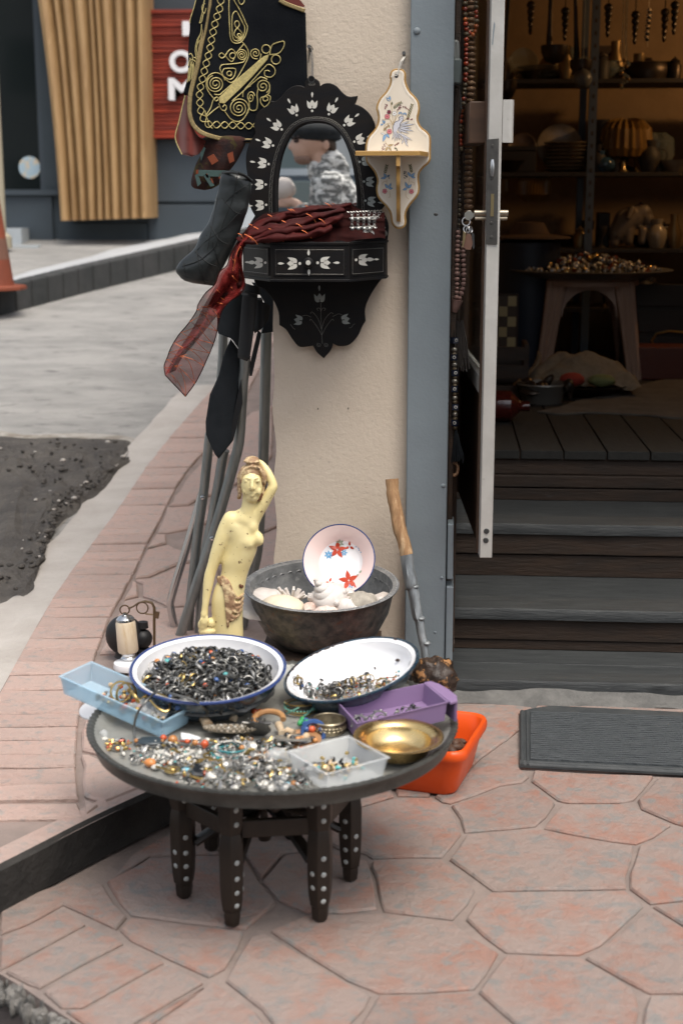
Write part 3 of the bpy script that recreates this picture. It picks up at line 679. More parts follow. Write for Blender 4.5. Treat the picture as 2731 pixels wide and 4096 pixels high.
# ================================================================ HUNG ON THE PILLAR
M_ebony = mat('ebonised_wood',(.006,.006,.007),.5, c2=(.010,.008,.007), spec=.22, ns=14, stretch=(1,1,3), bump=.0004, bs=120)
M_pearl = mat('mother_of_pearl',(.62,.60,.54),.3, c2=(.52,.50,.45), ns=26, coat=.4, rnd=.06)
M_pearl2 = mat('grey_pearl',(.30,.32,.30),.3, c2=(.22,.24,.23), ns=26, coat=.4)
M_wire = mat('fine_inlay_wire',(.22,.21,.19),.45,.4)
M_mirror = mat('silvered_glass',(.93,.94,.93),.0,1.0)
YM = YW - .078                                          # front of the mirror frame
mir = thing('inlaid_mirror', at_y(cA((640,1300))[0], YW), 'black arched mirror with tulip inlays and a drawer box, hung on the pillar', 'mirror')
def dense(pts, n=5): return spline(pts, n, True)
arch = spline(cA((357,1040,'c'),(355,900),(362,790),(385,660),(425,550),(478,468),(545,424),(620,410),(700,416),(765,448),(820,510),(862,600),(890,690),(908,790),(922,900),(924,1040,'c')),5) 
fo = dense(cA((600,88,'c'),(622,108),(650,125),(662,165,'c'),(688,147),(728,143),(775,162),(815,205),(860,236),(922,232,'c'),(916,258),(903,288,'c'),(955,310),(1008,358),(1040,420),(1048,470,'c'),(1092,520),(1116,600),(1112,690),(1085,760),(1098,820),(1122,900),(1116,985),(1085,1030,'c'),(1122,1080),(1138,1150),(1128,1252,'c'),(170,1252,'c'),(163,1180),(172,1128),(208,1068,'c'),(182,1020),(162,960),(152,900),(168,842,'c'),(158,790),(147,715),(148,640),(168,570),(210,492,'c'),(202,440),(217,372),(252,325),(318,290,'c'),(310,265,'c'),(352,268),(392,236),(430,192),(480,162),(530,160),(554,172,'c'),(560,128)),4)
b_ = B().poly([at_y(q, YM) for q in fo],(0,-1,0),.022,0, holes=[[at_y(q, YM) for q in arch]], cham=.0022)
frame = obj('frame', b_, M_ebony, mir, smooth=40)
cx_ = sum(q[0] for q in arch)/len(arch); cy_ = sum(q[1] for q in arch)/len(arch)
def scl(L, f): return [(cx_ + (q[0] - cx_)*f, cy_ + (q[1] - cy_)*(1 + (f - 1)*.8)) for q in L]
obj('mirror_glass', B().poly([at_y(q, YM + .016) for q in scl(arch,1.03)],(0,-1,0),.003,0), M_mirror, mir, smooth=0)
b_ = B()
for f_ in (1.0, ): b_.tube([at_y(q, YM - .001) for q in scl(arch,1.015)],.0045,8)
obj('arch_bead', b_, M_ebony, frame)
wi = B(); l1, l2 = scl(arch,1.10), scl(arch,1.16)
for L in (l1, l2): wi.tube([at_y(q, YM - .0003) for q in L],.00045,4)
m1, m2 = spline([tuple(q) for q in l1],1), spline([tuple(q) for q in l2],1)
zz = [at_y((m1 if i % 2 else m2)[min(i, len(m1) - 1)], YM - .0003) for i in range(len(m1))]
wi.tube(zz,.0004,4)
def petal(c, ang, L, Wd, curve=0.0, n=7):
    """almond petal from c along ang (pixel angle), curve bends its tip"""
    up_, dn_ = [],[]
    for i in range(n + 1):
        t = i/n; w_ = Wd*math.sin(math.pi*min(1, t ** .8))*(1 - .25*t); bx_ = curve*L*t*t
        a, b2 = L*t, bx_; up_.append((a, b2 + w_/2)); dn_.append((a, b2 - w_/2))
    pts = up_ + dn_[::-1][1:-1]; ca, sa = math.cos(ang), math.sin(ang)
    return [(c[0] + x*ca - y*sa, c[1] + x*sa + y*ca) for x, y in pts]
def tulip(px, ang, s, Y, parent, m_, drop=True, dot=True, on=None):
    """tulip inlay; px = base point in picture pixels, ang = direction it opens to"""
    on = on or (lambda q, d_: at_y(q, Y - d_)); g = B()
    d_ = (math.cos(ang), math.sin(ang)); n_ = (-d_[1], d_[0])
    for sg_ in (-1,1):
        g.poly([on(q,.0006) for q in petal((px[0] + n_[0]*sg_*1.5, px[1] + n_[1]*sg_*1.5), ang + sg_*.95,38*s,22*s,-sg_*.42)],(0,-1,0),.0005, back=False)
    g.poly([on(q,.0006) for q in petal((px[0] + d_[0]*10*s, px[1] + d_[1]*10*s), ang,27*s,24*s)],(0,-1,0),.0005, back=False)
    if drop: g.poly([on(q,.0006) for q in petal((px[0] + d_[0]*72*s, px[1] + d_[1]*72*s), ang + math.pi,26*s,10*s)],(0,-1,0),.0005, back=False)
    if dot:
        c = (px[0] - d_[0]*12*s, px[1] - d_[1]*12*s); g.poly([on((c[0] + 5.5*s*math.cos(k*.5236), c[1] + 5.5*s*math.sin(k*.5236)),.0006) for k in range(12)],(0,-1,0),.0005, back=False)
    return obj('tulip_inlay', g, m_, parent, smooth=0)
for (x, y), a in (((607,318),-90),((490,350),-118),((732,343),-62),((380,455),-143),((845,425),-38),((317,572),-160),((918,545),-20),((285,705),-172),((265,850),180),((955,690),-8),((985,830),2),((268,993),176),((995,965),8)):
    dk = x > 940
    tulip(cA((x, y))[0], R(a),.9 if not dk else .85, YM, frame, M_pearl2 if dk else M_pearl)
sp_ = B()
for sg_ in (-1,1):
    sp_.tube([at_y(cA((604 + sg_*(3 + (4 + t*.9)*math.cos(t*.8 + .5) + 16 - t),150 + (4 + t*.7)*math.sin(t*.8 + .5)))[0], YM - .0003) for t in range(14)],.0004,4)
obj('wire_inlay', wi, M_wire, frame); obj('wire_scroll', sp_, M_wire, frame)
# lower panel
lo = dense(cA((170,1240,'c'),(1128,1240,'c'),(1130,1480,'c'),(1095,1505),(1050,1562),(1003,1640),(974,1720),(978,1802,'c'),(955,1840),(922,1910),(862,1968),(792,1976),(752,1958,'c'),(736,2005),(687,2062,'c'),(640,2020),(612,1974,'c'),(522,1982),(470,1930),(425,1862),(378,1830,'c'),(372,1740),(332,1650),(270,1580),(205,1528)),4)
YL = YW - .03
lowp = obj('lower_panel', B().poly([at_y(q, YL) for q in lo],(0,-1,0),.012,0, cham=.002), M_ebony, mir)
tulip(cA((660,1668))[0], R(-92),.92, YL, lowp, M_pearl2, dot=False); tulip(cA((535,1800))[0], R(190),.85, YL, lowp, M_pearl2, False, False); tulip(cA((815,1795))[0], R(-12),.85, YL, lowp, M_pearl2, False, False)
wi = B()
for pts in (((668,1675),(668,1760),(672,1850),(678,1960)),((672,1860),(650,1790),(610,1740),(595,1750)),((672,1860),(695,1790),(735,1745),(755,1752)),((674,1900),(640,1840),(600,1790),(592,1800)),((674,1900),(705,1840),(745,1790),(757,1800)),((600,1775),(570,1762),(540,1765)),((750,1770),(790,1752),(815,1758)),((650,1730),(640,1715),(660,1712),(668,1735)),((690,1730),(700,1715),(680,1712),(668,1735)),((490,1860),(475,1850),(460,1830),(455,1825)),((865,1850),(880,1845),(895,1825),(905,1822))):
    wi.tube([at_y(q, YL - .0003) for q in spline(cA(*pts),5)],.00045,4)
for cxp in (655,705): wi.tube([at_y(cA((cxp + (3 + t*.9)*math.cos(t*.7),1968 + (3 + t*.9)*math.sin(t*.7)))[0], YL - .0003) for t in range(16)],.0004,4)
obj('wire_flower', wi, M_wire, lowp)
# drawer box: front panel and splayed sides
YD, YS = YW - .262, YW - .10
def box_pt(q, Y): return at_y(q, Y)
F = {'l': cA((125,1257),(128,1507)), 'a': cA((317,1258),(317,1528)), 'b': cA((862,1245),(868,1526)), 'r': cA((1112,1226),(1108,1498)), 'e': cA((1130,1215),(1132,1462))}
pA, pBt = [],[]
for k, Y in (('l', YS),('a', YD),('b', YD),('r', YS),('e', YW - .03)):
    pA.append(at_y(F[k][0], Y)); pBt.append(at_y(F[k][1], Y))
zt = sum(q.z for q in pA[1:3])/2; zb_ = sum(q.z for q in pBt[1:3])/2
for q in pA: q.z = zt
for q in pBt: q.z = zb_
ring = [V((q.x, q.y,0)) for q in pA] ; ring.append(V((ring[0].x + .012, YW - .03,0)))
b_ = B()
b_.poly([q + V((0,0, zt - .006)) for q in ring],(0,0,1), zt - zb_ - .012,0, cham=.0015)
obj('drawer_case', b_, M_ebony, mir)
rim_ = B(); N = len(ring); cc = sum(ring, V())/N
for z_, in ((zt,),(zb_ + .006,)):
    big = [q + (q - cc).normalized()*.004 + V((0,0, z_)) for q in ring]
    rim_.poly(big,(0,0,1),.006,0, cham=.001)
obj('case_moulding', rim_, M_ebony, mir)
def facet(i):
    a, c = ring[i], ring[i + 1]; t = (c - a).normalized(); n_ = V((t.y,-t.x,0))
    if n_.y > 0: n_ = -n_
    return a, t,(c - a).length, n_
def on_facet(i):
    a, t, L, n_ = facet(i)
    def f(q, d_):           # sight line onto the facet plane
        dd = ray(*q); k = (a - EYE).dot(n_)/dd.dot(n_); return EYE + dd*k + n_*d_
    return f, n_
def slab_on(i, pts, m_, name, par, dpt=.0006):
    f, n_ = on_facet(i); g = B()
    for P in pts: g.poly([f(q, dpt) for q in P], n_, dpt, back=False)
    return obj(name, g, m_, par, smooth=0)
def facet_panel(i, m=.008):
    a, t, L, n_ = facet(i); g = B(); g2 = B()
    o_ = [a + t*x + V((0,0, z_)) + n_*.003 for x, z_ in ((m, zt - .014),(L - m, zt - .014),(L - m, zb_ + .014),(m, zb_ + .014))]
    g.poly(o_, n_,.003,0, cham=.001); p_ = obj('drawer_panel', g, M_ebony, mir)
    k = .005; r_ = [a + t*x + V((0,0, z_)) + n_*.0033 for x, z_ in ((m + k, zt - .014 - k),(L - m - k, zt - .014 - k),(L - m - k, zb_ + .014 + k),(m + k, zb_ + .014 + k))]
    g2.tube(r_,.0005,4, closed=True); obj('line_inlay', g2, M_wire, p_); return p_
fp_ = [facet_panel(i) for i in (0,1,2)]
for i,(x, y), a, s_, dr_ in ((1,(500,1400),180,1.05,1),(1,(668,1395),0,1.05,1),(0,(270,1395),180,.95,0),(2,(925,1375),0,1.0,0)):
    f, n_ = on_facet(i); base = cA((x, y))[0]; sx = 1.0
    tulip(base, R(a), s_,0, fp_[i], M_pearl, bool(dr_), True, on=lambda q, d_: f(q,.0031 + d_))
slab_on(1,[petal(cA((583,1345))[0], R(-90),26,12), petal(cA((585,1440))[0], R(90),26,12)], M_pearl, 'drop_inlay', fp_[1],.0037)
slab_on(0,[petal(cA((218,1393))[0], R(180),32,17), petal(cA((175,1391))[0], R(180),17,9)], M_pearl, 'drop_inlay', fp_[0],.0037)
slab_on(2,[petal(cA((976,1372))[0], R(0),34,17), petal(cA((1033,1371))[0], R(0),18,9)], M_pearl, 'drop_inlay', fp_[2],.0037)
f, n_ = on_facet(1); kc = f(cA((585,1393))[0],.003)
b_ = B().lathe([(0,.02),(.006,.0195),(.0125,.016),(.0135,.011),(.0095,.006),(.007,0)],20, kc, rx(R(90)))
kn = obj('drawer_knob', b_, M_ebony, fp_[1]); obj('knob_dot', B().lathe([(0,.0212),(.006,.0208),(.0062,.019)],14, kc, rx(R(90))), M_pearl, kn)
b_ = B(); hk = at_y(cB((770,290))[0], YW - .018); ht_ = at_y(cA((602,100))[0], YM)
b_.tube([hk, hk.lerp(ht_,.5) + V((.003,0,0)), ht_],.0013,6); b_.tube([hk + V((.004,-.002,.006)), hk.lerp(ht_,.5) + V((.006,0,0)), ht_ + V((.004,0,0))],.0013,6)
b_.tube([hk + V((-.008,0,.01)), hk + V((.003,-.004,.012)), hk + V((.008,0,.004)), hk + V((.0,-.004,-.004)), hk + V((-.005,0,-.03))],.0013,6); b_.torus(ht_ + V((0,-.001,-.006)),.008,.0012, rx(R(90)),16,6)
obj('hanging_cord', b_, M_dkiron, mir)

# ---------------------------------------------------------------- painted bracket shelf
M_cream = mat('cream_paint',(.72,.64,.53),.5, c2=(.68,.60,.49), ns=10, c3=(.5,.43,.34), n3=40, f3=(.74,.8))
M_gilt = mat('mustard_gilt',(.42,.25,.075),.5, c2=(.33,.18,.05), ns=20)
YC = YM - .026
shf = thing('bracket_shelf', at_y(cW((660,2300))[0], YW), 'cream painted wall bracket with a bird among flowers and gilt edges', 'wall shelf')
so = dense(cW((660,82),(725,92),(766,140),(770,200),(770,255),(800,345),(840,410),(900,470),(945,535),(962,615),(958,690),(940,770),(960,850),(1000,905),(1060,950),(1105,1010),(1117,1090),(1113,1230),(1112,1340),(1080,1400),(1010,1460),(960,1530),(950,1620),(962,1720),(945,1820),(900,1890),(840,1960),(790,2040),(768,2120),(776,2210),(750,2275),(690,2303),(625,2290),(575,2230),(562,2150),(545,2070),(490,1990),(420,1920),(370,1840),(358,1730),(372,1640),(345,1540),(290,1460),(230,1390),(210,1300),(207,1200),(222,1090),(260,1010),(330,930),(372,850),(384,770),(372,690),(358,640),(375,560),(420,480),(485,410),(535,320),(552,250),(545,190),(558,130),(600,92)),3)
cxs, cys = 0,0
pw = [at_y(q, YC) for q in so]
obj('board_edge', B().poly(pw,(0,-1,0),.02,0, cham=.002), M_gilt, shf)
def inset(P, d):
    out = []; N = len(P)
    ar = sum(P[i].x*P[(i + 1) % N].z - P[(i + 1) % N].x*P[i].z for i in range(N)); s_ = 1 if ar > 0 else -1
    for i in range(N):
        t = (P[(i + 1) % N] - P[i - 1]).normalized(); out.append(P[i] + V((-t.z,0, t.x))*d*s_)
    return out
face = [q + V((0,-.0028,0)) for q in inset(pw,.0045)]
brd = obj('board', B().poly(face,(0,-1,0),.0028,0, cham=.0015, back=False), M_cream, shf)
obj('cream_line', B().poly([q + V((0,-.0036,0)) for q in inset(pw,.0075)],(0,-1,0),.0008,0, holes=[[q + V((0,-.0036,0)) for q in inset(pw,.0095)]], back=False), mat('pale_line',(.8,.75,.66),.5), brd)
YF_ = YC - .0031
sd_ = .085
A_, B2_ = at_y(cW((72,1262))[0], YC - .11), at_y(cW((965,1245))[0], YC - .11)
C_, D_ = at_y(cW((1082,1312))[0], YC - .004), at_y(cW((225,1340))[0], YC - .004)
zs = (A_.z + B2_.z)/2; th = .0115
b_ = B().poly([V((A_.x, A_.y, zs + th/2)), V((B2_.x, B2_.y, zs + th/2)), V((C_.x, C_.y, zs + th/2)), V((D_.x, D_.y, zs + th/2))],(0,0,1), th,0, cham=.0015, side_mi=1)
obj('shelf_board', b_,[M_cream, M_gilt], shf)
bp = spline([(.0,-.105, 'c'),(-.028,-.108, 'c'),(-.038,-.088),(-.075,-.084),(-.11,-.062),(-.145,-.052),(-.178,-.03, 'c'),(-.178,-.004, 'c'),(0,-.004, 'c')],4)
bx0 = (at_y(cW((680,1930))[0], YC).x)
b_ = B().poly([V((bx0 - .006, YC + q[1], zs - th/2 + q[0]*.93)) for q in bp],(-1,0,0),.0105,0, cham=.001, side_mi=1)
obj('bracket', b_,[M_cream, M_gilt], shf)
# painted flowers and bird: thin flat paint on the board
PT = [mat('paint_ink',(.03,.035,.06),.5), mat('paint_blue',(.20,.36,.58),.5), mat('paint_rose',(.55,.17,.19),.5), mat('paint_leaf',(.11,.115,.05),.5), mat('paint_ochre',(.44,.31,.14),.5), mat('paint_plum',(.15,.03,.045),.5), mat('paint_white',(.70,.69,.66),.5), mat('paint_lilac',(.52,.52,.57),.5)]
pn = B(); lay = [0]
def on_b(q): return at_y(cW(q)[0], YF_ - .0003 - lay[0]*1e-6)
def fill(pts, mi, n=3): lay[0] += 1; pn.poly([on_b(tuple(q)) for q in spline(pts, n, True)],(0,-1,0),0, mi, back=False)
def line(pts, mi, w_=4, n=4, closed=False): lay[0] += 1; pn.tube([on_b(tuple(q)) for q in spline(pts, n, closed)], w_*.2892*3.9/FPX*.5,4, mi, flat=.3, up=V((0,1,0)))
def leaf(x, y, a, L, wd, mi, ink=True):
    P = petal((x, y), R(a), L, wd,0,5); lay[0] += 1; pn.poly([on_b(q) for q in P],(0,-1,0),0, mi, back=False)
    if ink: line(P,0,3,1, True)
def dot(x, y, r, mi): lay[0] += 1; pn.poly([on_b((x + r*math.cos(k*.785), y + r*math.sin(k*.785))) for k in range(8)],(0,-1,0),0, mi, back=False)
def flower(x, y, r, mi):
    for k in range(5): dot(x + r*.6*math.cos(k*1.2566 + .3), y + r*.6*math.sin(k*1.2566 + .3), r*.52, mi)
    line([(x + r*(1.06 + .12*math.cos(k*2.5*1.2566))*math.cos(k*.628), y + r*(1.06 + .12*math.cos(k*math.pi))*math.sin(k*.628)) for k in range(10)],0,2.5,2, True); dot(x, y, r*.25,5)
for s_ in ([(600,900),(590,800),(575,650),(560,540)],[(600,880),(560,800),(500,780),(450,800)],[(600,840),(640,700),(660,640)],[(595,930),(550,840),(480,870),(460,940)],[(600,850),(700,820),(770,780),(810,680),(780,630)],[(600,880),(540,760),(570,700)],[(600,850),(640,760),(700,690)],[(480,1090),(520,1140),(600,1130)],[(600,600),(650,560),(700,545)],[(800,770),(840,680),(860,570)],[(620,1140),(660,1110)],[(505,1620),(510,1700),(550,1720)],[(820,1590),(800,1700),(770,1760)],[(770,1780),(770,1850),(810,1890)],[(830,1650),(880,1660),(880,1700)],[(500,1640),(450,1660),(450,1700)],[(545,1780),(550,1850),(530,1870)]): line(s_,4,5)
for x, y, a, L, wd, m_ in ((545,535,-130,70,34,1),(550,530,-95,72,34,1),(560,530,-150,60,26,6),(575,590,-85,50,22,3),
  (470,850,-110,75,24,1),(460,850,160,55,24,1),(480,800,100,50,20,1),(690,680,120,45,20,1),(700,680,70,45,20,1),(745,690,110,45,20,1),(755,690,60,50,20,1),
  (490,1000,-160,75,26,6),(490,990,110,115,44,1),(500,985,55,75,34,1),(530,880,150,70,24,4),(520,850,60,60,20,4),(490,900,120,55,22,4),(480,900,70,50,22,4),
  (525,1150,-10,70,30,4),(525,1165,125,70,28,4),(535,1170,55,60,26,4),(610,1180,20,40,20,3),(640,1200,60,30,18,3),
  (500,1590,-120,70,40,1),(500,1590,170,80,36,1),(510,1585,-40,50,30,1),(530,1740,-130,80,44,1),(530,1740,0,60,36,1),(540,1730,-70,70,34,1),
  (840,1580,-125,85,40,1),(845,1580,-50,75,36,1),(840,1575,20,65,34,1),(795,1740,-110,100,40,1),(795,1740,-45,80,40,1),(790,1740,160,70,40,1)): leaf(x, y, a, L, wd, m_)
def sprig(p0, p1, n_, sz, mi=3):
    for i in range(n_):
        t = i/n_; x, y = p0[0] + (p1[0] - p0[0])*t, p0[1] + (p1[1] - p0[1])*t; a = math.degrees(math.atan2(p1[1] - p0[1], p1[0] - p0[0]))
        leaf(x, y, a - 38, sz, sz*.45, mi, False); leaf(x, y, a + 38, sz, sz*.45, mi, False)
sprig((600,630),(715,545),6,32); sprig((790,790),(860,570),8,36); sprig((480,1530),(510,1410),5,36); sprig((850,1520),(825,1410),5,36)
for (x0, y0, x1, y1, n_, m_) in ((480,640,500,570,12,5),(640,670,700,590,13,5),(740,610,815,660,9,5),(780,780,865,790,9,5),(440,1215,490,1110,12,5),(620,1150,670,1110,10,5),(745,1500,775,1610,16,0),(535,1570,545,1620,5,0)):
    for i in range(n_):
        t = i/n_; dot(x0 + (x1 - x0)*t + random.uniform(-24,24)*(.4 if abs(y1 - y0) < 60 else 1), y0 + (y1 - y0)*t + random.uniform(-8,8), random.uniform(5,9), m_)
flower(537,683,26,5); flower(612,705,30,6); flower(512,747,34,2); flower(543,955,34,2); flower(478,1780,32,2); flower(846,1785,32,2)
fill([(675,765),(690,748),(715,740),(735,755),(735,785),(715,815),(695,850),(690,890),(665,920),(640,950),(610,1000),(595,960),(592,900),(600,850),(625,815),(660,805),(682,790)],7)
line([(675,765),(690,748),(715,740),(735,755),(735,785),(715,815),(690,850),(688,880),(660,920)],0,6); line([(672,770),(684,790),(655,810),(620,825),(598,870),(592,920),(600,980)],0,6); dot(712,772,6,0); leaf(690,765,200,24,12,0, False)
for x, y, a, L, wd in ((690,860,-20,140,22),(690,870,-5,210,26),(680,890,5,170,24),(670,905,12,215,30),(660,920,22,170,26),(665,930,40,60,20),(655,970,28,230,34),(700,1000,40,130,26),(650,980,55,120,22),(730,1040,45,95,24),(750,1060,65,120,24),(640,950,100,150,20),(620,960,110,120,20),(650,960,92,130,16),(660,1000,75,80,16),(735,1070,110,60,20)): leaf(x, y, a, L, wd,7)
pnt = obj('painted_flowers_and_bird', pn, PT, brd, smooth=0, kind='stuff')
b_ = B(); hk2 = at_y(cB((1305,322))[0], YW - .02); hl = at_y(cW((640,185))[0], YC - .004)
b_.tube([hk2, hl + V((.01,-.004,.035)), hl + V((0,-.001,0))],.0011,6); b_.tube([hk2 + V((.003,0,0)), hl + V((.014,-.004,.035)), hl + V((.003,.002,.002))],.0011,6); b_.tube([hl, hl + V((-.008,-.003,.002)), hl + V((-.014,-.003,-.003))],.001,6)
obj('string', b_, mat('white_string',(.7,.68,.62),.9), shf)
obj('hanging_hole', B().lathe([(0,.0004),(.0048,.0004),(.005,0)],12, hl + V((0,.0008,0)), rx(R(90))), M_dkiron, brd)
# ================================================================ CLOTHES AND CHAIRS BESIDE THE PILLAR
def poly_row(P, y):
    xs = []
    for a, b2 in zip(P, P[1:] + P[:1]):
        if (a[1] - y)*(b2[1] - y) < 0: xs.append(a[0] + (b2[0] - a[0])*(y - a[1])/(b2[1] - a[1]))
    return (min(xs), max(xs)) if len(xs) > 1 else None
def rows_of(P, ny):
    y0, y1 = min(q[1] for q in P), max(q[1] for q in P); e_ = (y1 - y0)*.0008; out = []
    for j in range(ny + 1):
        y = y0 + e_ + (y1 - y0 - 2*e_)*j/ny; r_ = poly_row(P, y)
        if r_: out.append((y, r_[0], r_[1]))
    return out
def sheet(P, Yf, nx=24, ny=40):
    rw = rows_of(P, ny); b_ = B(); vs = []
    for y, x0, x1 in rw:
        for i in range(nx + 1):
            x = x0 + (x1 - x0)*i/nx; vs.append(at_y((x, y), Yf(x, y)))
    return b_.add(vs,[(j*(nx + 1) + i, j*(nx + 1) + i + 1,(j + 1)*(nx + 1) + i + 1,(j + 1)*(nx + 1) + i) for j in range(len(rw) - 1) for i in range(nx)])
def puff(P, Yc, dep, ny=40, n=20, wr=0.0):
    """a stuffed body: every level of the outline becomes an oval as deep as dep(width) allows"""
    rw = rows_of(P, ny); b_ = B(); vs = []
    for y, x0, x1 in rw:
        a, c = at_y((x0, y), Yc), at_y((x1, y), Yc); m = (a + c)/2; h = (c - a)/2; D = dep(h.length)
        for k in range(n):
            t = 2*math.pi*k/n; q = m + h*math.cos(t) + V((0,-D*math.sin(t),0))
            if wr: q += V((noise.noise(q*30), noise.noise(q*30 + V((5,5,5))),0))*wr
            vs.append(q)
    L = len(rw)
    return b_.add(vs,[(j*n + k,(j + 1)*n + k,(j + 1)*n + (k + 1) % n, j*n + (k + 1) % n) for j in range(L - 1) for k in range(n)] + [tuple(range(n)), tuple(reversed(range((L - 1)*n, L*n)))])
M_velvet = mat('black_velvet',(.006,.007,.009),.95, c2=(.010,.011,.013), ns=8, spec=.1, bump=.0008, bs=160)
M_gold = mat('gold_cord',(.58,.48,.20),.5, c2=(.42,.35,.15), ns=180, fac=(.4,.6), metal=.15, bump=.0006, bs=700)
M_braid = mat('gold_braid',(.36,.27,.12),.55, c2=(.20,.15,.07), ns=220, metal=.25, bump=.0012, bs=420)
M_lining = mat('red_lining',(.17,.022,.012),.8, c2=(.10,.014,.009), ns=9, sheen=.3)
ves = thing('embroidered_vest', at_y(cV((900,1600))[0], YW - .05), 'black velvet vest embroidered with gold cord, hanging at the top of the pillar', 'vest')
def Yv(x, y):             # how far the cloth stands off the wall
    t = max(0, min(1,(1040 - x)/320)); return YW - .03 - .085*t*t*(3 - 2*t) - .006*math.sin(x*.035 + y*.006)*t + .004*noise.noise((x*.012, y*.006,1))
vo = spline(cV((400,-900,'c'),(390,-400),(365,0),(340,150),(310,330),(270,500),(235,700),(185,900),(150,1050),(138,1200),(145,1300),(180,1400),(250,1480),(330,1525),(440,1560),(560,1585),(700,1597),(840,1603),(1480,1612,'c'),(1484,1000),(1472,520),(1462,130,'c'),(1370,90),(1180,0),(1050,-150),(1000,-500),(1000,-900,'c')),5, True)
vo = [tuple(q) for q in vo]
fr = obj('front_panel', sheet(vo, Yv,30,60), M_velvet, ves, smooth=180, solid=.004)
def cord(b_, pts, r=1.45e-3, n=5, closed=False, up=1.0, dy=.004, raw=False):
    P = spline(pts, n, closed) if not raw else [V(q) for q in pts]
    P = [q for q in P if q.y > -260]
    if len(P) > 2: b_.tube([at_y(tuple(q), Yv(q.x, q.y) - dy) for q in P], r,6,0, True, closed)
def spiral(cx, cy, r0, r1, turns, a0, dirn=1, sq=1.0):
    n = int(turns*14); return [(cx + (r0 + (r1 - r0)*i/n)*math.cos(a0 + dirn*2*math.pi*turns*i/n), cy + sq*(r0 + (r1 - r0)*i/n)*math.sin(a0 + dirn*2*math.pi*turns*i/n)) for i in range(n + 1)]
em = B()
cl_ = spline([(q[0], q[1]) for q in ((560,-300),(545,-150),(515,0),(500,100),(470,190),(445,280),(425,370),(405,470),(390,560),(365,660),(338,760),(315,860),(292,950),(277,1040),(280,1120),(285,1210),(310,1310),(360,1385),(430,1395),(500,1400),(580,1402),(660,1405),(750,1410),(840,1410),(960,1400))],8)
s_ = 0; A1, A2 = [],[]
for i, q in enumerate(cl_):
    if i: s_ += (q - cl_[i - 1]).length
    t = (cl_[min(i + 1, len(cl_) - 1)] - cl_[max(i - 1,0)]).normalized(); nn = V((-t.y, t.x)); o_ = 37*math.sin(math.pi*s_/90)
    A1.append(q + nn*o_); A2.append(q - nn*o_)
for A in (A1, A2): cord(em, cV(*[tuple(q) for q in A]), raw=True)
for pts in ([(605,-200),(605,0),(605,150),(612,300),(620,420),(650,475),(700,485),(745,465),(790,400),(812,310),(790,250),(740,140),(700,70),(660,0),(640,-100)],
  [(700,462),(655,440),(640,350),(640,200),(660,140),(690,130),(720,180),(760,260),(783,315),(770,400),(735,450),(690,465)],
  [(690,430),(662,385),(680,335),(718,290),(715,250),(690,235),(668,260),(680,300),(730,345),(757,390),(735,435),(700,440)], spiral(715,398,6,32,1.4,0),
  [(700,430),(770,490),(815,560),(825,620),(800,690),(740,800),(690,880),(640,922),(610,922),(580,900),(545,860),(510,790),(505,760),(530,727),(620,718),(720,706),(770,690),(800,640)],
  spiral(748,618,8,64,2.4,.3,-1),[(770,495),(700,580),(670,640),(640,690),(600,670),(560,620),(520,595),(493,620),(515,650),(550,640),(600,570),(640,552),(680,590)], spiral(645,625,30,34,1,0),
  [(550,770),(610,765),(670,770),(680,800),(660,860),(620,890),(580,880),(540,850),(530,810),(550,770)], spiral(608,825,22,30,1.2,0),
  spiral(455,940,14,100,2.7,0,1), spiral(903,598,8,64,1.9,.6,-1),[(965,600),(955,650),(920,700),(560,1010),(500,1060),(440,1055)],
  [(1060,605),(1085,510),(1140,480),(1215,463),(1222,510),(1190,570),(1140,605),(1060,612)], spiral(1020,550,48,46,1,1.2), spiral(1130,668,52,50,1,-2.4),
  [(780,1000),(990,770),(1050,722),(1110,760),(1120,820),(1075,865),(1010,850),(1005,800),(1040,790),(1062,802)],[(640,1130),(920,890),(980,868),(1035,890)], spiral(985,968,8,82,2.1,.4,1),
  [(1060,960),(1055,1040),(1000,1080),(960,1100),(965,1160),(1010,1210),(1035,1230)],[(1035,1060),(1070,1090),(1050,1160),(1010,1200),(995,1240)], spiral(1012,1110,20,32,1.1,0),
  spiral(850,1092,6,46,1.8,1.0,1,1.5),[(830,1175),(840,1225),(880,1240),(915,1220),(925,1140),(920,1060),(935,980)],[(760,1085),(765,1030),(800,990),(850,960)],
  spiral(715,1212,10,116,3.0,.9,1),[(350,1290),(400,1210),(430,1120),(470,1088),(486,1110),(460,1132),(430,1100),(390,1050),(355,980),(355,900),(390,840),(460,815),(530,845),(560,900)],
  [(360,1300),(430,1240),(490,1195)],[(490,1160),(520,1225),(560,1240),(578,1200),(555,1175),(535,1200)],[(560,1250),(620,1330),(690,1362),(760,1340),(810,1260),(832,1170),(825,1100)],
  [(710,-60),(712,10),(740,50),(775,20),(770,-50)],[(340,1240),(345,1290),(370,1350),(378,1400),(420,1440)]):
    cord(em, cV(*pts))
for k in range(-4,5):
    ox, oy = k*10*.7, k*10*.71; e_ = 18*abs(k)
    cord(em, cV((500 + ox + e_*.3,1150 + oy - e_*.3),(780 + ox,880 + oy),(1052 + ox*.55 - e_*.5,612 + oy*.55 + e_*.5)), r=1.6e-3)
obj('gold_embroidery', em, M_gold, fr, smooth=60)
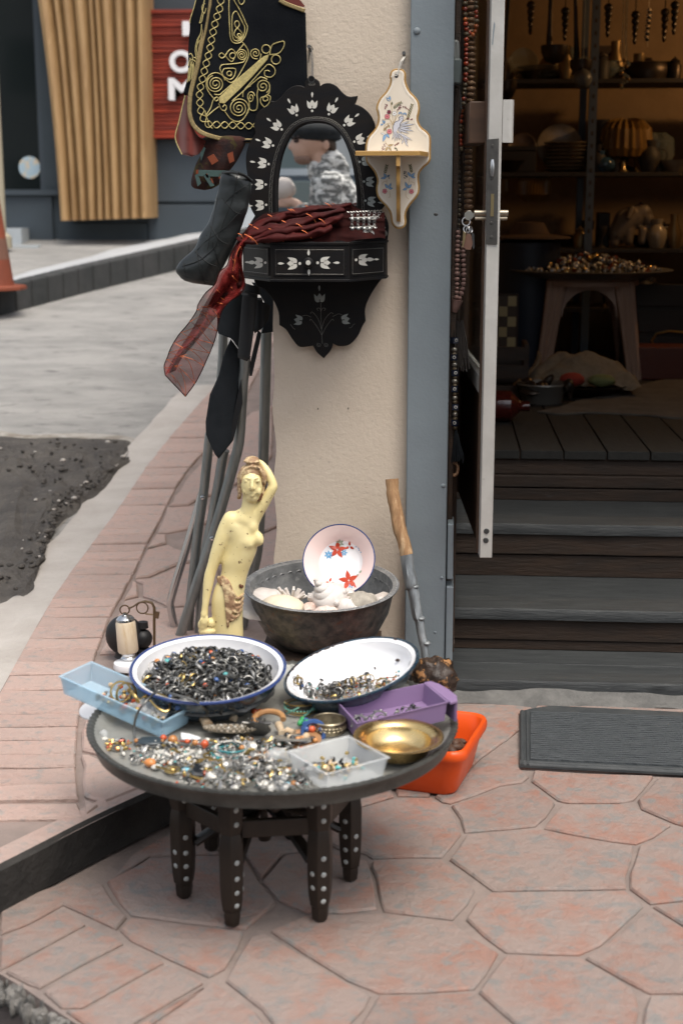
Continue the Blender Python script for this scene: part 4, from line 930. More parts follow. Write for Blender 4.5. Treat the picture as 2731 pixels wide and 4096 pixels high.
def ribbon(path, w0, m_, name, par, Yf, dy=.004, side=1, th=.0022):
    P = spline(path,5); L = []
    for i, q in enumerate(P):
        t = (P[min(i + 1, len(P) - 1)] - P[max(i - 1,0)]).normalized(); L.append((q, q + V((-t.y, t.x))*w0*side))
    b_ = B(); vs = []
    for a, c in L:
        for k in range(5): q = a.lerp(c, k/4); vs.append(at_y(tuple(q), Yf(q.x, q.y) - dy - (.0008 if k % 2 else 0)))
    b_.add(vs,[(i*5 + k, i*5 + k + 1,(i + 1)*5 + k + 1,(i + 1)*5 + k) for i in range(len(L) - 1) for k in range(4)])
    return obj(name, b_, m_, par, smooth=180, solid=th)
ribbon(cV((400,-700),(390,-400),(365,0),(340,150),(310,330),(270,500),(235,700),(185,900),(150,1050),(138,1200),(145,1300),(180,1400),(250,1480),(330,1525),(440,1560),(560,1585),(700,1597),(840,1601),(1000,1604)),17, M_braid, 'gold_braid', fr, Yv, side=-1)
ribbon(cV((1462,100),(1360,62),(1250,20),(1180,-20)),16, M_braid, 'gold_braid', fr, Yv, side=-1, dy=.005)
b_ = sheet(cV((1150,-60),(1300,-60),(1400,0),(1458,70),(1440,80),(1330,55),(1230,10)), lambda x, y: YW - .018,8,10); obj('lining', b_, M_lining, ves, smooth=180)
Yv2 = lambda x, y: YW - .20 - .02*math.sin(y*.01)
lf = [tuple(q) for q in spline(cV((330,-600,'c'),(260,-200),(235,0),(205,110),(172,215),(170,320),(158,420),(150,600),(150,760),(135,900),(100,1060),(200,1060,'c'),(260,700),(330,330),(380,0),(420,-600,'c')),4, True)]
lp_ = obj('side_panel', sheet(lf, lambda x, y: YW - .10,8,50), M_velvet, ves, smooth=180, solid=.003)
em = B()
for pts in ([(235,0),(205,110),(172,215),(168,260)],[(330,0),(310,120),(285,230),(275,255),(300,240),(320,150)],[(340,40),(310,60),(305,110),(330,150),(350,90)],[(300,270),(290,370),(250,450),(228,560),(240,640)],[(290,380),(260,450),(240,560)],[(280,450),(245,520),(250,620)],[(160,610),(180,600),(200,640),(190,720)],[(150,740),(165,680),(200,670),(230,690)],[(210,640),(240,660),(235,720)],[(170,650),(175,720),(165,820),(155,900)],[(190,690),(195,780),(185,870)],[(210,700),(210,780),(190,900)],[(155,760),(150,850),(140,920)],[(180,720),(178,800),(160,910)],[(200,720),(205,800),(180,890)]):
    em.tube([at_y(tuple(q), YW - .106) for q in spline(cV(*pts),5)],.0013,6)
obj('gold_embroidery', em, M_gold, lp_, smooth=60)
ln = [tuple(q) for q in spline(cB((66,515,'c'),(45,600),(22,700),(4,765),(8,810),(42,885,'c'),(115,890),(160,850),(178,800,'c'),(135,780),(98,720),(80,640)),4, True)]
lno = obj('lining', sheet(ln, lambda x, y: YW - .085 - .02*math.sin(x*.06),14,30), M_lining, ves, smooth=180, solid=.003)
em = B(); em.tube([at_y(tuple(q), YW - .10) for q in spline(cB((66,515),(45,600),(22,700),(4,765),(8,810),(40,880)),6)],.0016,6); obj('gold_edge', em, M_gold, lno, smooth=60)

# patterned knitted sock and quilted leather boot hanging below the vest
M_knit = mat('dark_patterned_knit',(.018,.013,.014),.95, c2=(.05,.014,.008), ns=26, c3=(.055,.04,.012), n3=34, f3=(.55,.6), bump=.002, bs=160)
sk = thing('patterned_sock', at_y(cJ((1300,1190))[0], YW - .10), 'dark knitted sock with teal and rust pattern hanging behind the boot', 'sock')
so_ = cJ((1280,860),(1530,860),(1500,985),(1430,1085),(1385,1148),(1320,1188),(1250,1190),(1206,1172),(1200,1130),(1225,1040),(1262,960))
so_ = [tuple(q) for q in spline(so_,4, True)]
obj('sock_body', puff(so_, YW - .05, lambda h: min(h*.5,.03)), M_knit, sk, smooth=180)
M_teal, M_rust = mat('teal_wool',(.05,.085,.078),.95, bump=.001, bs=200), mat('rust_wool',(.19,.045,.018),.95, bump=.001, bs=200)
def decal(pts, m_, Y, par, name='knit_pattern'): return obj(name, B().poly([at_y(q, Y) for q in pts],(0,-1,0),.002, cham=.0006), m_, par)
for i,(pts, m_) in enumerate((([(1240,1065),(1440,1070),(1425,1110),(1240,1105)], M_teal),([(1275,1100),(1310,1100),(1345,1165),(1320,1172)], M_teal),([(1222,1100),(1240,1090),(1262,1150),(1240,1170)], M_teal),([(1230,1065),(1247,1065),(1247,1090),(1230,1090)], M_rust),([(1285,1092),(1300,1085),(1312,1115),(1298,1118)], M_rust),([(1315,1120),(1330,1120),(1340,1150),(1325,1150)], M_rust),([(1368,1092),(1385,1088),(1392,1120),(1374,1122)], M_rust),([(1300,985),(1340,965),(1370,1010),(1330,1035)], M_rust),([(1425,965),(1460,950),(1470,1010),(1440,1025)], M_rust),([(1255,960),(1280,920),(1290,930),(1262,1010)], M_teal))):
    decal(cJ(*pts), m_, YW - .086, sk)
M_leather = mat('black_leather',(.012,.0145,.0145),.34, c2=(.019,.022,.022), ns=14, bump=.0009, bs=90, rvar=.1)
bt = thing('leather_boot',(at_y((775,1142), YW - .19)), 'black quilted soft leather boot with a drooping toe hanging beside the mirror', 'boot')
bo = [tuple(q) for q in spline([(888,694),(905,688),(960,690),(1008,722),(998,800),(985,860),(963,912),(945,962),(922,1011),(890,1075),(868,1130),(846,1143),(745,1126),(716,1100),(704,1078),(722,1046),(773,998),(797,945),(844,861),(868,780)],4, True)]
YBt = YW - .19
bb = puff(bo, YBt, lambda h: min(h*.62,.062) ,46,26,.004)
obj('boot_body', bb, M_leather, bt, smooth=180)
se = B()
def boot_on(q):
    r_ = poly_row(bo, q[1]); a, c = at_y((r_[0], q[1]), YBt), at_y((r_[1], q[1]), YBt); h = (c - a).length/2; D = min(h*.62,.062)
    u = (q[0] - (r_[0] + r_[1])/2)/((r_[1] - r_[0])/2); u = max(-.97, min(.97, u)); return at_y(q, YBt - D*math.sqrt(1 - u*u) - .0012)
for pts in ([(885,720),(865,820),(850,900),(830,1000)],[(950,700),(930,800),(890,900),(860,990)],[(880,780),(930,840),(970,860)],[(990,740),(930,780),(870,850)],[(975,830),(900,910),(830,960),(790,1000)],[(840,900),(880,960),(930,980)],[(780,1005),(830,1050),(880,1070)],[(860,990),(800,1040),(730,1065)],[(785,1000),(800,1070),(820,1135)],[(735,1050),(745,1120)],[(850,970),(880,1060)],[(712,1090),(760,1112),(850,1130)]):
    P = [tuple(q) for q in spline(pts,6)]; se.tube([boot_on(q) for q in P if poly_row(bo, q[1])],.0011,5)
obj('quilt_seam', se, mat('seam_thread',(.006,.007,.007),.7), bt, smooth=60)
rm = B(); rm.tube([at_y(tuple(q), YBt - .05 + .05*abs(i - 6)/6) for i, q in enumerate(spline([(890,692),(930,688),(975,700),(1006,724)],4))],.004,8); obj('boot_rim', rm, M_leather, bt, smooth=60)

# sheer maroon scarf with copper threads over the drawer box
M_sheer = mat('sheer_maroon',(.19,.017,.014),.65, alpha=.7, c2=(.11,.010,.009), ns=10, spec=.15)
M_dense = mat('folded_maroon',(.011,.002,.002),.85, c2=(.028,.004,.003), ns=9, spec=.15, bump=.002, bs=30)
M_copper = mat('copper_thread',(.34,.085,.025),.45,.6)
scf = thing('sheer_scarf', at_y(cY((300,2310))[0], YD - .02), 'sheer maroon scarf with glinting copper threads draped over the drawer box and hanging down', 'scarf')
def rails(L, R2, Yf, nu=10, n=6):
    l_, r_ = spline(L, n), spline(R2, n); N = min(len(l_), len(r_)); b_ = B()
    vs = [at_y(tuple(l_[i].lerp(r_[i], k/nu)), Yf(k/nu, i/(N - 1))) for i in range(N) for k in range(nu + 1)]
    b_.add(vs,[(i*(nu + 1) + k, i*(nu + 1) + k + 1,(i + 1)*(nu + 1) + k + 1,(i + 1)*(nu + 1) + k) for i in range(N - 1) for k in range(nu)]); return b_, l_, r_, N
Lr = cY((1040,350),(930,470),(830,640),(790,770),(700,850),(640,1000),(540,1090),(450,1230),(430,1310),(330,1460),(220,1590),(130,1740),(90,1850),(50,1950),(65,2060))
Rr = cY((1100,430),(1010,520),(965,620),(965,800),(1000,1000),(930,1120),(830,1180),(790,1220),(730,1300),(690,1430),(660,1600),(610,1740),(550,1880),(430,2130),(300,2310))
Ya = lambda u, v: YD + .02 - .05*min(1, v*4) + .014*math.sin(u*7 + v*9) + .008*math.sin(u*15 - v*14) + .012*noise.noise((u*5, v*16,2)) + .005*noise.noise((u*14, v*40,5))
b_, l_, r_, N = rails(Lr, Rr, Ya,14); obj('hanging_end', b_, M_sheer, scf, smooth=180)
Lb = cY((1030,370),(920,490),(835,650),(800,780),(720,860),(660,1000),(570,1150),(490,1300),(420,1450),(330,1600),(230,1750),(150,1880),(65,2050))
Rb = cY((1090,420),(1000,520),(960,640),(970,830),(990,1000),(900,1120),(800,1210),(700,1330),(600,1450),(480,1600),(380,1720),(260,1860),(185,2010))
b_, _, _, _ = rails(Lb, Rb, lambda u, v: Ya(u, v) - .012 + .006*math.sin(u*10),8); obj('inner_fold', b_, M_sheer, scf, smooth=180)
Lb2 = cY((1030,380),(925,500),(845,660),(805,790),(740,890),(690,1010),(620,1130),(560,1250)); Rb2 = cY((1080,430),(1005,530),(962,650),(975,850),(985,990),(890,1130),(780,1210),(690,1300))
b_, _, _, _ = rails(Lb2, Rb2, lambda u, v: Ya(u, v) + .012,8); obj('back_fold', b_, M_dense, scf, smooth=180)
th_ = B()
def thr(a, c, la, lb, k0=0.0, k1=1.0, r=.0007):
    P = []
    for i in range(9):
        t = i/8; k = k0 + (k1 - k0)*t; v = la + (lb - la)*t; j = v*(N - 1); i0 = int(min(N - 2, j)); f = j - i0
        q = l_[i0].lerp(l_[i0 + 1], f).lerp(r_[i0].lerp(r_[i0 + 1], f), k); P.append(at_y(tuple(q), Ya(k, v) - .016))
    th_.tube(P, r,4)
for v in (.56,.63,.70,.76,.82,.88,.94): thr(0,0, v, v - .05,0,.45); thr(0,0, v + .02, v - .06 + .12,.3,1); thr(0,0, v - .03, v + .06,.45,1.0); thr(0,0, v, v + .045,.05,.5)
for v in (.1,.16,.22,.27,.33,.38,.43,.48,.52): k = random.uniform(.1,.7); thr(0,0, v, v + .02, k, k + .28,.0013)
thr(0,0,.10,.24,.55,.45,.0018)
hm = B()
for L_ in (l_, r_): hm.tube([at_y(tuple(L_[i]), Ya(0 if L_ is l_ else 1, i/(N - 1)) - .001) for i in range(0, N,2)],.0014,5)
hm.tube([at_y(tuple(l_[N - 1].lerp(r_[N - 1], k/8)), Ya(k/8,1)) for k in range(9)],.0014,5)
obj('hem', hm, M_dense, scf)['kind'] = 'stuff'
obj('copper_thread', th_, M_copper, scf, smooth=60)['kind'] = 'stuff'
he = B()
def heapf(u, v):
    top = spline(cA((120,1190),(190,1110),(270,1062),(420,1026),(590,1004),(740,996),(860,1004),(1000,1030),(1110,1040)),6); bot = spline(cA((100,1246),(220,1256),(400,1256),(560,1254),(700,1252),(860,1246),(950,1238),(1040,1232),(1116,1226)),6)
    i = min(len(top) - 1, int(u*(len(top) - 1))); q = top[i].lerp(bot[i], v)
    ridge = .014*math.sin(v*12 + u*5) + .010*math.sin(v*21 - u*9 + 2)
    return at_y(tuple(q), YW - .14 - (.11 if u < .8 else .11 - (u - .8)*.3)*v ** .8 - max(0, ridge)*(1 - abs(2*v - 1)))
he.grid(heapf,48,24)
for q in he.v: q += V((0, noise.noise(q*22)*.012 + noise.noise(q*60)*.004, noise.noise(q*30 + V((4,4,4)))*.006))
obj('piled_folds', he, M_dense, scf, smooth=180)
fb2 = B(); tb = B()
for pts, r0, Y0, Y1 in (([(150,1190),(300,1110),(480,1062),(680,1035),(880,1000)],.020, YW - .19, YW - .13),([(90,1245),(200,1190),(420,1140),(620,1085),(830,1030)],.018, YW - .25, YW - .20),([(110,1248),(300,1200),(520,1160),(700,1120),(820,1070)],.017, YW - .265, YW - .225),([(130,1252),(330,1225),(560,1205),(740,1150)],.016, YW - .272, YW - .245),([(420,1060),(560,1030),(720,1010),(880,990)],.013, YW - .18, YW - .15)):
    P = spline(cA(*pts),7); M_ = len(P)
    W = [at_y(tuple(q), Y0 + (Y1 - Y0)*i/(M_ - 1)) for i, q in enumerate(P)]
    fb2.tube(W,[r0*(.7 + .75*math.sin(math.pi*(.12 + .8*i/M_)))*(1 + .45*noise.noise(W[i]*18)) for i in range(M_)],14, flat=.42)
    for i in range(2, M_ - 3,6):
        o_ = V((0,-r0*.75, r0*.55)); tb.tube([W[i] + o_*1.02 + V((-.008,0,.004)), W[i] + o_*1.12, W[i + 1] + V((0,-r0*.95,.0)), W[i + 1] + V((.006,-r0*.75,-r0*.6))],.0009,4)
for q in fb2.v: q += V((noise.noise(q*50)*.003, noise.noise(q*28)*.010 + noise.noise(q*75)*.005, noise.noise(q*34 + V((3,3,3)))*.009 + noise.noise(q*80)*.003))
obj('long_fold', fb2, mat('glossy_maroon',(.062,.007,.006),.7, c2=(.03,.004,.004), ns=16, spec=.2), scf, smooth=180)['kind'] = 'stuff'
obj('copper_thread', tb, M_copper, scf, smooth=60)['kind'] = 'stuff'

# silver coin headband hanging out of the box
M_silver = mat('worn_silver',(.52,.51,.48),.4,.9, c2=(.22,.22,.21), ns=120, bump=.0006, bs=300)
hb = thing('coin_headband', at_y(cA((990,1225))[0], YD + .05), 'silver chain headband with a row of coins hanging over the drawer box', 'headband')
Yh = lambda x: YW - .225 + max(0,(x - 1000)/110)*.10
def hp(x, y, d_=0): return at_y(cA((x, y))[0], Yh(x) - d_)
cols_ = (884,925,966,1002,1038,1072,1096)
me_link = mesh_of('link', B().torus((0,0,0),.0036,.0009, rx(R(90)),10,4), M_silver,60)
me_stud = mesh_of('stud', B().ell((0,0,0),(.0055,.0035,.0055), None,8,6).ell((0,-.003,.0),.0022, None,6,4).ell((.005,0,.003),.0022, None,5,4).ell((-.005,0,.003),.0022, None,5,4).ell((0,0,-.006),.0022, None,5,4), M_silver,60)
me_coin = mesh_of('coin', B().lathe([(0,.0004),(.006,.0005),(.009,.0002),(.0096,.0008),(.0104,.0006),(.0104,-.0006),(0,-.0006)],18,(0,0,0), rx(R(90))).torus((0,-.0004,0),.0055,.0006, rx(R(90)),14,4), M_silver,40)
for i, x in enumerate(cols_):
    for y in (1052,1068): inst('link', me_link, hp(x + 1, y),(0,0, R(60*(y > 1060))), hb)
    inst('stud', me_stud, hp(x,1092,.003),(0,0,0), hb)
    for y in (1112,1128,1140): inst('link', me_link, hp(x, y),(0,0, R(70*(y == 1128))), hb)
    inst('stud', me_stud, hp(x + 3,1158,.003),(0,0,0), hb)
    for y in (1174,): inst('link', me_link, hp(x + 6, y),(0,0,.5), hb)
    inst('coin', me_coin, hp(x + 12,1202 - i*2,.004),(R(random.uniform(-12,12)),0, R(random.uniform(-40,40))), hb,1.02 - .03*i)
    if i < 6:
        for f in (.35,.7): inst('link', me_link, hp(x + (cols_[i + 1] - x)*f,1090 - 2*i),(0, R(90),0), hb); inst('link', me_link, hp(x + (cols_[i + 1] - x)*f + 3,1156 - 2*i),(0, R(90),0), hb)
b_ = B(); b_.tube([hp(x,1044 - (x - 850)*.05 + 4*math.sin(x*.3)) for x in range(850,1100,6)],.0014,6); obj('chain', b_, M_silver, hb)

# folded camp chairs leaning against the pillar's corner
M_tube = mat('grey_steel_tube',(.30,.32,.32),.38,.8, c2=(.22,.24,.24), ns=12, stretch=(3,3,.4), bump=.0003, bs=200)
M_chrome = mat('bright_tube',(.55,.56,.57),.2,1.0)
M_canvas = mat('charcoal_canvas',(.016,.019,.022),.85, spec=.2, c2=(.022,.025,.028), ns=20, bump=.0006, bs=300)
M_blackp = mat('black_plastic',(.010,.010,.011),.5)
chair = thing('folding_chair', at_g(cC((200,2262))[0]), 'folded camp chair of grey tubes and charcoal canvas leaning beside the pillar', 'folding chair')
def YT(y): return 4.02 + .17*max(0,(y - 1200))/1340
def ctube(pts, r, name, m_=None, foot=True, dy=0.0, par=None):
    P = [tuple(q) for q in spline(cC(*pts),8)]; W = [at_y(q, YT(q[1]) + dy) for q in P]
    if foot:
        g = W[-1]; d_ = (W[-1] - W[-3]).normalized(); k = (g.z - hill(g.y))/max(.2,-d_.z); W.append(g + d_*max(0, k))
    return obj(name, B().tube(W, r,12), m_ or M_tube, par or chair, smooth=60)
t1 = ctube([(560,600),(556,700),(545,800),(530,1060),(520,1150),(498,1240),(430,1480),(365,1700),(280,1950),(200,2200),(180,2262)],.0152, 'front_tube', dy=-.06)
ctube([(440,1175),(430,1210),(400,1390),(362,1600),(330,1760),(310,1900),(290,2262)],.0145, 'cross_tube', dy=-.03)
ctube([(352,1080),(330,1300),(312,1460),(285,1640),(262,1850),(240,2050),(225,2262)],.0145, 'rear_tube')
ctube([(308,1430),(265,1580),(200,1800),(150,1960),(122,2070),(124,2110),(140,2190),(158,2262)],.0125, 'bent_foot', M_chrome, dy=.03)
ctube([(688,330),(684,500),(675,900),(666,1240),(650,1500),(635,1740),(612,1870)],.0160, 'back_tube', dy=.05)
ctube([(432,470),(428,600),(418,760),(405,900)],.0135, 'arm_tube', foot=False, dy=.05)
for q in cC((311,1457),(366,1697)):
    c = at_y(q, YT(q[1]) - .02 - (.06 if q[0] > 830 else 0)); obj('rivet', B().lathe([(0,.005),(.005,.0045),(.0075,.001),(.0075,-.004)],12, c, rx(R(90))), M_chrome, chair)
def csheet(pts, Y, name, m_, th=.004, bow=.02):
    P = cC(*pts); x0, x1 = min(q[0] for q in P), max(q[0] for q in P)
    return obj(name, sheet(P, lambda x, y: Y(x, y) - bow*math.sin(math.pi*(x - x0)/(x1 - x0)),12,30), m_, chair, smooth=180, solid=th)
csheet([(395,330),(545,235),(550,640),(530,590),(480,520),(402,490)], lambda x, y: 3.98, 'seat_canvas', M_canvas)
csheet([(405,740),(440,600),(475,525),(530,600),(535,760),(505,950),(478,1130),(402,1222),(386,1205),(332,1085),(330,1010),(355,850)], lambda x, y: 4.0, 'seat_canvas', M_canvas)
csheet([(535,760),(545,900),(490,1120),(405,1228),(398,1215),(470,1080)], lambda x, y: 3.985, 'canvas_hem', M_blackp, bow=.0)
csheet([(590,660),(635,470),(655,490),(650,520),(600,740),(585,740)], lambda x, y: 3.99, 'canvas_hem', M_blackp, bow=0)
csheet([(556,258),(622,270),(618,300),(585,640),(530,636)], lambda x, y: 3.94, 'arm_pad', M_blackp,.02,.012)
csheet([(570,205),(625,215),(628,262),(560,262)], lambda x, y: 3.96, 'hinge_block', M_blackp,.03,.01)
csheet([(632,280),(690,330),(680,400),(660,460),(630,470),(625,360)], lambda x, y: 3.99, 'hinge_block', M_blackp,.03,.01)
csheet([(600,190),(660,200),(715,260),(740,340),(735,480),(655,490),(690,380),(670,300)], lambda x, y: 4.06, 'hinge_block', M_canvas,.01,.0)
# ================================================================ STATUE
YSt = 3.50
SPX = at_y(cX((101,1000))[0], YSt).x - at_y(cX((1,1000))[0], YSt).x; SPX /= 100      # metres per pixel of that view
def sp(x, y, d=0.0): return at_y(cX((x, y))[0], YSt - d*SPX)        # d: towards the viewer, in the same pixels
def remesh(b_, vox, smooth_it=6, fac=.5):
    me = bpy.data.meshes.new('tmp'); me.from_pydata([tuple(q) for q in b_.v],[], b_.f); me.update(); o = bpy.data.objects.new('tmp', me); col.objects.link(o)
    md = o.modifiers.new('r', 'REMESH'); md.mode = 'VOXEL'; md.voxel_size = vox
    ms = o.modifiers.new('s', 'SMOOTH'); ms.iterations = smooth_it; ms.factor = fac
    dg = bpy.context.evaluated_depsgraph_get(); ev = o.evaluated_get(dg); m2 = ev.to_mesh()
    out = B(); out.v = [v.co.copy() for v in m2.vertices]; out.f = [tuple(p.vertices) for p in m2.polygons]; out.m = [0]*len(out.f)
    ev.to_mesh_clear(); bpy.data.objects.remove(o); bpy.data.meshes.remove(me); return out
def limb(b_, pts, n=14, dz=1.0):
    """pts: (x, y, depth, r) in view pixels -> tapered limb"""
    P = spline([V(q) for q in pts],5); b_.tube([sp(q[0], q[1], q[2]) for q in P],[q[3]*SPX for q in P], n, up=V((0,1,0)))
    for q in (P[0], P[-1]): b_.ell(sp(q[0], q[1], q[2]), q[3]*SPX, None,14,10)
bd = B()
prof = [(950,545,205,125),(1050,575,190,140),(1150,585,182,145),(1280,560,185,140),(1400,512,188,135),(1550,478,163,122),(1700,425,182,140),(1850,395,195,155),(2000,390,190,155),(2150,398,182,150),(2350,412,176,145),(2700,415,165,140),(3100,410,175,150),(3250,410,180,155)]
pp_ = spline([V(q) for q in prof],4)
vs = []; n_ = 28
for q in pp_:
    c = sp(q[1], q[0],0)
    for k in range(n_): a = 2*math.pi*k/n_; vs.append(c + V((math.cos(a)*q[2]*SPX, math.sin(a)*q[3]*SPX,0)))
L = len(pp_); bd.add(vs,[(j*n_ + k,(j + 1)*n_ + k,(j + 1)*n_ + (k + 1) % n_, j*n_ + (k + 1) % n_) for j in range(L - 1) for k in range(n_)] + [tuple(range(n_)), tuple(reversed(range((L - 1)*n_, L*n_)))])
E = lambda x, y, d, a, b2, c2, M=None: bd.ell(sp(x, y, d),(a*SPX, c2*SPX, b2*SPX), M,18,14)
E(560,950,0,205,90,115); E(700,900,-5,85,110,90)
limb(bd,[(668,620,20,92),(655,720,10,90),(640,830,5,105),(610,900,0,130)])
E(688,480,35,132,205,140); E(690,610,55,92,92,95); E(690,655,70,52,40,60)
E(480,985,20,130,120,105); E(560,900,15,150,75,95); E(520,1080,40,120,110,90); E(690,985,20,80,110,100); limb(bd,[(640,800,-10,80),(540,860,-8,85),(440,905,-5,90)])
E(600,1110,55,118,125,80); E(618,1170,72,118,112,84); E(652,1208,100,50,50,48); E(770,1135,55,64,92,76); E(800,1165,72,34,45,45); E(676,1220,147,10,10,9); E(826,1168,100,8,10,9)
limb(bd,[(440,905,0,112),(390,1000,5,108),(335,1130,20,100),(270,1300,35,86),(218,1450,50,72),(182,1560,58,70),(165,1650,66,68),(142,1800,80,54),(122,1960,95,44),(112,2050,100,46)])
for k,(x, y) in enumerate(((75,2110),(100,2135),(128,2140),(150,2125))): limb(bd,[(112 + 8*k,2060,110,22),(x, y,130,19),(x - 6, y + 55,118,16)],8)
E(110,2170,60,75,85,75); E(190,2150,50,60,70,70); E(150,2240,50,110,60,85); limb(bd,[(150,2220,30,95),(150,2600,20,105),(160,3200,10,120)])
limb(bd,[(700,905,-10,92),(770,800,-5,74),(855,660,0,66),(925,535,0,60),(940,490,-5,56),(915,410,-20,52),(868,310,-45,46),(815,235,-70,36),(770,205,-70,34)])
for k in range(4): limb(bd,[(775 - k*4,200,-60 + k*14,18),(735 - k*6,178 + k*6,-40 + k*16,15),(700 - k*4,185 + k*9,-30 + k*16,12)],8)
limb(bd,[(690,405,165,17),(690,460,182,20),(690,515,196,25),(690,530,186,22)],10); E(668,528,172,15,13,14); E(712,528,172,15,13,14)
for s_ in (-1,1):
    limb(bd,[(690 + s_*24,412,166,10),(690 + s_*65,398,150,13),(690 + s_*105,415,122,10)],8); E(690 + s_*66,436,148,34,17,18); E(690 + s_*75,560,118,38,50,34)
limb(bd,[(655,585,146,9),(680,578,160,13),(690,581,162,12),(700,578,160,13),(725,585,146,9)],8); limb(bd,[(662,604,146,10),(690,612,158,16),(718,604,146,10)],8)
body = remesh(bd,.0021,4,.45)
import numpy as np
_p = np.array([tuple(q) for q in body.v]); _e = np.array([(f[i], f[(i + 1) % len(f)]) for f in body.f for i in range(len(f))])
_w = np.clip((sp(600,760).z - _p[:,2])/.02,0,1)*np.clip((_p[:,2] - sp(100,2000).z)/.01,0,1)*.55
_d = np.maximum(1, np.bincount(_e[:,0], minlength=len(_p)))[:, None]
for _ in range(26):
    _s = np.stack([np.bincount(_e[:,0], weights=_p[_e[:,1], k], minlength=len(_p)) for k in range(3)],1)/_d
    _p = _p + (_s - _p)*_w[:, None]
body.v = [V(q) for q in _p]
M_ivory = mat('chipped_yellow_paint',(.79,.68,.36),.42, c2=(.73,.61,.29), ns=14, c3=(.12,.06,.03), n3=75, f3=(.655,.68), bump=.0006, bs=60)
M_hair = mat('worn_brown_paint',(.30,.18,.10),.65, c2=(.60,.46,.26), ns=70, fac=(.45,.62), c3=(.07,.035,.02), n3=50, f3=(.6,.7), bump=.002, bs=160)
stt = thing('nude_statue', V((sp(410,3250).x, YSt, hill(YSt))), 'chipped yellow plaster statue of a woman, one arm raised to her head', 'statue')
obj('body', body, M_ivory, stt, smooth=180)
zb2 = hill(YSt) - .004
obj('plinth', B().lathe([(0,.03),(.075,.03),(.082,.022),(.085,0),(0,0)],32, V((sp(350,3250).x, YSt, zb2)), wob=lambda q, a: V((q.x*1.25, q.y, q.z))), M_ivory, stt, smooth=40)
hb_ = B()
def H(x, y, d, a, b2, c2): hb_.ell(sp(x, y, d),(a*SPX, c2*SPX, b2*SPX), None,14,10)
H(685,330,-10,150,110,140); H(688,185,0,92,52,80); H(700,225,0,70,40,80)
for k in range(26):
    t = k/25; a = math.pi*(1.12 - 1.22*t); x, y = 690 + 142*math.cos(a),420 - 140*math.sin(a)
    limb(hb_,[(x*.93 + 50, y - 20,105 - 40*abs(t - .5),15),(x, y,75 - 60*abs(t - .5),24),(690 + 165*math.cos(a),420 - 165*math.sin(a) - 12,10,20)],8)
for k in range(9): limb(hb_,[(560 - k*2,330 + 34*k,40,24),(535 - 10*math.sin(k*1.7),360 + 34*k,20,24),(530 + (k > 6)*15,395 + 30*k,0,18)],8)
for k in range(6): limb(hb_,[(820,350 + 45*k,30,16),(832 + 4*math.sin(k),385 + 45*k,10,18)],8)
limb(hb_,[(600,195,60,18),(690,212,85,16),(770,200,55,16)],8)
obj('hair', remesh(hb_,.0024,1,.3), M_hair, stt, smooth=180)
def front(x, y):
    for a, b2 in zip(pp_, pp_[1:]):
        if a[0] <= y <= b2[0]:
            q = a.lerp(b2,(y - a[0])/(b2[0] - a[0])); u = max(-.98, min(.98,(x - q[1])/q[2])); return q[3]*math.sqrt(1 - u*u)
    return 140
dr_ = B()
for pts, r_ in (([(275,1600),(330,1660),(370,1800),(385,1950),(395,2100),(400,2200)],26),([(310,1590),(370,1680),(400,1820),(410,1960),(410,2120)],28),([(355,1600),(410,1720),(440,1860),(440,2000),(420,2110)],26),([(330,1580),(400,1640),(450,1760),(500,1840),(545,1840),(590,1790)],20),([(390,1660),(430,1790),(480,1900),(540,1900),(585,1840)],26),([(400,1750),(440,1870),(490,1960),(545,1950),(580,1890)],27),([(420,1900),(460,1990),(520,2010),(570,1960)],27),([(420,2000),(450,2060),(500,2070),(560,2000)],24),([(410,2080),(440,2110),(480,2100)],20),([(290,1580),(280,1620),(320,1700)],20)):
    P = spline(pts,6); M_ = len(P); dr_.tube([sp(q.x, q.y, front(q.x, q.y) + 6 + 5*math.sin(i)) for i, q in enumerate(P)],[r_*SPX*(.5 + .5*math.sin(math.pi*(.15 + .75*i/M_))) for i in range(M_)],8, flat=.7)
obj('drape', remesh(dr_,.0021,1,.3), M_hair, stt, smooth=180)
for pts in ([(755,490),(790,480),(815,500),(810,560),(830,610),(825,650),(790,670),(750,680),(725,668),(760,650),(790,610),(785,560),(770,530)],[(530,1690),(555,1675),(560,1690),(575,1685),(590,1710),(570,1730),(545,1725)]):
    b_ = B()
    P = spline(pts,2, True); f_ = (lambda q: 100 - max(0,(q.x - 740))*.9) if pts[0][0] > 700 else (lambda q: front(q.x, q.y) + 2)
    c = sum((q for q in P), V((0,0)))/len(P); vs = [sp(q.x, q.y, f_(q)) for q in P] + [sp(c.x, c.y, f_(c) + 14)]
    b_.add(vs,[(i, len(P),(i + 1) % len(P)) for i in range(len(P))])
    obj('flaked_patch', b_, mat('bare_brown',(.17,.07,.035),.7, c2=(.1,.04,.02), ns=60), stt, smooth=0)
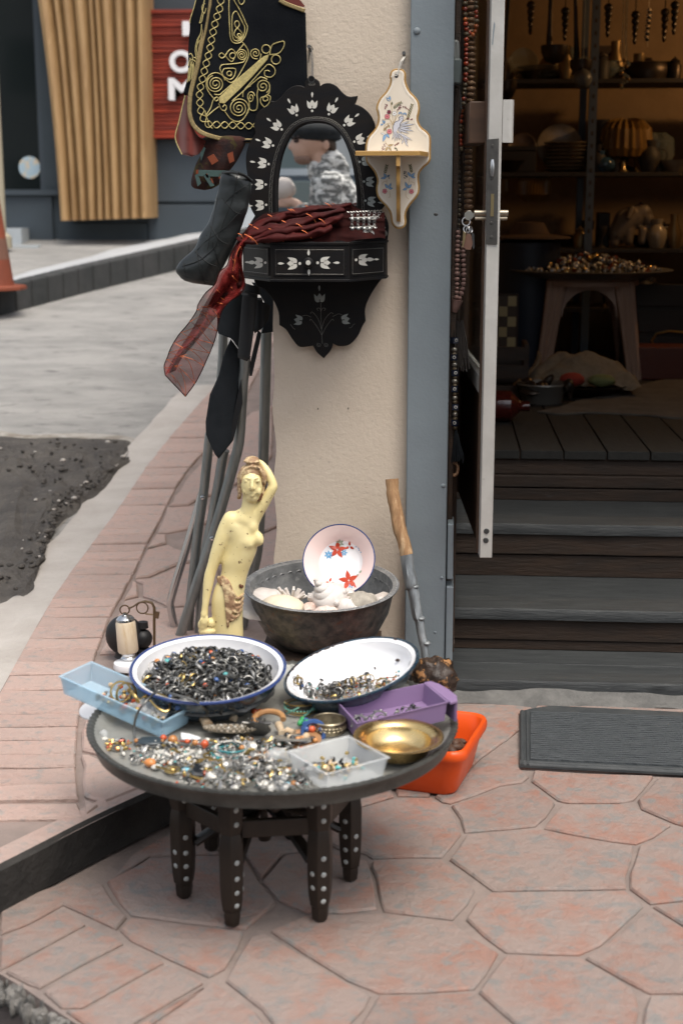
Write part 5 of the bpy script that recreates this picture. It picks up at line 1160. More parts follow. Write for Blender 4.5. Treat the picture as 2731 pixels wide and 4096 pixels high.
# ================================================================ BOWL OF SHELLS AT THE FOOT OF THE PILLAR
def tiltM(toward, roll=0.0, yaw=0.0):
    """disc axis leaning 'toward' the street by that angle and rolled sideways"""
    return ry(-roll) @ rx(toward) @ rz(yaw)
def cap_pt(p, d):         # point on a sight line at horizontal range d from the eye
    v = ray(*p); return EYE + v*(d/math.hypot(v.x, v.y))
M_copper_o = mat('tarnished_copper',(.15,.14,.125),.5,.6, c2=(.055,.06,.06), ns=38, c3=(.17,.085,.05), n3=30, f3=(.62,.74), bump=.003, bs=55, rvar=.12)
M_tin = mat('tinned_inside',(.36,.365,.365),.4,.55, c2=(.20,.205,.21), ns=26, c3=(.42,.42,.41), n3=44, f3=(.62,.7), bump=.0022, bs=42)
cc = cap_pt((1285,2372),3.66); cc.z = .402; Rb = .2065
CM = tiltM(R(5), R(0))
cprof = [(0,-.158),(.09,-.157),(.125,-.148),(.155,-.12),(.18,-.07),(.192,-.02),(.196,-.006),(Rb,.0),(Rb + .001,.004),(Rb - .002,.006),(.190,.002),(.186,-.02),(.174,-.07),(.150,-.115),(.12,-.141),(.0,-.148)]
cb2 = thing('copper_bowl', cc + V((0,0,-.158)), 'large tarnished copper bowl with a tinned inside, holding sea shells', 'bowl')
obj('bowl_body', B().lathe(cprof,64, cc, CM, mis=[0]*8 + [1]*7),[M_copper_o, M_tin], cb2, smooth=50)
em = B()
for k in range(90):
    a = 2*math.pi*k/90; q = cc + CM @ V(((Rb - .005)*math.cos(a),(Rb - .005)*math.sin(a),.006)); em.ell(q,(.003,.003,.0015), None,6,4)
for k in range(44):
    a = 2*math.pi*k/44; q = cc + CM @ V((.1855*math.cos(a),.1855*math.sin(a),-.026)); em.torus(q,.008,.0013, CM @ rz(a) @ ry(R(80)),10,4)
obj('chased_border', em, M_tin, cb2)['kind'] = 'stuff'
bz = cc.z - .162
crate = thing('low_crate',(cc.x, cc.y, UP), 'dark wooden crate under the copper bowl', 'crate')
for k in range(3):
    z = UP + (bz - UP - .015)*k/3
    for y_, sx in ((cc.y - .13,1),(cc.y + .12,1)): obj('slat', B().mm((cc.x - .15, y_ - .008, z + .002),(cc.x + .15, y_ + .008, z + (bz - UP - .015)/3 - .004)), M_darkwood, crate, smooth=0)
obj('lid', B().mm((cc.x - .155, cc.y - .142, bz - .014),(cc.x + .155, cc.y + .132, bz - .001)), M_darkwood, crate, smooth=0)
M_shell = mat('chalk_shell',(.68,.64,.60),.6, c2=(.60,.54,.50), ns=24, c3=(.55,.42,.36), n3=34, f3=(.66,.8), bump=.0012, bs=90)
M_shellc = mat('cream_shell',(.70,.62,.48),.5, c2=(.64,.55,.42), ns=20, bump=.0006, bs=120)
M_shellr = mat('banded_shell',(.48,.30,.24),.55, c2=(.66,.55,.48), ns=40, bump=.001, bs=90)
M_coral = mat('grey_coral',(.42,.38,.32),.9, c2=(.30,.27,.23), ns=50, bump=.004, bs=90)
zsh = cc.z - .045
def shp(x, y, d): return cap_pt(cD((x, y))[0], d)
def shell(name, b_, m_, label, cat='shell', smooth=60): return tag(obj(name, b_, m_, smooth=smooth), label, cat, 'sea shells in the copper bowl')
c = shp(235,805,3.66); shell('flat_shell', B().lathe([(0,.012),(.05,.011),(.078,.004),(.083,-.004),(.05,-.012),(0,-.013)],40, c, tiltM(R(14), R(-4)), wob=lambda q, a: q*(1 + .03*math.sin(a*26)*min(1, math.hypot(q.x, q.y)/.07))), M_shell, 'flat white crinkled shell behind the cream dome at the left of the bowl')
c = shp(368,840,3.60); shell('dome_shell', B().ell(c,(.062,.055,.036), ry(R(8)),28,16, fn=lambda v: 1 + .012*math.cos(10*math.atan2(v.y, v.x))), M_shellc, 'smooth cream dome shaped sea urchin shell at the front of the copper bowl')
def fan(c, L, M, ribs=11):
    b_ = B()
    def f(u, v): a = (u - .5)*1.9; r = L*v; h = .35*L*math.sin(math.pi*v*.95)*math.cos(a) + .010*L*math.cos(a*ribs*3.3)*v*6*.5; return V(c) + M @ V((r*math.sin(a), r*math.cos(a) - L*.5, h))
    return b_.grid(f,44,12)
c = shp(540,838,3.58); o = shell('scallop_shell', fan(c,.042, rz(R(70)) @ rx(R(35))), M_shellr, 'small ribbed scallop with rusty bands beside the conch'); o.modifiers.new('s', 'SOLIDIFY').thickness = .0015
def conch(c, L, rmax, M, spikes=0, mouth=.5):
    b_ = B(); n = 40; path, rs = [],[]
    for i in range(n*4):
        t = i/(n*4 - 1); th = t*4.2*2*math.pi; r = rmax*.75*t ** 1.6; path.append(V(c) + M @ V((r*math.cos(th)*.55, r*math.sin(th)*.55, L*(.5 - t*.55)))); rs.append(rmax*(.08 + .62*t ** 1.25))
    b_.tube(path, rs,12)
    b_.tube([V(c) + M @ V((0,0,-L*.02)), V(c) + M @ V((rmax*.2,0,-L*.28)), V(c) + M @ V((rmax*.1,0,-L*.52))],[rmax*.85, rmax*.5, rmax*.12],14)
    for k in range(spikes):
        a = k*2*math.pi/spikes; b_.ell(V(c) + M @ V((rmax*.95*math.cos(a), rmax*.95*math.sin(a), L*.02)), rmax*.2, None,6,5)
    return b_
c = shp(650,775,3.60); shell('conch_shell', conch(c,.15,.048, rx(R(25)) @ ry(R(-28)),7), M_shell, 'big white knobbly conch under the flowered enamel plate')
c = shp(752,832,3.57); shell('snail_shell', conch(c,.075,.031, rx(R(70)) @ ry(R(60)),0), M_shell, 'round white snail shell right of the big conch')
c = shp(858,815,3.60); shell('coral_stone', B().ell(c,(.047,.04,.036), ry(R(12)),24,16, fn=lambda v: 1 + .16*noise.noise(v*2.2) + .06*noise.noise(v*8)), M_coral, 'rough grey brown lump of coral at the right of the bowl', 'coral')
b_ = B(); pts = [(885,868),(930,755),(990,733),(1022,742),(1032,790),(975,812),(905,858)]
rw = [shp(x, y,3.62 + (.02 if i in (2,3) else 0)) for i,(x, y) in enumerate(pts)]; cn = sum(rw, V())/7 + V((.004,-.014,.0)); b_.add(rw + [cn],[(i,(i + 1) % 7,7) for i in range(7)])
o = shell('mussel_shell', b_, mat('pearly_shell',(.58,.52,.47),.3, c2=(.46,.41,.37), ns=20), 'thin pearly open shell standing at the right edge of the bowl', smooth=180); o.modifiers.new('s', 'SOLIDIFY').thickness = .002
c = shp(640,884,3.545); shell('clam_shell', fan(c,.058, rz(R(10)) @ rx(R(50)),5), mat('pink_shell',(.66,.50,.44),.5, c2=(.70,.62,.56), ns=14), 'flat pinkish clam lying at the near rim of the bowl').modifiers.new('s', 'SOLIDIFY').thickness = .002
b_ = B(); c = shp(420,765,3.66)
for k in range(14):
    a = random.uniform(-1.4,1.4); b_.tube([c + V((.01*math.sin(a),0,-.01)), c + V((.042*math.sin(a), random.uniform(-.02,.02),.03*math.cos(a) - .004))],[.006,.0035],6)
b_.tube([shp(335,705,3.66), shp(378,768,3.66)],[.0045,.004],8)
shell('spiny_shell', b_, M_shell, 'bristly white spiny shell with a long spine behind the cream dome')
for (x, y, d, s_), lb in (((782,757,3.63,.018), 'tiny knobbly grey shell between the plate and the coral lump'),((545,765,3.6,.014), 'tiny pale shell left of the big conch'),((835,872,3.56,.015), 'tiny brown and white shell below the coral lump')):
    shell('small_shell', conch(shp(x, y, d), s_*2.4, s_, rx(R(random.uniform(20,80))) @ ry(R(random.uniform(-60,60))),5), random.choice((M_shell, M_coral)), lb)
# flowered enamel plate leaning on the wall
M_enw = mat('white_enamel',(.80,.80,.81),.12, coat=.5, c2=(.77,.77,.79), ns=4)
M_enp = mat('pink_enamel',(.74,.58,.55),.14, coat=.5)
M_blue = mat('blue_rim',(.022,.045,.16),.2, coat=.5)
M_navye = mat('speckled_navy_enamel',(.010,.018,.032),.22, coat=.4, c2=(.02,.05,.075), ns=90, c3=(.20,.26,.28), n3=150, f3=(.68,.72))
M_chip = mat('rusty_chip',(.035,.02,.015),.7)
pc = at_y(cD((712,530))[0],3.715); ev = (EYE - pc).normalized(); axn = (ev + V((-.20,0,.26))).normalized(); u_ = frame_of(axn)[0]; PM = axes(u_, axn.cross(u_), axn)
PR = 228*.6378/FPX*(pc - EYE).length*1.0
pprof = [(0,-.042),(.050,-.042),(.053,-.040),(.060,-.032),(PR*.86,-.006),(PR*.983,-.001),(PR,.0005),(PR + .0018,-.001),(PR,-.003),(PR*.9,-.006),(.06,-.038),(.05,-.046),(0,-.046)]
plt = thing('enamel_plate', pc, 'white enamel plate with red flowers and a blue rim leaning above the shells', 'plate')
obj('plate_body', B().lathe(pprof,56, pc, PM, mis=[0,0,0,1,1,2,2,2,0,0,0,0]),[M_enw, M_enp, M_blue], plt, smooth=50)
def on_prof(q, prof, c, M, d_=.0012):
    o = M.transposed() @ (EYE - c); dv = M.transposed() @ ray(*q)
    def h(r):
        for (r0, z0),(r1, z1) in zip(prof, prof[1:]):
            if r0 <= r <= r1 and r1 > r0: return z0 + (z1 - z0)*(r - r0)/(r1 - r0)
        return 0.0
    t0 = -o.z/dv.z; lo, hi = t0, t0 + .12
    for _ in range(40):
        m_ = (lo + hi)/2; p = o + dv*m_
        if p.z > h(math.hypot(p.x, p.y)): lo = m_
        else: hi = m_
    return c + M @ (o + dv*(lo - d_))
pin = pprof[:7]
def pflower(x, y, r, mi_m, name, a0=0.0, n=5):
    b_ = B()
    for k in range(n):
        a = a0 + k*2*math.pi/n; P = petal((x + 3*math.cos(a), y + 3*math.sin(a)), a, r, r*.55,0,5); W = [on_prof(q, pin, pc, PM) for q in cD(*P)]; b_.poly(W, axn,0,0, back=False)
    return obj(name, b_, mi_m, plt, smooth=0)
M_fred, M_fblue, M_fgreen = mat('flower_red',(.50,.065,.02),.2, c2=(.40,.04,.015), ns=60), mat('flower_blue',(.10,.28,.50),.2, c2=(.16,.36,.56), ns=80), mat('flower_green',(.20,.27,.17),.2, c2=(.4,.45,.36), ns=70)
pflower(704,468,56, M_fred, 'red_flower', R(-85)); pflower(775,660,62, M_fred, 'red_flower', R(-100)); pflower(780,448,30, M_fred, 'red_flower', R(150),3); pflower(655,672,30, M_fred, 'red_flower', R(-70),3); pflower(690,684,24, M_fred, 'red_flower', R(-20),3)
pflower(650,500,27, M_fblue, 'blue_flower',.2,7); pflower(746,487,20, M_fblue, 'blue_flower',0,6); pflower(790,694,18, M_fblue, 'blue_flower',0,5); pflower(720,428,25, M_fgreen, 'green_leaf',.4,6); pflower(838,618,26, M_fgreen, 'green_leaf', R(-50),2); pflower(828,455,12, M_fblue, 'blue_flower', R(30),2); pflower(845,478,12, M_fblue, 'blue_flower', R(50),2)

# crooked half painted stick with its burr
M_barkw = mat('bare_branch',(.40,.24,.12),.7, c2=(.26,.14,.065), ns=18, stretch=(5,5,.7), c3=(.55,.38,.22), n3=12, f3=(.55,.7), bump=.004, bs=30)
M_silp = mat('silver_paint',(.30,.32,.33),.42,.45, c2=(.17,.185,.195), ns=14, stretch=(3,3,.7), bump=.003, bs=26)
stk = thing('crooked_stick', cap_pt(cF((1150,480))[0],3.68), 'crooked wooden stick, bare above and silver painted below, with a dark burr at its foot', 'stick')
ptsS = [(1045,25,39),(1052,110,41),(1070,220,42),(1095,330,43),(1120,430,42),(1138,500,42),(1150,600,41),(1166,690,42),(1178,720,36),(1192,800,34),(1208,890,33),(1216,910,29),(1232,1000,28),(1243,1055,27),(1252,1110,26),(1262,1180,30)]
PS = spline([V(q) for q in ptsS],4); Ys = lambda y: YW - .085 - .11*(y/1180)
def stick(a, b2):
    W, rs = [],[]
    for q in PS:
        if a <= q.y <= b2: w_ = at_y(cD((q.x, q.y))[0], Ys(q.y)); W.append(w_); rs.append(q.z*.6378/FPX*3.85*(1 + .09*noise.noise(V((q.y*.03,1,1)))))
    b_ = B(); b_.tube(W, rs,14); o = len(b_.v)
    for i, v in enumerate(b_.v): k = i % 14; b_.v[i] = v + (v - W[min(i // 14, len(W) - 1)])*(.22*noise.noise(V((k*1.7, v.z*22,2))))
    return b_
obj('bare_wood', stick(0,520), M_barkw, stk, smooth=50); obj('silver_wood', stick(500,1200), M_silp, stk, smooth=50)
kn_ = B()
for x, y in ((1168,700),(1208,900),(1243,1055)): kn_.ell(at_y(cD((x + 20, y))[0], Ys(y) - .004),(.012,.012,.007), None,10,7)
obj('knot', kn_, M_silp, stk)['kind'] = 'stuff'
bc = cap_pt(cF((1155,405))[0],3.70)
obj('burr', B().ell(bc,(.062,.058,.055), None,30,20, fn=lambda v: 1 + .22*noise.noise(v*3) + .10*noise.noise(v*8)), mat('burr_root',(.020,.014,.011),.4, c2=(.05,.03,.02), ns=30, c3=(.34,.17,.07), n3=34, f3=(.58,.66), bump=.004, bs=60), stk, smooth=75)

# ================================================================ TRAY TABLE
M_tray = mat('tray_brass_dark',(.12,.12,.11),.48,.6, c2=(.07,.07,.065), ns=14, bump=.0008, bs=120)
M_trayin = mat('tinned_tray',(.40,.40,.37),.45,.4, c2=(.29,.29,.27), ns=9, c3=(.17,.17,.155), n3=26, f3=(.62,.78), bump=.0006, bs=90, rvar=.1)
TC = at_z((1093,2876),.364); TC.z = 0; TR = .3735; TZ = .338
tray = thing('round_tray', V((TC.x, TC.y,.325)), 'large round dark metal tray with a serrated raised rim', 'tray')
tp = [(0,.328),(TR - .055,.328),(TR - .045,.325),(TR - .012,.328),(TR - .008,.35),(TR,.357),(TR + .003,.361),(TR + .002,.365),(TR - .003,.366),(TR - .012,.361),(TR - .03,.343),(TR - .045, TZ),(0, TZ)]
obj('tray_body', B().lathe(tp,360, TC, wob=lambda q, a: q*(1 + .004*math.cos(a*120)) if q.z > .355 else q, mis=[0]*9 + [1]*3),[M_tray, M_trayin], tray, smooth=50)
for v in (0,): pass
M_inlaywood = mat('dark_walnut',(.016,.011,.008),.45, c2=(.026,.017,.011), ns=10, stretch=(3,3,.6), bump=.0008, bs=60)
M_dot = mat('pearl_dot',(.50,.52,.50),.3, c2=(.34,.36,.35), ns=200, coat=.3)
stand = thing('folding_stand', V((TC.x, TC.y,0)), 'low folding stand of six dark wooden legs dotted with mother of pearl under the tray', 'stand')
lprof = [(0,0),(.011,0),(.0165,.006),(.0185,.022),(.0185,.034),(.021,.036),(.0245,.06),(.0265,.10),(.027,.165),(.0245,.188),(.0215,.198),(.0245,.208),(.0275,.222),(.0275,.326),(0,.326)]
feet_px = ((738,3588),(930,3700),(1280,3680),(1400,3520),(848,3398),(1165,3352))
FT = [at_z(q,0) for q in feet_px]; SC = sum(FT, V())/6
me_dot = mesh_of('pearl_dot', B().lathe([(0,.0012),(.0045,.001),(.0055,0)],12,(0,0,0)), M_dot,60)
for i, f in enumerate(FT):
    od = (f - SC); od.z = 0; od.normalize(); ph = math.atan2(od.y, od.x) + math.pi/6
    face_out = math.atan2(-f.y,-f.x)      # towards the street
    ph = round((face_out - math.pi/6)/(math.pi/3))*(math.pi/3) + math.pi/6 + (.12 if i % 2 else -.1)
    lg = obj('leg', B().lathe(lprof,6, f, None, ph=ph), M_inlaywood, stand, smooth=20, bevel=.0012)
    for kf in ((0,1) if i % 2 else (0,-1)):
        a = round((face_out - ph - math.pi/6)/(math.pi/3))*math.pi/3 + ph + math.pi/6 + kf*math.pi/3
        nrm = V((math.cos(a), math.sin(a),0)); M = axes(V((0,0,1)).cross(nrm)*1, V((0,0,1)), nrm)
        for z, rr_ in ((.05,.0232),(.078,.0252),(.108,.0266),(.142,.0270),(.172,.0264),(.222,.0275),(.252,.0275),(.285,.0275)):
            if (kf and z in (.05,.142,.222)) or (z == .172): continue
            d_ = bpy.data.objects.new('pearl_dot', me_dot); col.objects.link(d_); d_.parent = lg; d_.location = f + nrm*(rr_*.866 + .0002) + V((0,0, z)) - world_org(lg); d_.rotation_euler = M.to_euler()
order = (0,1,2,3,5,4)
for i in range(6):
    a, c = FT[order[i]], FT[order[(i + 1) % 6]]; t = (c - a).normalized(); M = axes(t, V((0,0,1)).cross(t), V((0,0,1)))
    for z, h in ((.205,.036),(.292,.04)):
        obj('rail', B().box((a + c)/2 + V((0,0, z)),((c - a).length - .042,.014, h), M), M_inlaywood, stand, smooth=0, bevel=.002)
    g = B(); m_ = (a + c)/2; g.ell(m_ + V((0,0,.2485)),(.013,.013,.0125), None,12,8); obj('turned_ball', g, M_inlaywood, stand)
for i in range(3):
    a, c = FT[order[i]], FT[order[i + 3]]; b_ = B(); P = [a.lerp(c, t) + V((0,0, z)) for t, z in ((.07,.12),(.28,.165),(.5,.19),(.72,.165),(.93,.12))]
    b_.tube(P,[.016,.014,.013,.014,.016],8, flat=.6); obj('cross_brace', b_, M_inlaywood, stand)
b_ = B().lathe([(0,.095),(.012,.10),(.0185,.115),(.018,.128),(.010,.142),(.007,.16),(.013,.175),(.013,.21),(0,.215)],16, SC); obj('hanging_finial', b_, M_inlaywood, stand)
b_ = B()
b_.lathe([(0,.3125),(.235,.3125),(.235,.3268),(0,.3268)],48, V((TC.x, TC.y,0))); obj('top_board', b_, M_inlaywood, stand, smooth=30)
# ================================================================ WARES ON THE TRAY
rnd = random.Random(11)
def U(a, b): return rnd.uniform(a, b)
def rot3(): return Euler((U(0,6.28), U(0,6.28), U(0,6.28)))
def profile_basin(r, h, fl=.012): return [(0,-h),(r*.62,-h),(r*.72,-h + .006),(r*.90,-h*.35),(r - fl,-.005),(r,-.001),(r + .0025,.0015),(r + .002,.005),(r - .001,.0065),(r - .005,.0045),(r - fl - .002,.001),(r*.89,-h*.35),(r*.70,-h + .011),(r*.60,-h + .005),(0,-h + .005)]
def basin(name, c, r, h, M, label, chips=0):
    t = thing(name, c + M @ V((0,0,-h)), label, 'basin', 'enamel basins on the tray')
    obj('basin_body', B().lathe(profile_basin(r, h),72, c, M, mis=[1,1,1,1,1,2,2,2,2,0,0,0,0,0]),[M_enw, M_navye, M_blue if not chips else M_navye], t, smooth=50)
    return t
# left basin heaped with rings
c1 = cap_pt((833,2676),2.905); depth1 = (c1 - EYE).dot(_cr @ V((0,0,-1))); r1 = 177.5*1.7417/FPX*depth1
M1 = tiltM(R(7.5), R(-.5)); h1 = .070
bs1 = basin('enamel_basin', c1, r1, h1, M1, 'white enamel basin with a blue rim heaped full of dark rings')
M_sil2, M_drk, M_gld = mat('tarnished_silver',(.42,.41,.39),.42,.8, c2=(.18,.18,.175), ns=300, rnd=.5), mat('blackened_metal',(.11,.11,.105),.45,.75, rnd=.5), mat('old_gold',(.50,.36,.14),.3,.95, rnd=.3)
M_coralb, M_onyx, M_turq, M_bluest, M_amber, M_bone = mat('coral_bead',(.52,.09,.03),.25, coat=.3, rnd=.25), mat('onyx',(.010,.011,.013),.15, coat=.4), mat('turquoise',(.10,.38,.38),.3, rnd=.2), mat('blue_stone',(.04,.09,.24),.2, coat=.4), mat('amber',(.40,.17,.05),.25, coat=.3, rnd=.3), mat('bone',(.58,.47,.33),.5, c2=(.46,.32,.19), ns=40, rnd=.1)
def ring_mesh(metal, stone=None, R_=.0098, r=.0014, kind=0):
    b_ = B().torus((0,0,0), R_, r, None,16,5,0, flat=[1,2.2,1.6,.8][kind])
    if stone: b_.ell((R_ + r,0,0),(.0032,.0048 + .001*kind,.004 + .001*kind), None,9,6,1); b_.lathe([(.0056,0),(.0056,.002),(.0044,.003)],10,(R_ - .001,0,0), ry(R(90)))
    return mesh_of('ring', b_,[metal, stone or metal],50)
RM = [ring_mesh(M_drk, None,.0098,.0013,1), ring_mesh(M_drk, M_onyx,.0096,.0012,0), ring_mesh(M_sil2, None,.010,.0012,1), ring_mesh(M_sil2, M_onyx,.0094,.0012,2), ring_mesh(M_drk, M_coralb,.0095,.0011,0), ring_mesh(M_sil2, None,.0105,.0009,0), ring_mesh(M_gld, None,.0098,.0011,1), ring_mesh(M_drk, M_bluest,.0096,.0012,1), ring_mesh(M_sil2, M_turq,.0094,.0011,0), ring_mesh(M_drk, M_amber,.0096,.0012,1), ring_mesh(M_drk, None,.009,.0016,2)]
wts = [13,10,16,8,5,14,5,5,2,5,10]
RL = ['plain dark band ring in the heap of the left basin', 'dark ring with a black stone in the heap of the left basin', 'plain silver band ring in the heap of the left basin', 'silver ring with a black stone in the heap of the left basin', 'dark ring with a coral red stone in the heap of the left basin', 'thin silver wire ring in the heap of the left basin', 'gold coloured band ring in the heap of the left basin', 'dark ring with a blue stone in the heap of the left basin', 'silver ring with a turquoise stone in the heap of the left basin', 'dark ring with an amber stone in the heap of the left basin', 'thick blackened band ring in the heap of the left basin']
heap_b = B()
def heap_h(x, y, r): return -h1 + .030 + .052*max(0,1 - (x*x + (y + .008) ** 2)/(r*r)) ** .6
hr = r1*.86
heap_b.grid(lambda u, v: c1 + M1 @ V((hr*v*math.cos(u*6.2832), hr*v*math.sin(u*6.2832) - .006, heap_h(hr*v*math.cos(u*6.2832), hr*v*math.sin(u*6.2832), hr) - .009 + .006*noise.noise((u*40, v*22,3)))),60,18)
for i in range(520):
    a, q = U(0,6.28), math.sqrt(U(0,1))*hr*.96; x, y = q*math.cos(a), q*math.sin(a) - .006
    heap_b.torus(c1 + M1 @ V((x, y, heap_h(x, y, hr) - .004)), U(.007,.010), U(.0012,.002), rot3().to_matrix(),9,4, rnd.choice((0,0,0,1)), flat=1.5)
o = obj('ring_heap', heap_b,[M_drk, M_sil2], smooth=50, label='packed lower layer of dark rings filling the left enamel basin', cat='ring heap', kind='stuff')
for i in range(285):
    a, q = U(0,6.28), math.sqrt(U(0,1))*hr*.97; x, y = q*math.cos(a), q*math.sin(a) - .006
    k = rnd.choices(range(11), wts)[0]; e_ = Euler((U(-1.2,1.2), U(-1.2,1.2), U(0,6.28))) if rnd.random() < .6 else rot3()
    inst('ring', RM[k], c1 + M1 @ V((x, y, heap_h(x, y, hr) + U(.0,.007))), e_, None, U(.95,1.3), label=RL[k], cat='ring', group='rings in the left enamel basin: ' + RL[k].split(' in the')[0])
# right basin, tilted, with few rings and beads
c2 = cap_pt((1405,2680),2.93); depth2 = (c2 - EYE).dot(_cr @ V((0,0,-1))); r2 = 157*1.7417/FPX*depth2
M2 = tiltM(R(7), R(13)); h2 = .056
bs2 = basin('enamel_basin', c2, r2, h2, M2, 'tilted white enamel basin with a chipped dark rim holding a few rings and beads',1)
b_ = B()
for a0, a1, n_ in ((R(100), R(118),14),(R(122), R(135),8),(R(46), R(50),3),(R(150), R(163),7),(R(170), R(176),3)):
    for k in range(n_):
        a = a0 + (a1 - a0)*k/n_; rr_ = r2 - .004 + U(-.003,.002); b_.ell(c2 + M2 @ V((rr_*math.cos(a), rr_*math.sin(a),.0052)),(.0035,.0022,.0012), M2 @ rz(a + 1.57),6,4)
for x, y, s_ in ((.095,.066,.005),(.04,.085,.0022),(.02,.05,.0013)):
    rr_ = math.hypot(x, y); zz_ = -h2*.35*(rr_/(r2*.89)) if 0 else -.024
    b_.ell(c2 + M2 @ V((x, y,-.028 if s_ > .003 else -.045)),(s_, s_,.003), M2,8,5)
obj('enamel_chip', b_, M_chip, bs2)['kind'] = 'stuff'
RL2 = [q.replace('in the heap of the left basin', 'lying loose in the tilted right basin') for q in RL]
lo_c = V((-.034,-.030))
for i in range(84):
    x, y = lo_c.x + rnd.gauss(0,.046), lo_c.y + rnd.gauss(0,.026); rr_ = math.hypot(x, y)
    if rr_ > r2*.84: x, y = x*r2*.8/rr_, y*r2*.8/rr_
    k = rnd.choices(range(11),[3,5,14,6,1,14,8,2,3,2,3])[0]; zf_ = -h2 + .020 + max(0, math.hypot(x, y) - r2*.6)*1.2 + U(0,.022)*max(0,1 - abs(y - lo_c.y)/.06)
    inst('ring', RM[k], c2 + M2 @ V((x, y, zf_)), rot3(), None, U(.85,1.1), label=RL2[k], cat='ring', group='rings in the right enamel basin: ' + RL2[k].split(' lying')[0])
bd_ = B(); mm_ = [M_coralb, M_bone, M_turq, M_sil2, M_gld, M_amber]
for i in range(230):
    x, y = -.01 + U(-.08,.11),-.025 + rnd.gauss(0,.026); rr_ = math.hypot(x, y)
    if rr_ > r2*.82: continue
    bd_.ell(c2 + M2 @ V((x, y,-h2 + .012 + max(0, rr_ - r2*.6)*1.2 + U(0,.012))), U(.0012,.0032), None,6,4, rnd.choice((0,0,1,1,1,2,3,4,5)))
obj('loose_beads', bd_, mm_, label='tiny loose coral and bone beads scattered in the right basin', cat='beads', kind='stuff')
b_ = B(); b_.tube([c2 + M2 @ V(q) for q in spline([(.0,.015,-h2 + .009),(.06,.03,-h2 + .009),(.10,.02,-.052),(.115,-.02,-.045)],6)],.0009,5)
tag(obj('copper_wire', b_, M_gld), 'thin loose copper wire lying across the right basin', 'wire')

# blue translucent box
M_bluep = mat('blue_plastic',(.50,.72,.86),.4, trans=.25, ior=1.1, c2=(.46,.68,.83), ns=6, alpha=.48)
M_clearp = mat('clear_plastic',(.78,.80,.80),.3, trans=.0, alpha=.3)
def open_box(b_, P0, P1, P2, H, t=.0022, flare=.006, rim=.003):
    """floor corners P0-P1 (near edge), P2 beside P1 (far); open top"""
    e1, e2 = P1 - P0, P2 - P1; n = e1.cross(e2).normalized(); n = n if n.z > 0 else -n; u, w_ = e1.normalized(),(e2 - e1.normalized()*e2.dot(e1.normalized())).normalized()
    L, W = e1.length, e2.length
    def q(x, y, z): return P0 + u*x + w_*y + n*z
    lo = [q(0,0,0), q(L,0,0), q(L, W,0), q(0, W,0)]; f = flare
    hi = [q(-f,-f, H), q(L + f,-f, H), q(L + f, W + f, H), q(-f, W + f, H)]
    ho = [q(-f - rim,-f - rim, H), q(L + f + rim,-f - rim, H), q(L + f + rim, W + f + rim, H), q(-f - rim, W + f + rim, H)]
    li = [q(t, t, t), q(L - t, t, t), q(L - t, W - t, t), q(t, W - t, t)]
    hin = [q(-f + t,-f + t, H), q(L + f - t,-f + t, H), q(L + f - t, W + f - t, H), q(-f + t, W + f - t, H)]
    hr_ = [a - n*.004 for a in ho]; hb2 = [a - n*.004 for a in hi]
    v = lo + hb2 + hr_ + ho + hin + li; fs = [(3,2,1,0),(20,21,22,23)]
    for a, c in ((0,4),(4,8),(8,12),(12,16),(16,20)):
        for i in range(4): j = (i + 1) % 4; fs.append((a + i, a + j, c + j, c + i))
    b_.add(v, fs); return q, L, W
P0, P1, P2 = at_z(cE((88,668))[0],.384), at_z(cE((700,945))[0],.342), at_z(cE((890,868))[0],.345)
bb_ = B(); qb, Lb_, Wb_ = open_box(bb_, P0, P1, P2,.043)
bx = thing('blue_box', P1, 'pale blue translucent plastic box of gilt bangles jutting over the left rim of the tray', 'plastic box')
obj('box_shell', bb_, M_bluep, bx, smooth=0, bevel=.0012)
LB = 'inside the blue plastic box'
for i,(x, y, z, Rr_, e) in enumerate(((.45,.5,.035,.021,(1.2,.4,.3)),(.52,.45,.037,.024,(1.35,-.3,.9)),(.60,.55,.033,.018,(1.0,.2,1.8)))):
    b_ = B().torus(qb(Lb_*x, Wb_*y, z), Rr_,.0022, Euler(e).to_matrix(),26,6, flat=1.6); tag(obj('bangle', b_, M_gld, smooth=60),('slim gilt bangle standing at the left of the blue box', 'largest gilt bangle standing up in the middle of the blue box', 'small gilt bangle leaning on the others in the blue box')[i], 'bangle', 'gilt bangles in the blue box')
b_ = B()
b_.tube([qb(Lb_*a, Wb_*b2, c) for a, b2, c in [tuple(q) for q in spline([(.62,.6,.03),(.70,.75,.048),(.82,.8,.05),(.92,.6,.046),(.93,.4,.040),(.85,.35,.044),(.72,.5,.050),(.66,.7,.045)],6)]],.0022,6, flat=1.5)
tag(obj('necklace', b_, M_gld), 'loose gilt snake chain coiled at the right end of the blue box', 'necklace')
b_ = B()
for i in range(60): b_.ell(qb(Lb_*U(.25,.95), Wb_*U(.15,.85), U(.004,.028)), U(.003,.007), rot3().to_matrix(),6,4, rnd.choice((0,1,1,2,3)))
obj('trinket_heap', b_,[M_gld, M_bone, M_sil2, M_coralb], label='jumble of gilt and bone trinkets at the bottom of the blue box', cat='trinkets', kind='stuff')
b_ = B().grid(lambda u, v: qb(Lb_*(.62 + .3*u), Wb_*(.1 + .8*v),.030 + .018*noise.noise((u*4, v*4,3)) + .010*noise.noise((u*11, v*11,7))),16,12)
tag(obj('plastic_bag', b_, M_clearp, smooth=30), 'crumpled clear plastic bag lying in the right half of the blue box', 'plastic bag')

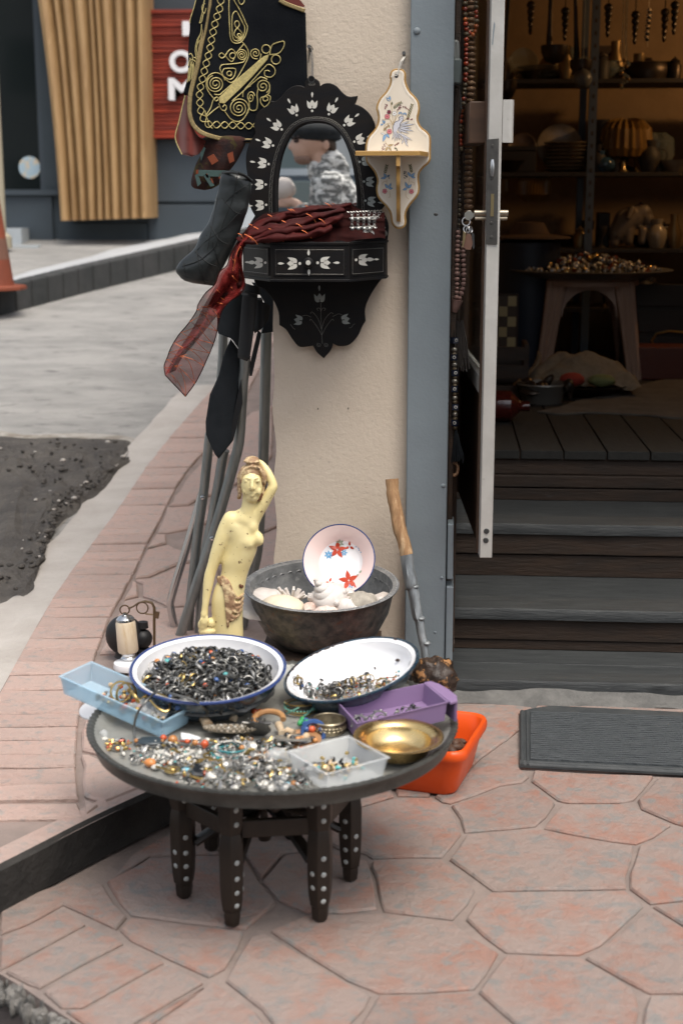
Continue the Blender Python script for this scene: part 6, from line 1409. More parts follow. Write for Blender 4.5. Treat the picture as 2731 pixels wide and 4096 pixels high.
# purple bin
M_purple = mat('mauve_plastic',(.25,.165,.30),.45, c2=(.235,.155,.285), ns=8, rvar=.06)
rl, rh = .386,.42
A_, D_, B_, C_ = at_z(cTR((580,205))[0], rl), at_z(cTR((735,378))[0], rl - .004), at_z(cTR((1455,208))[0], rh), at_z(cTR((1275,62))[0], rh)
pb_ = B(); dn_ = V((0,0,-.041)); sh = lambda q, k: q + ((A_ + B_ + C_ + D_)/4 - q)*k
top = [D_, B_, C_, A_]; ti = [sh(q,.03) for q in top]; flo = [sh(q,.08) + dn_ + V((0,0,.003)) for q in top]; bot = [sh(q,.06) + dn_ for q in top]; rim = [q + V((0,0,-.004)) for q in top]
v = bot + [sh(q,.022) + V((0,0,-.004)) for q in top] + rim + top + ti + flo; fs = [(3,2,1,0),(20,21,22,23)]
for a, c in ((0,4),(4,8),(8,12),(12,16),(16,20)):
    for i in range(4): j = (i + 1) % 4; fs.append((a + i, a + j, c + j, c + i))
pb_.add(v, fs)
pth = thing('purple_bin',(A_ + B_ + C_ + D_)/4 + dn_, 'mauve plastic drawer bin with a flanged end resting on the right rim of the tray', 'bin')
obj('bin_body', pb_, M_purple, pth, smooth=0, bevel=.0016)
e1 = (B_ - D_).normalized(); e2 = (C_ - B_).normalized()
fl_ = [B_ - e2*.010 + V((0,0,.002)), B_ + e1*.016 - e2*.004, B_ + e1*.026 + e2*.02,(B_ + C_)/2 + e1*.026, C_ + e1*.022 - e2*.022, C_ + e1*.014 + e2*.003, C_ + e2*.006]
obj('flange', B().poly(fl_,(0,0,1),.005,0, cham=.0012), M_purple, pth)
obj('end_lip', B().poly([B_ + e1*.017 - e2*.004 + V((0,0,-.003)), B_ + e1*.026 + e2*.02 + V((0,0,-.003)), C_ + e1*.022 - e2*.022 + V((0,0,-.003)), C_ + e1*.014 + V((0,0,-.003)), C_ + e1*.012 + V((0,0,-.003)), B_ + e1*.013 + V((0,0,-.003))],(0,0,1),.042,0), M_purple, pth, smooth=0, bevel=.001)
fc = lambda s_, t, z=0: (flo[0].lerp(flo[1], s_)).lerp(flo[3].lerp(flo[2], s_), t) + V((0,0, z))
for i in range(30):
    s_ = .08 + .75*rnd.random() ** 1.2; k = rnd.choices(range(11),[10,8,5,6,0,4,0,3,1,0,8])[0]; l_2 = RL[k].split(' in the')[0] + ' at the bottom of the mauve bin'
    inst('ring', RM[k], fc(s_, U(.12,.6), U(.004,.014)), rot3(), None, U(.8,1.05), label=l_2, cat='ring', group='rings in the mauve bin: ' + l_2.split(' at the')[0])
for s_, lb in ((.07, 'big openwork silver ring standing at the near left end of the mauve bin'),(.30, 'second big silver ring standing behind the near edge of the mauve bin')):
    b_ = B().torus(fc(s_,.28,.019),.0155,.002, rx(R(74)) @ ry(.2),26,6, flat=2.0)
    for k in range(9): b_.ell(fc(s_,.28,.019) + rx(R(74)) @ ry(.2) @ V((.0178*math.cos(k*.7),.0178*math.sin(k*.7),0)),.0022, None,6,4)
    tag(obj('openwork_ring', b_, M_silver, smooth=60), lb, 'ring')

# clear box with gilt bits
L_, F_, R_2, N_ = at_z(cTR((190,600))[0],.386), at_z(cTR((655,475))[0],.386), at_z(cTR((1000,640))[0],.386), at_z(cTR((500,775))[0],.386)
cn = (L_ + F_ + R_2 + N_)/4; shk = lambda q: cn + (q - cn)*.86 + V((0,0,-.043))
cb_ = B(); qc, Lc, Wc = open_box(cb_, shk(N_), shk(R_2), shk(F_),.043,.0018,.007,.0035)
cbx = thing('clear_box', cn + V((0,0,-.043)), 'cloudy clear plastic box of gilt and bone trinkets at the front of the tray', 'plastic box')
obj('box_shell', cb_, M_clearp, cbx, smooth=0, bevel=.0015)
b_ = B()
for i in range(85):
    x, y = Lc*(.5 + rnd.gauss(0,.16)), Wc*(.52 + rnd.gauss(0,.17))
    if not (.05*Lc < x < .95*Lc and .05*Wc < y < .95*Wc): continue
    b_.ell(qc(x, y,.006 + U(0,.014)),(U(.003,.0075), U(.002,.004), U(.003,.006)), rot3().to_matrix(),7,5, rnd.choice((0,0,1,1,1,2,3,4)))
obj('trinket_heap', b_,[M_gld, M_bone, M_onyx, M_turq, M_sil2], label='small pile of gilt, bone and dark trinkets in the cloudy clear box', cat='trinkets', kind='stuff')

# brass dish
M_brd = mat('polished_brass',(.84,.62,.30),.26,1.0, c2=(.70,.49,.2), ns=12, rvar=.08)
dc = at_z(cTR((1065,486))[0],.381); rd_ = 355*.5102/FPX*(dc - EYE).dot(_cr @ V((0,0,-1))); hD = dc.z - .344
dth = thing('brass_dish', V((dc.x, dc.y,.342)), 'shiny round brass dish with a broad stepped rim at the right of the tray', 'dish')
obj('dish_body', B().lathe([(0,-hD),(rd_*.52,-hD),(rd_*.66,-hD + .008),(rd_*.74,-.010),(rd_*.80,-.004),(rd_*.97,0),(rd_,.0015),(rd_,.003),(rd_*.97,.0032),(rd_*.88,.0015),(rd_*.86,.0005),(rd_*.80,-.001),(rd_*.775,-.004),(rd_*.72,-.006),(rd_*.66,-hD + .014),(rd_*.5,-hD + .004),(0,-hD + .003)],64, dc, tiltM(R(1.5),0)), M_brd, dth, smooth=40)
for k,(x, y) in enumerate(((.01,-.01),(.03,-.014))): tag(obj('amber_chip', B().ell(dc + V((x, y - .01,-hD + .008)),(.012,.008,.004), rz(k),10,6, fn=lambda v: 1 + .2*noise.noise(v*3)), M_amber),('left', 'right')[k] + ' of the two amber chips lying in the brass dish', 'amber chip')

# single pieces on the tray floor
FZ = .341
def tz(p, z=0.0): return at_z(p, FZ + z)
def tL(x, y, z=0.0): return tz(cTL((x, y))[0], z)
def tRr(x, y, z=0.0): return tz(cTR((x, y))[0], z)
c = tRr(300,290,.0); b_ = B()
for z, R_, tt in ((.004,.031,0),(.013,.033,.1),(.022,.034,-.1)): b_.torus(c + V((0,0, z)), R_,.0016, rx(tt),32,5)
for k in range(5): b_.tube([c + V((.034*math.cos(a),.034*math.sin(a),.003 + .02*((j/6)))) for j, a in ((j, k*1.25 + j*.16) for j in range(7))],.0022,5,1)
for k in range(30): a = k*.2094; b_.ell(c + V((.0345*math.cos(a),.0345*math.sin(a),.013)),.0026, None,6,4,1)
tag(obj('wire_bracelet', b_,[M_gld, mat('green_bead',(.16,.38,.30),.3)]), 'openwork wire bracelet with pale green beads under the tilted basin', 'bracelet')
c = tRr(520,440,0); b_ = B().lathe([(.0325,0),(.033,.026),(.0345,.027),(.036,.025),(.0335,.022),(.034,.004),(.0345,.001),(.0325,0)],48, c)
for k in range(26): a = k*.2417; b_.torus(c + V((.0352*math.cos(a),.0352*math.sin(a),.013)),.0035,.0012, rz(a) @ ry(R(90)),8,4)
tag(obj('silver_bangle', b_, mat('pale_gold_silver',(.44,.38,.27),.35,.9, c2=(.25,.21,.14), ns=90)), 'wide engraved pale gold bangle standing beside the mauve bin', 'bangle')
c = tL(1120,235,.012); b_ = B(); M = rx(R(-14))
b_.lathe([(0,.007),(.028,.006),(.036,.003),(.040,.0),(.036,-.003),(0,-.004)],30, c, M, wob=lambda q, a: V((q.x*1.28, q.y*.8, q.z)))
for R_, n_, s_ in ((.0415,26,.0042),(.030,20,.0032),(.019,12,.003)):
    for k in range(n_): a = k*2*math.pi/n_; b_.ell(c + M @ V((R_*1.25*math.cos(a), R_*.82*math.sin(a),.005 + (.0415 - R_)*.12)), s_, None,7,5,1 if k % 5 == 0 and R_ < .04 else 0)
tag(obj('oval_buckle', b_,[mat('old_brass_silver',(.52,.45,.36),.4,.6, c2=(.28,.24,.18), ns=150), M_pearl]), 'large oval beaded metal buckle in the middle of the tray', 'buckle')
c = tL(1338,225,.018); b_ = B(); M = rx(R(-50))
b_.poly([c + M @ V((x*.001, y*.001,.002)) for x, y in [tuple(q) for q in spline([(0,30),(12,24),(22,12),(26,0),(22,-14),(30,-26),(16,-24),(8,-30),(0,-24),(-8,-30),(-16,-24),(-30,-26),(-22,-14),(-26,0),(-22,12),(-12,24)],3, True)]], M @ V((0,0,1)),.004,0, cham=.001)
for k in range(18): a = k*.349; b_.ell(c + M @ V((.019*math.cos(a),.017*math.sin(a),.003)),.0026, None,6,4)
b_.lathe([(.0085,.002),(.0085,.006),(0,.0075)],14, c, M,1); b_.lathe([(.0035,.0072),(.0035,.0085),(0,.009)],10, c, M,2)
for k in range(5): b_.tube([c + M @ V((-.016 + .008*k,-.026,0)), c + M @ V((-.016 + .008*k,-.036,.002))],.001,4); b_.ell(c + M @ V((-.016 + .008*k,-.037,.002)),.0026, None,6,4)
tag(obj('eye_pendant', b_,[M_sil2, mat('eye_blue',(.22,.42,.58),.2), M_onyx]), 'silver pendant with a pale blue eye bead in the centre of the tray', 'pendant')
for i,(x0, y0, x1, y1, r_, lb) in enumerate(((905,130,945,200,.011, 'short hollow bone tube standing at the left of the beaded buckle'),(1010,95,1170,140,.0095, 'long pale bone tube lying behind the beaded buckle'),(1500,195,1530,270,.0085, 'short bone toggle right of the eye pendant'),(1560,240,1620,260,.008, 'small bone toggle near the colourful beads'))):
    a, c = tL(x0, y0,.02 if i < 2 else .014), tL(x1, y1,.012); d_ = (c - a).normalized(); b_ = B(); b_.tube([a, a.lerp(c,.3), a.lerp(c,.7), c],[r_, r_*.9, r_*.88, r_*1.02],12); b_.tube([a - d_*.0004, a - d_*.0002],[r_*.5, r_*.5],10,1)
    tag(obj('bone_tube', b_,[M_bone, M_onyx]), lb, 'bone bead', 'bone beads on the tray')
c = tL(1420,150,.018); b_ = B().torus(c,.030,.0062, rx(R(12)),28,8,0, R(250)); tag(obj('wooden_bangle', b_, mat('honey_wood',(.42,.23,.10),.4, c2=(.34,.17,.07), ns=30)), 'open honey brown wooden bangle beside the eye pendant', 'bangle')
def string(pts, r, mats, name, lb, cat, z=.008, seed=1, gap=1.0):
    P = spline(pts,8); W = [tz(cTL(tuple(q))[0], z) for q in P]; b_ = B(); acc = 0; rr = random.Random(seed); nxt = 0
    for a, c in zip(W, W[1:]):
        acc += (c - a).length
        if acc >= nxt:
            s_ = r*rr.uniform(.7,1.25); b_.ell(c,(s_, s_, s_*rr.uniform(.8,1.1)), None,9,6, rr.randrange(len(mats))); nxt = acc + s_*2*gap
    b_.tube(W,.0007,4,0); return tag(obj(name, b_, mats, smooth=60), lb, cat)
string([(590,295),(640,305),(690,315),(760,325),(820,325),(870,345),(915,345),(950,340)],.0085,[M_coralb, M_coralb, M_amber], 'coral_string', 'string of coral red and amber beads in front of the blue box', 'bead string',.009,3,1.5)
string([(1130,70),(1180,95),(1230,85),(1280,80),(1330,100),(1370,95)],.0065,[M_onyx, M_coralb, M_turq, M_bone, mat('green_glass',(.04,.30,.10),.2)], 'mixed_bead_string', 'string of black, red, pink and green beads behind the buckle', 'bead string',.012,5)
string([(1660,190),(1690,150),(1720,170),(1700,215),(1740,235),(1790,215),(1820,200),(1830,230)],.007,[M_coralb, mat('green_glass',(0,0,0)), M_bone, M_bluest, mat('pink_bead',(.62,.30,.27),.4)], 'bright_bead_string', 'tangle of bright green, red, pink and blue beads below the green bracelet', 'bead string',.014,8,.9)
string([(1560,270),(1600,300),(1650,310),(1700,290),(1760,300),(1800,330)],.007,[M_onyx, M_bone, M_amber], 'dark_bead_string', 'string of black, bone and amber beads right of the eye pendant', 'bead string',.012,9,.9)
c = tRr(300,500,.004); tag(obj('leather_cuff', B().torus(c,.033,.009, rx(R(6)),26,6, flat=.35), mat('tan_leather',(.36,.19,.09),.6, c2=(.28,.14,.06), ns=30)), 'tan leather cuff lying flat left of the wide pale gold bangle', 'cuff')
c = tRr(235,500,.012); tag(obj('oval_mirror', B().lathe([(0,.002),(.026,.002),(.028,.004),(.031,.003),(.032,0),(0,0)],30, c, rx(R(-10)), wob=lambda q, a: V((q.x*1.2, q.y*.85, q.z))),[mat('grey_stone',(.16,.15,.13),.25, coat=.3)]), 'dark oval agate in a metal mount on the tan leather cuff', 'brooch')
c = tRr(400,450,.008); tag(obj('blue_bead_bracelet', B().torus(c,.022,.0055, rx(R(70)),20,6), M_bluest), 'cobalt blue glass bracelet propped beside the pale gold bangle', 'bracelet')
c = tL(1100,400,.004); b_ = B().torus(c,.034,.0028, rx(R(4)),34,6); b_.torus(c + V((.004,0,.004)),.031,.0022, rx(R(9)),34,6,1); b_.torus(c + V((.008,-.004,.006)),.026,.002, rx(R(-8)),30,6,0)
tag(obj('teal_bangles', b_,[mat('teal_glass',(.03,.22,.24),.12, coat=.5), M_pearl]), 'set of thin teal glass bangles with one pearly band, front centre of the tray', 'bangle')
b_ = B()
for k in range(46):
    a = k*.42; rr_ = .014 + .0005*k; b_.ell(tL(680,455,.004 + .004*(k % 3)) + V((rr_*1.25*math.cos(a), rr_*.8*math.sin(a),0)),(.0042,.003,.0028), rot3().to_matrix(),7,5, k % 3 == 0)
tag(obj('white_bead_bracelet', b_,[M_pearl, M_silver]), 'coiled bracelet of white and silver beads at the front left of the tray', 'bracelet')
for (x, y), s_, m_, lb in (((492,492),(.012,.010,.009), mat('orange_stone',(.55,.21,.06),.3, coat=.3), 'orange oval stone near the front left rim of the tray'),((540,525),(.010,.008,.005), M_pearl, 'small white shell chip beside the orange stone'),((130,270),(.009,.008,.010), M_clearp, 'clear faceted crystal at the left inside the rim'),((135,305),(.008,.006,.004), M_pearl, 'flat milky chip under the clear crystal'),((880,440),(.018,.010,.004), M_pearl, 'flat oval mother of pearl piece left of the teal bangles'),((1020,545),(.007,.007,.006), M_turq, 'tiny sky blue bead at the front of the tray'),((775,550),(.010,.006,.005), mat('sky_blue_stone',(.18,.46,.58),.35), 'small sky blue chip left of the black stone'),((985,600),(.011,.009,.006), M_pearl, 'milky white tumbled stone at the front rim'),((1545,668),(.017,.012,.005), mat('sky_blue_stone',(0,0,0)), 'large sky blue oval stone at the front rim beside the clear box'),((920,580),(.009,.006,.006), M_coralb, 'small coral red stone at the front rim'),((1110,425),(.007,.006,.005), M_turq, 'teal stone inside the teal bangles'),((1270,545),(.012,.010,.009), M_clearp, 'clear glass bead among the silver at the front')):
    tag(obj('loose_stone', B().ell(tL(x, y, s_[2]*.8), s_, rz(U(-.4,.4)),12,8, fn=lambda v: 1 + .08*noise.noise(v*3 + V((x, y,0)))), m_), lb, 'stone', 'loose stones on the tray')
b_ = B().poly([tL(x, y,.014) for x, y in ((805,545),(835,488),(880,490),(918,530),(912,572),(830,572))],(0,0,1),.014,0, cham=.005); tag(obj('black_stone', b_, M_onyx, smooth=0), 'faceted black stone block at the front of the tray', 'stone')
c = tL(490,322,.006); tag(obj('black_disc', B().ell(c,(.031,.020,.006), None,26,10), mat('dark_slate_stone',(.02,.03,.038),.35, c2=(.035,.05,.06), ns=40)), 'flat oval slate stone beneath the corner of the blue box', 'stone')
c = tL(668,548,.004); b_ = B().torus(c,.013,.003, None,20,6).ell(c + V((0,0,.002)),(.008,.008,.004), None,12,7); tag(obj('gilt_brooch', b_, M_gld), 'round gilt brooch near the front rim of the tray', 'brooch')
b_ = B()
for k in range(40): b_.ell(tL(240 + U(-85,85),355 + U(-38,32), U(.003,.012)),(U(.003,.007), U(.002,.005),.003), rot3().to_matrix(),6,4, rnd.choice((0,0,0,1,2)))
tag(obj('gilt_earrings', b_,[M_gld, M_coralb, M_sil2]), 'cluster of old gilt flower earrings with red stones at the left of the tray', 'earrings', kind='stuff')
b_ = B().poly([tL(x, y,.008) for x, y in ((733,252),(800,262),(888,292),(880,316),(735,300))],(0,0,1),.003,0, cham=.0008); tag(obj('paper_tag', b_, M_white, smooth=0), 'small white paper tag propped on the coral beads', 'tag')
b_ = B().poly([tL(x, y,.004) for x, y in ((1300,470),(1340,410),(1420,395),(1440,440),(1380,495),(1310,500))],(0,0,1),.003,0, cham=.001); tag(obj('leather_scrap', b_, mat('orange_suede',(.44,.24,.12),.8)), 'orange suede pouch scrap in front of the silver pendant', 'leather scrap')
b_ = B().poly([tL(x, y,.003) for x, y in [tuple(q) for q in spline([(510,400),(600,385),(700,380),(840,390),(800,415),(690,430),(560,425)],3, True)]],(0,0,1),.002,0, cham=.0008); tag(obj('pearl_blade', b_, M_pearl), 'long leaf shaped mother of pearl piece in front of the coral beads', 'shell piece')
for (x, y), lb in (((1485,440), 'clear glass dome lying front right of the suede scrap'),):
    tag(obj('glass_dome', B().ell(tL(x, y,.010),(.024,.022,.016), None,20,12), M_clearp), lb, 'glass dome')
b_ = B().grid(lambda u, v: tL(1400 + 170*u,490 + 90*v,.006 + .012*noise.noise((u*5, v*5,1)) + .008*noise.noise((u*13, v*13,4))),18,12); tag(obj('plastic_bag', b_, M_clearp, smooth=25), 'crumpled clear plastic bag beside the cloudy clear box', 'plastic bag')
for (x0, y0, x1, y1), lb in (((760,575,905,592), 'long gilt pin lying at the front rim'),((930,545,1000,520), 'left of two crossed gilt hair pins'),((1040,520,1120,555), 'right of two crossed gilt hair pins')):
    b_ = B(); a, c = tL(x0, y0,.006), tL(x1, y1,.006); b_.tube([a, c],.0024,6); b_.ell(a,.005, None,8,6); tag(obj('gilt_pin', b_, M_gld), lb, 'pin', 'gilt pins on the tray')
b_ = B(); P = [tz(cTL(q)[0], z) for q, z in (((980,150),.016),((930,80),.05),((860,15),.085))]
P = spline([tuple(tz(cTL(q)[0], z)) for q, z in (((985,155),.012),((925,75),.05),((840,5),.075),((680,-45),.085),((560,-70),.085),((470,0),.08),((400,90),.06),((368,200),.03),((372,300),.008),((400,350),.004),((480,370),.003),((640,358),.004),((800,350),.006),((980,345),.006))],8)
b_.tube(P,.0026,8); tag(obj('wire_torque', b_, mat('dark_silver_wire',(.16,.16,.15),.35,.9)), 'big dark silver neck ring looped over the blue box', 'neck ring')
# silver odds and ends along the front rim: alike trinkets, each its own object
TKM = [mesh_of('trinket', B().torus((0,0,0),.0075,.0014, None,12,5).ell((.0085,0,0),.003, None,6,4), M_silver,50), mesh_of('trinket', B().ell((0,0,0),(.008,.005,.003), None,9,6, fn=lambda v: 1 + .3*math.sin(v.x*9)*math.cos(v.y*9)), M_sil2,40), mesh_of('trinket', B().lathe([(0,.0035),(.005,.002),(.009,.0012),(.009,0),(0,0)],12).torus((0,0,.0015),.007,.001, None,12,4), M_silver,40), mesh_of('trinket', B().tube([(-.011,0,0),(-.004,.003,.002),(.004,-.003,.002),(.011,0,0)],[.0022,.003,.003,.002],7), M_gld,50), mesh_of('trinket', B().ell((0,0,0),(.006,.005,.004), None,9,6), M_pearl,50), mesh_of('trinket', B().ell((0,0,0),(.006,.005,.004), None,9,6), M_onyx,50), mesh_of('trinket', B().ell((0,0,0),(.0055,.005,.004), None,9,6), M_amber,50)]
TKL = ['small silver loop with a ball among the trinkets along the front rim', 'knobbly silver bit among the trinkets along the front rim', 'round silver button among the trinkets along the front rim', 'short twisted gilt clasp among the trinkets along the front rim', 'pearl cabochon among the trinkets along the front rim', 'black bead among the trinkets along the front rim', 'amber bead among the trinkets along the front rim']
def inside(p): return math.hypot(p.x - TC.x, p.y - TC.y) < TR - .05
n_ = 0
while n_ < 298:
    x, y = U(180,1750), U(300,690)
    if x < 700 and y > 420 + (x - 180)*.30: continue
    if x > 1600 and y < 560: continue
    if rnd.random() > (.55 if x < 1000 else 1): continue
    p = tL(x, y, U(.003,.010) + (.006 if x > 1050 else 0)*rnd.random())
    if not inside(p): continue
    k = rnd.choices(range(7),[18,9,5,5,4,4,3])[0]; inst('trinket', TKM[k], p,(U(-.9,.9), U(-.9,.9), U(0,6.28)), None, U(.7,1.25), label=TKL[k], cat='trinket', group='trinkets along the front rim: ' + TKL[k].split(' among')[0]); n_ += 1
b_ = B()
for i in range(900):
    x, y = U(200,1750), U(330,690)
    if x < 700 and y > 410 + (x - 180)*.31: continue
    p = tL(x, y, U(.001,.006))
    if inside(p): b_.ell(p,(U(.0015,.004), U(.0012,.003), U(.0012,.0025)), rz(U(0,6)),6,4, rnd.choice((0,0,0,1,2,2,3,4,5)))
obj('bead_litter', b_,[M_silver, M_gld, M_pearl, M_onyx, M_turq, M_coralb], label='tiny loose beads and bits strewn along the front of the tray', cat='beads', kind='stuff')
for k in range(22):
    x0, y0, a = U(420,1720), U(440,640), U(0,6.28)
    if x0 < 700 and y0 > 430 + (x0 - 180)*.3: y0 = 430 + (x0 - 180)*.2
    P = []
    for j in range(9): a += U(-1.3,1.3); x0 += 32*math.cos(a); y0 += 14*math.sin(a); P.append(tuple(tL(x0, min(y0,655 if x0 > 1000 else 420 + max(0, x0 - 180)*.28), U(.004,.013))))
    P = spline(P,5)
    if not all(inside(q) for q in P): continue
    km = k % 3; b_ = B(); b_.tube(P,.0013,5)
    for q in P[::2]: b_.ell(q,.0024, None,6,4)
    lb = ('thin silver bead chain', 'thin gilt bead chain', 'dull dark bead chain')[km] + ' tangled among the trinkets on the tray'; tag(obj('chain', b_,(M_silver, M_gld, M_sil2)[km]), lb, 'chain', 'chains tangled on the tray: ' + lb.split(' tangled')[0])
b_ = B()
for k in range(6):
    b_.grid(lambda u, v: at_z(cTL((20 + 26*k + 30*u + 40*v,345 + 18*k + 60*v))[0],.345 - .045*v + .01*math.sin(u*3.14)),4,5)
tag(obj('plastic_wrap', b_, M_clearp, smooth=30), 'ribbed clear plastic wrap hanging over the left rim of the tray', 'plastic wrap')
b_ = B().lathe([(0,.003),(.03,.003),(.031,0),(0,0)],28, at_z(cTL((48,85))[0],.320), rx(R(20))); tag(obj('white_saucer', b_, M_enw), 'white round plastic saucer peeping out behind the left rim of the tray', 'saucer')

# ================================================================ AROUND THE TABLE
# porcelain pull with its chain, standing on the pavement, and the black jar behind it
pz = UP; p0 = at_z(cE((500,500))[0], UP); sE = (p0 - EYE).dot(_cr @ V((0,0,-1)))*.6378/FPX
M_porc = mat('aged_porcelain',(.66,.56,.42),.3, coat=.4, c2=(.50,.36,.20), ns=12, stretch=(3,3,.5), fac=(.52,.72))
pull = thing('porcelain_pull', p0, 'aged porcelain cylinder pull with a metal cap and a chain of brass rings', 'pull handle')
def pe(x, y, d=0.0): return at_y(cE((x, y))[0], p0.y - d)
ax = (pe(475,195) - pe(495,400)).normalized(); PMx = axes(*frame_of(ax), ax)
obj('foot', B().lathe([(0,0),(98*sE,0),(102*sE,14*sE),(96*sE,40*sE),(60*sE,56*sE),(0,58*sE)],36, pe(500,506)), M_enw, pull)
obj('collar', B().lathe([(46*sE,0),(50*sE,14*sE),(40*sE,26*sE),(46*sE,44*sE),(40*sE,52*sE),(0,52*sE)],28, pe(497,450), PMx), M_chrome, pull)
obj('cylinder', B().lathe([(0,0),(60*sE,2*sE),(65*sE,12*sE),(64*sE,100*sE),(62*sE,190*sE),(56*sE,204*sE),(0,206*sE)],36, pe(493,404), PMx), M_porc, pull)
obj('cap', B().lathe([(0,0),(58*sE,0),(56*sE,12*sE),(40*sE,28*sE),(14*sE,36*sE),(12*sE,50*sE),(0,50*sE)],28, pe(474,206), PMx), M_chrome, pull)
M_oldbr = mat('old_bronze',(.17,.12,.075),.4,.85)
obj('ring', B().torus(pe(470,140),29*sE,4.5*sE, rx(R(90)) @ ry(.2),22,6), M_oldbr, pull); obj('ring', B().torus(pe(580,128),36*sE,4.5*sE, rx(R(88)) @ rz(.3) ,24,6), M_oldbr, pull)
obj('link', B().tube([pe(492,132), pe(525,118), pe(556,96)],6*sE,6), M_oldbr, pull)
g0 = pe(655,330); b_ = B(); b_.tube([pe(556,96), pe(600,86), pe(640,96), pe(655,125), pe(655,220), g0],[6*sE,8*sE,9*sE,9*sE,9*sE,9*sE],8); b_.tube([g0, V((g0.x, g0.y, UP))],9*sE,8); b_.box(pe(672,172),(26*sE,20*sE,40*sE), ry(.2)); b_.tube([pe(600,165), pe(668,172)],5*sE,6)
obj('lever_arm', b_, M_oldbr, pull)
j0 = V((pe(500,380).x, p0.y + .10, UP)); sJ = sE*1.03
jar = thing('black_jar', j0, 'rounded black metal jar with a lid standing behind the porcelain pull', 'jar')
def pj(x, y): return at_y(cE((x, y))[0], p0.y + .10)
b_ = B(); cj = pj(470,300); b_.ell(cj,(120*sJ,80*sJ,128*sJ), None,26,18); b_.lathe([(70*sJ,0),(60*sJ,.01),(75*sJ,(cj.z - UP)*.6)],24, V((cj.x, cj.y, UP)))
obj('jar_body', b_, M_blackp, jar, smooth=60)
b_ = B().ell(pj(585,320),(58*sJ,60*sJ,62*sJ), None,22,14); b_.lathe([(0,.02),(30*sJ,.018),(34*sJ,0)],18, pj(585,252)); b_.tube([pj(585,380), V((pj(585,380).x, p0.y + .1, UP))],40*sJ,14); obj('spout', b_, M_blackp, jar)

# orange tub with brown stones
M_tub = mat('orange_plastic',(.72,.085,.008),.38, c2=(.66,.075,.008), ns=6, rvar=.06)
tz0 = .125
rim_px = cF((640,640),(900,600),(1300,602),(1440,622),(1500,660),(1515,705),(1480,770),(1380,890),(1320,900),(1000,908),(640,850))
q1, q2, q3 = at_z(cF((1500,645))[0], tz0), at_z(cF((1345,885))[0], tz0), at_z(cF((1000,600))[0], tz0)
ev1 = (q2 - q1); wv = V((-ev1.y, ev1.x,0)).normalized(); wv = wv if wv.x < 0 else -wv
Lw, Ww = .26, ev1.length*1.08; ctr = (q1 + q2)/2 + wv*Lw/2; ud = ev1.normalized()
def rr_loop(hw, hl, r, z, n=6):
    out = []
    for cx2, cy2, a0 in ((hl - r, hw - r,0),(-hl + r, hw - r,90),(-hl + r,-hw + r,180),(hl - r,-hw + r,270)):
        for k in range(n + 1): a = R(a0 + 90*k/n); x, y = cx2 + r*math.cos(a), cy2 + r*math.sin(a); out.append(V((ctr.x, ctr.y, z)) + wv*x + ud*y)
    return out
tb_ = B(); hl, hw = Lw/2, Ww/2
loops = [rr_loop(hw - .042, hl - .035,.03,0), rr_loop(hw - .036, hl - .029,.034,.008), rr_loop(hw - .018, hl - .013,.04,.082), rr_loop(hw - .014, hl - .010,.04,.098), rr_loop(hw - .003, hl - .001,.042,.100), rr_loop(hw, hl,.043,.106), rr_loop(hw, hl,.043,.118), rr_loop(hw - .003, hl - .003,.043, tz0), rr_loop(hw - .008, hl - .008,.04, tz0 + .001), rr_loop(hw - .014, hl - .014,.038, tz0 - .004), rr_loop(hw - .022, hl - .017,.036,.08), rr_loop(hw - .038, hl - .031,.03,.006)]
nl_ = len(loops[0]); tb_.add([q for L in loops for q in L],[(j*nl_ + k, j*nl_ + (k + 1) % nl_,(j + 1)*nl_ + (k + 1) % nl_,(j + 1)*nl_ + k) for j in range(len(loops) - 1) for k in range(nl_)] + [tuple(reversed(range(nl_))), tuple(range((len(loops) - 1)*nl_, len(loops)*nl_))])
tag(obj('orange_tub', tb_, M_tub, smooth=50), 'bright orange plastic tub of brown nuts on the terrace behind the tray', 'tub')
M_nut = mat('brown_nut',(.055,.028,.018),.6, c2=(.09,.05,.03), ns=30, rnd=.3)
me_nut = mesh_of('nut', B().ell((0,0,0),(.022,.012,.011), None,14,9, fn=lambda v: 1 + .10*noise.noise(v*4)), M_nut,60)
for k in range(58):
    x, y = U(-.09,.095), U(-.07,.07); inst('nut', me_nut, V((ctr.x, ctr.y,0)) + wv*x + ud*y + V((0,0, U(.03,.062) + (.02 if x < -.04 else 0))),(U(-.6,.6), U(-.6,.6), U(0,6)), None, U(.7,1.05), label='brown oval nut in the heap inside the orange tub', cat='nut', group='nuts in the orange tub')

# rubber mat
M_rub = mat('black_rubber',(.055,.063,.069),.8, c2=(.075,.084,.09), ns=30, c3=(.10,.105,.105), n3=90, f3=(.66,.76), stretch=(1,3,1), bump=.006, bs=90)
M_rubr = mat('rubber_rim',(.035,.041,.045),.6, c2=(.055,.06,.062), ns=20, c3=(.15,.14,.13), n3=40, f3=(.7,.8), bump=.0012, bs=80)
mat_ = thing('door_mat', at_z(cS((736,590))[0],0), 'black ribbed rubber mat with a raised border in front of the steps', 'mat')
MQ = [at_z(q,.004) for q in cS((736,592),(1600,634),(1600,330),(890,289),(800,303),(736,318))]
dd = (MQ[1] - MQ[0]).normalized(); MQ[1] += dd*.55; MQ[2] = MQ[2] + dd*.55
obj('mat_base', B().poly([q + V((0,0,.004)) for q in MQ],(0,0,1),.0075,0, cham=.001), M_rubr, mat_)
inn = [at_z(q,.0) for q in cS((790,576),(1600,612),(1600,345),(895,312),(790,330))]; inn[1] += dd*.55; inn[2] += dd*.55
rb_ = B(); nR = 26
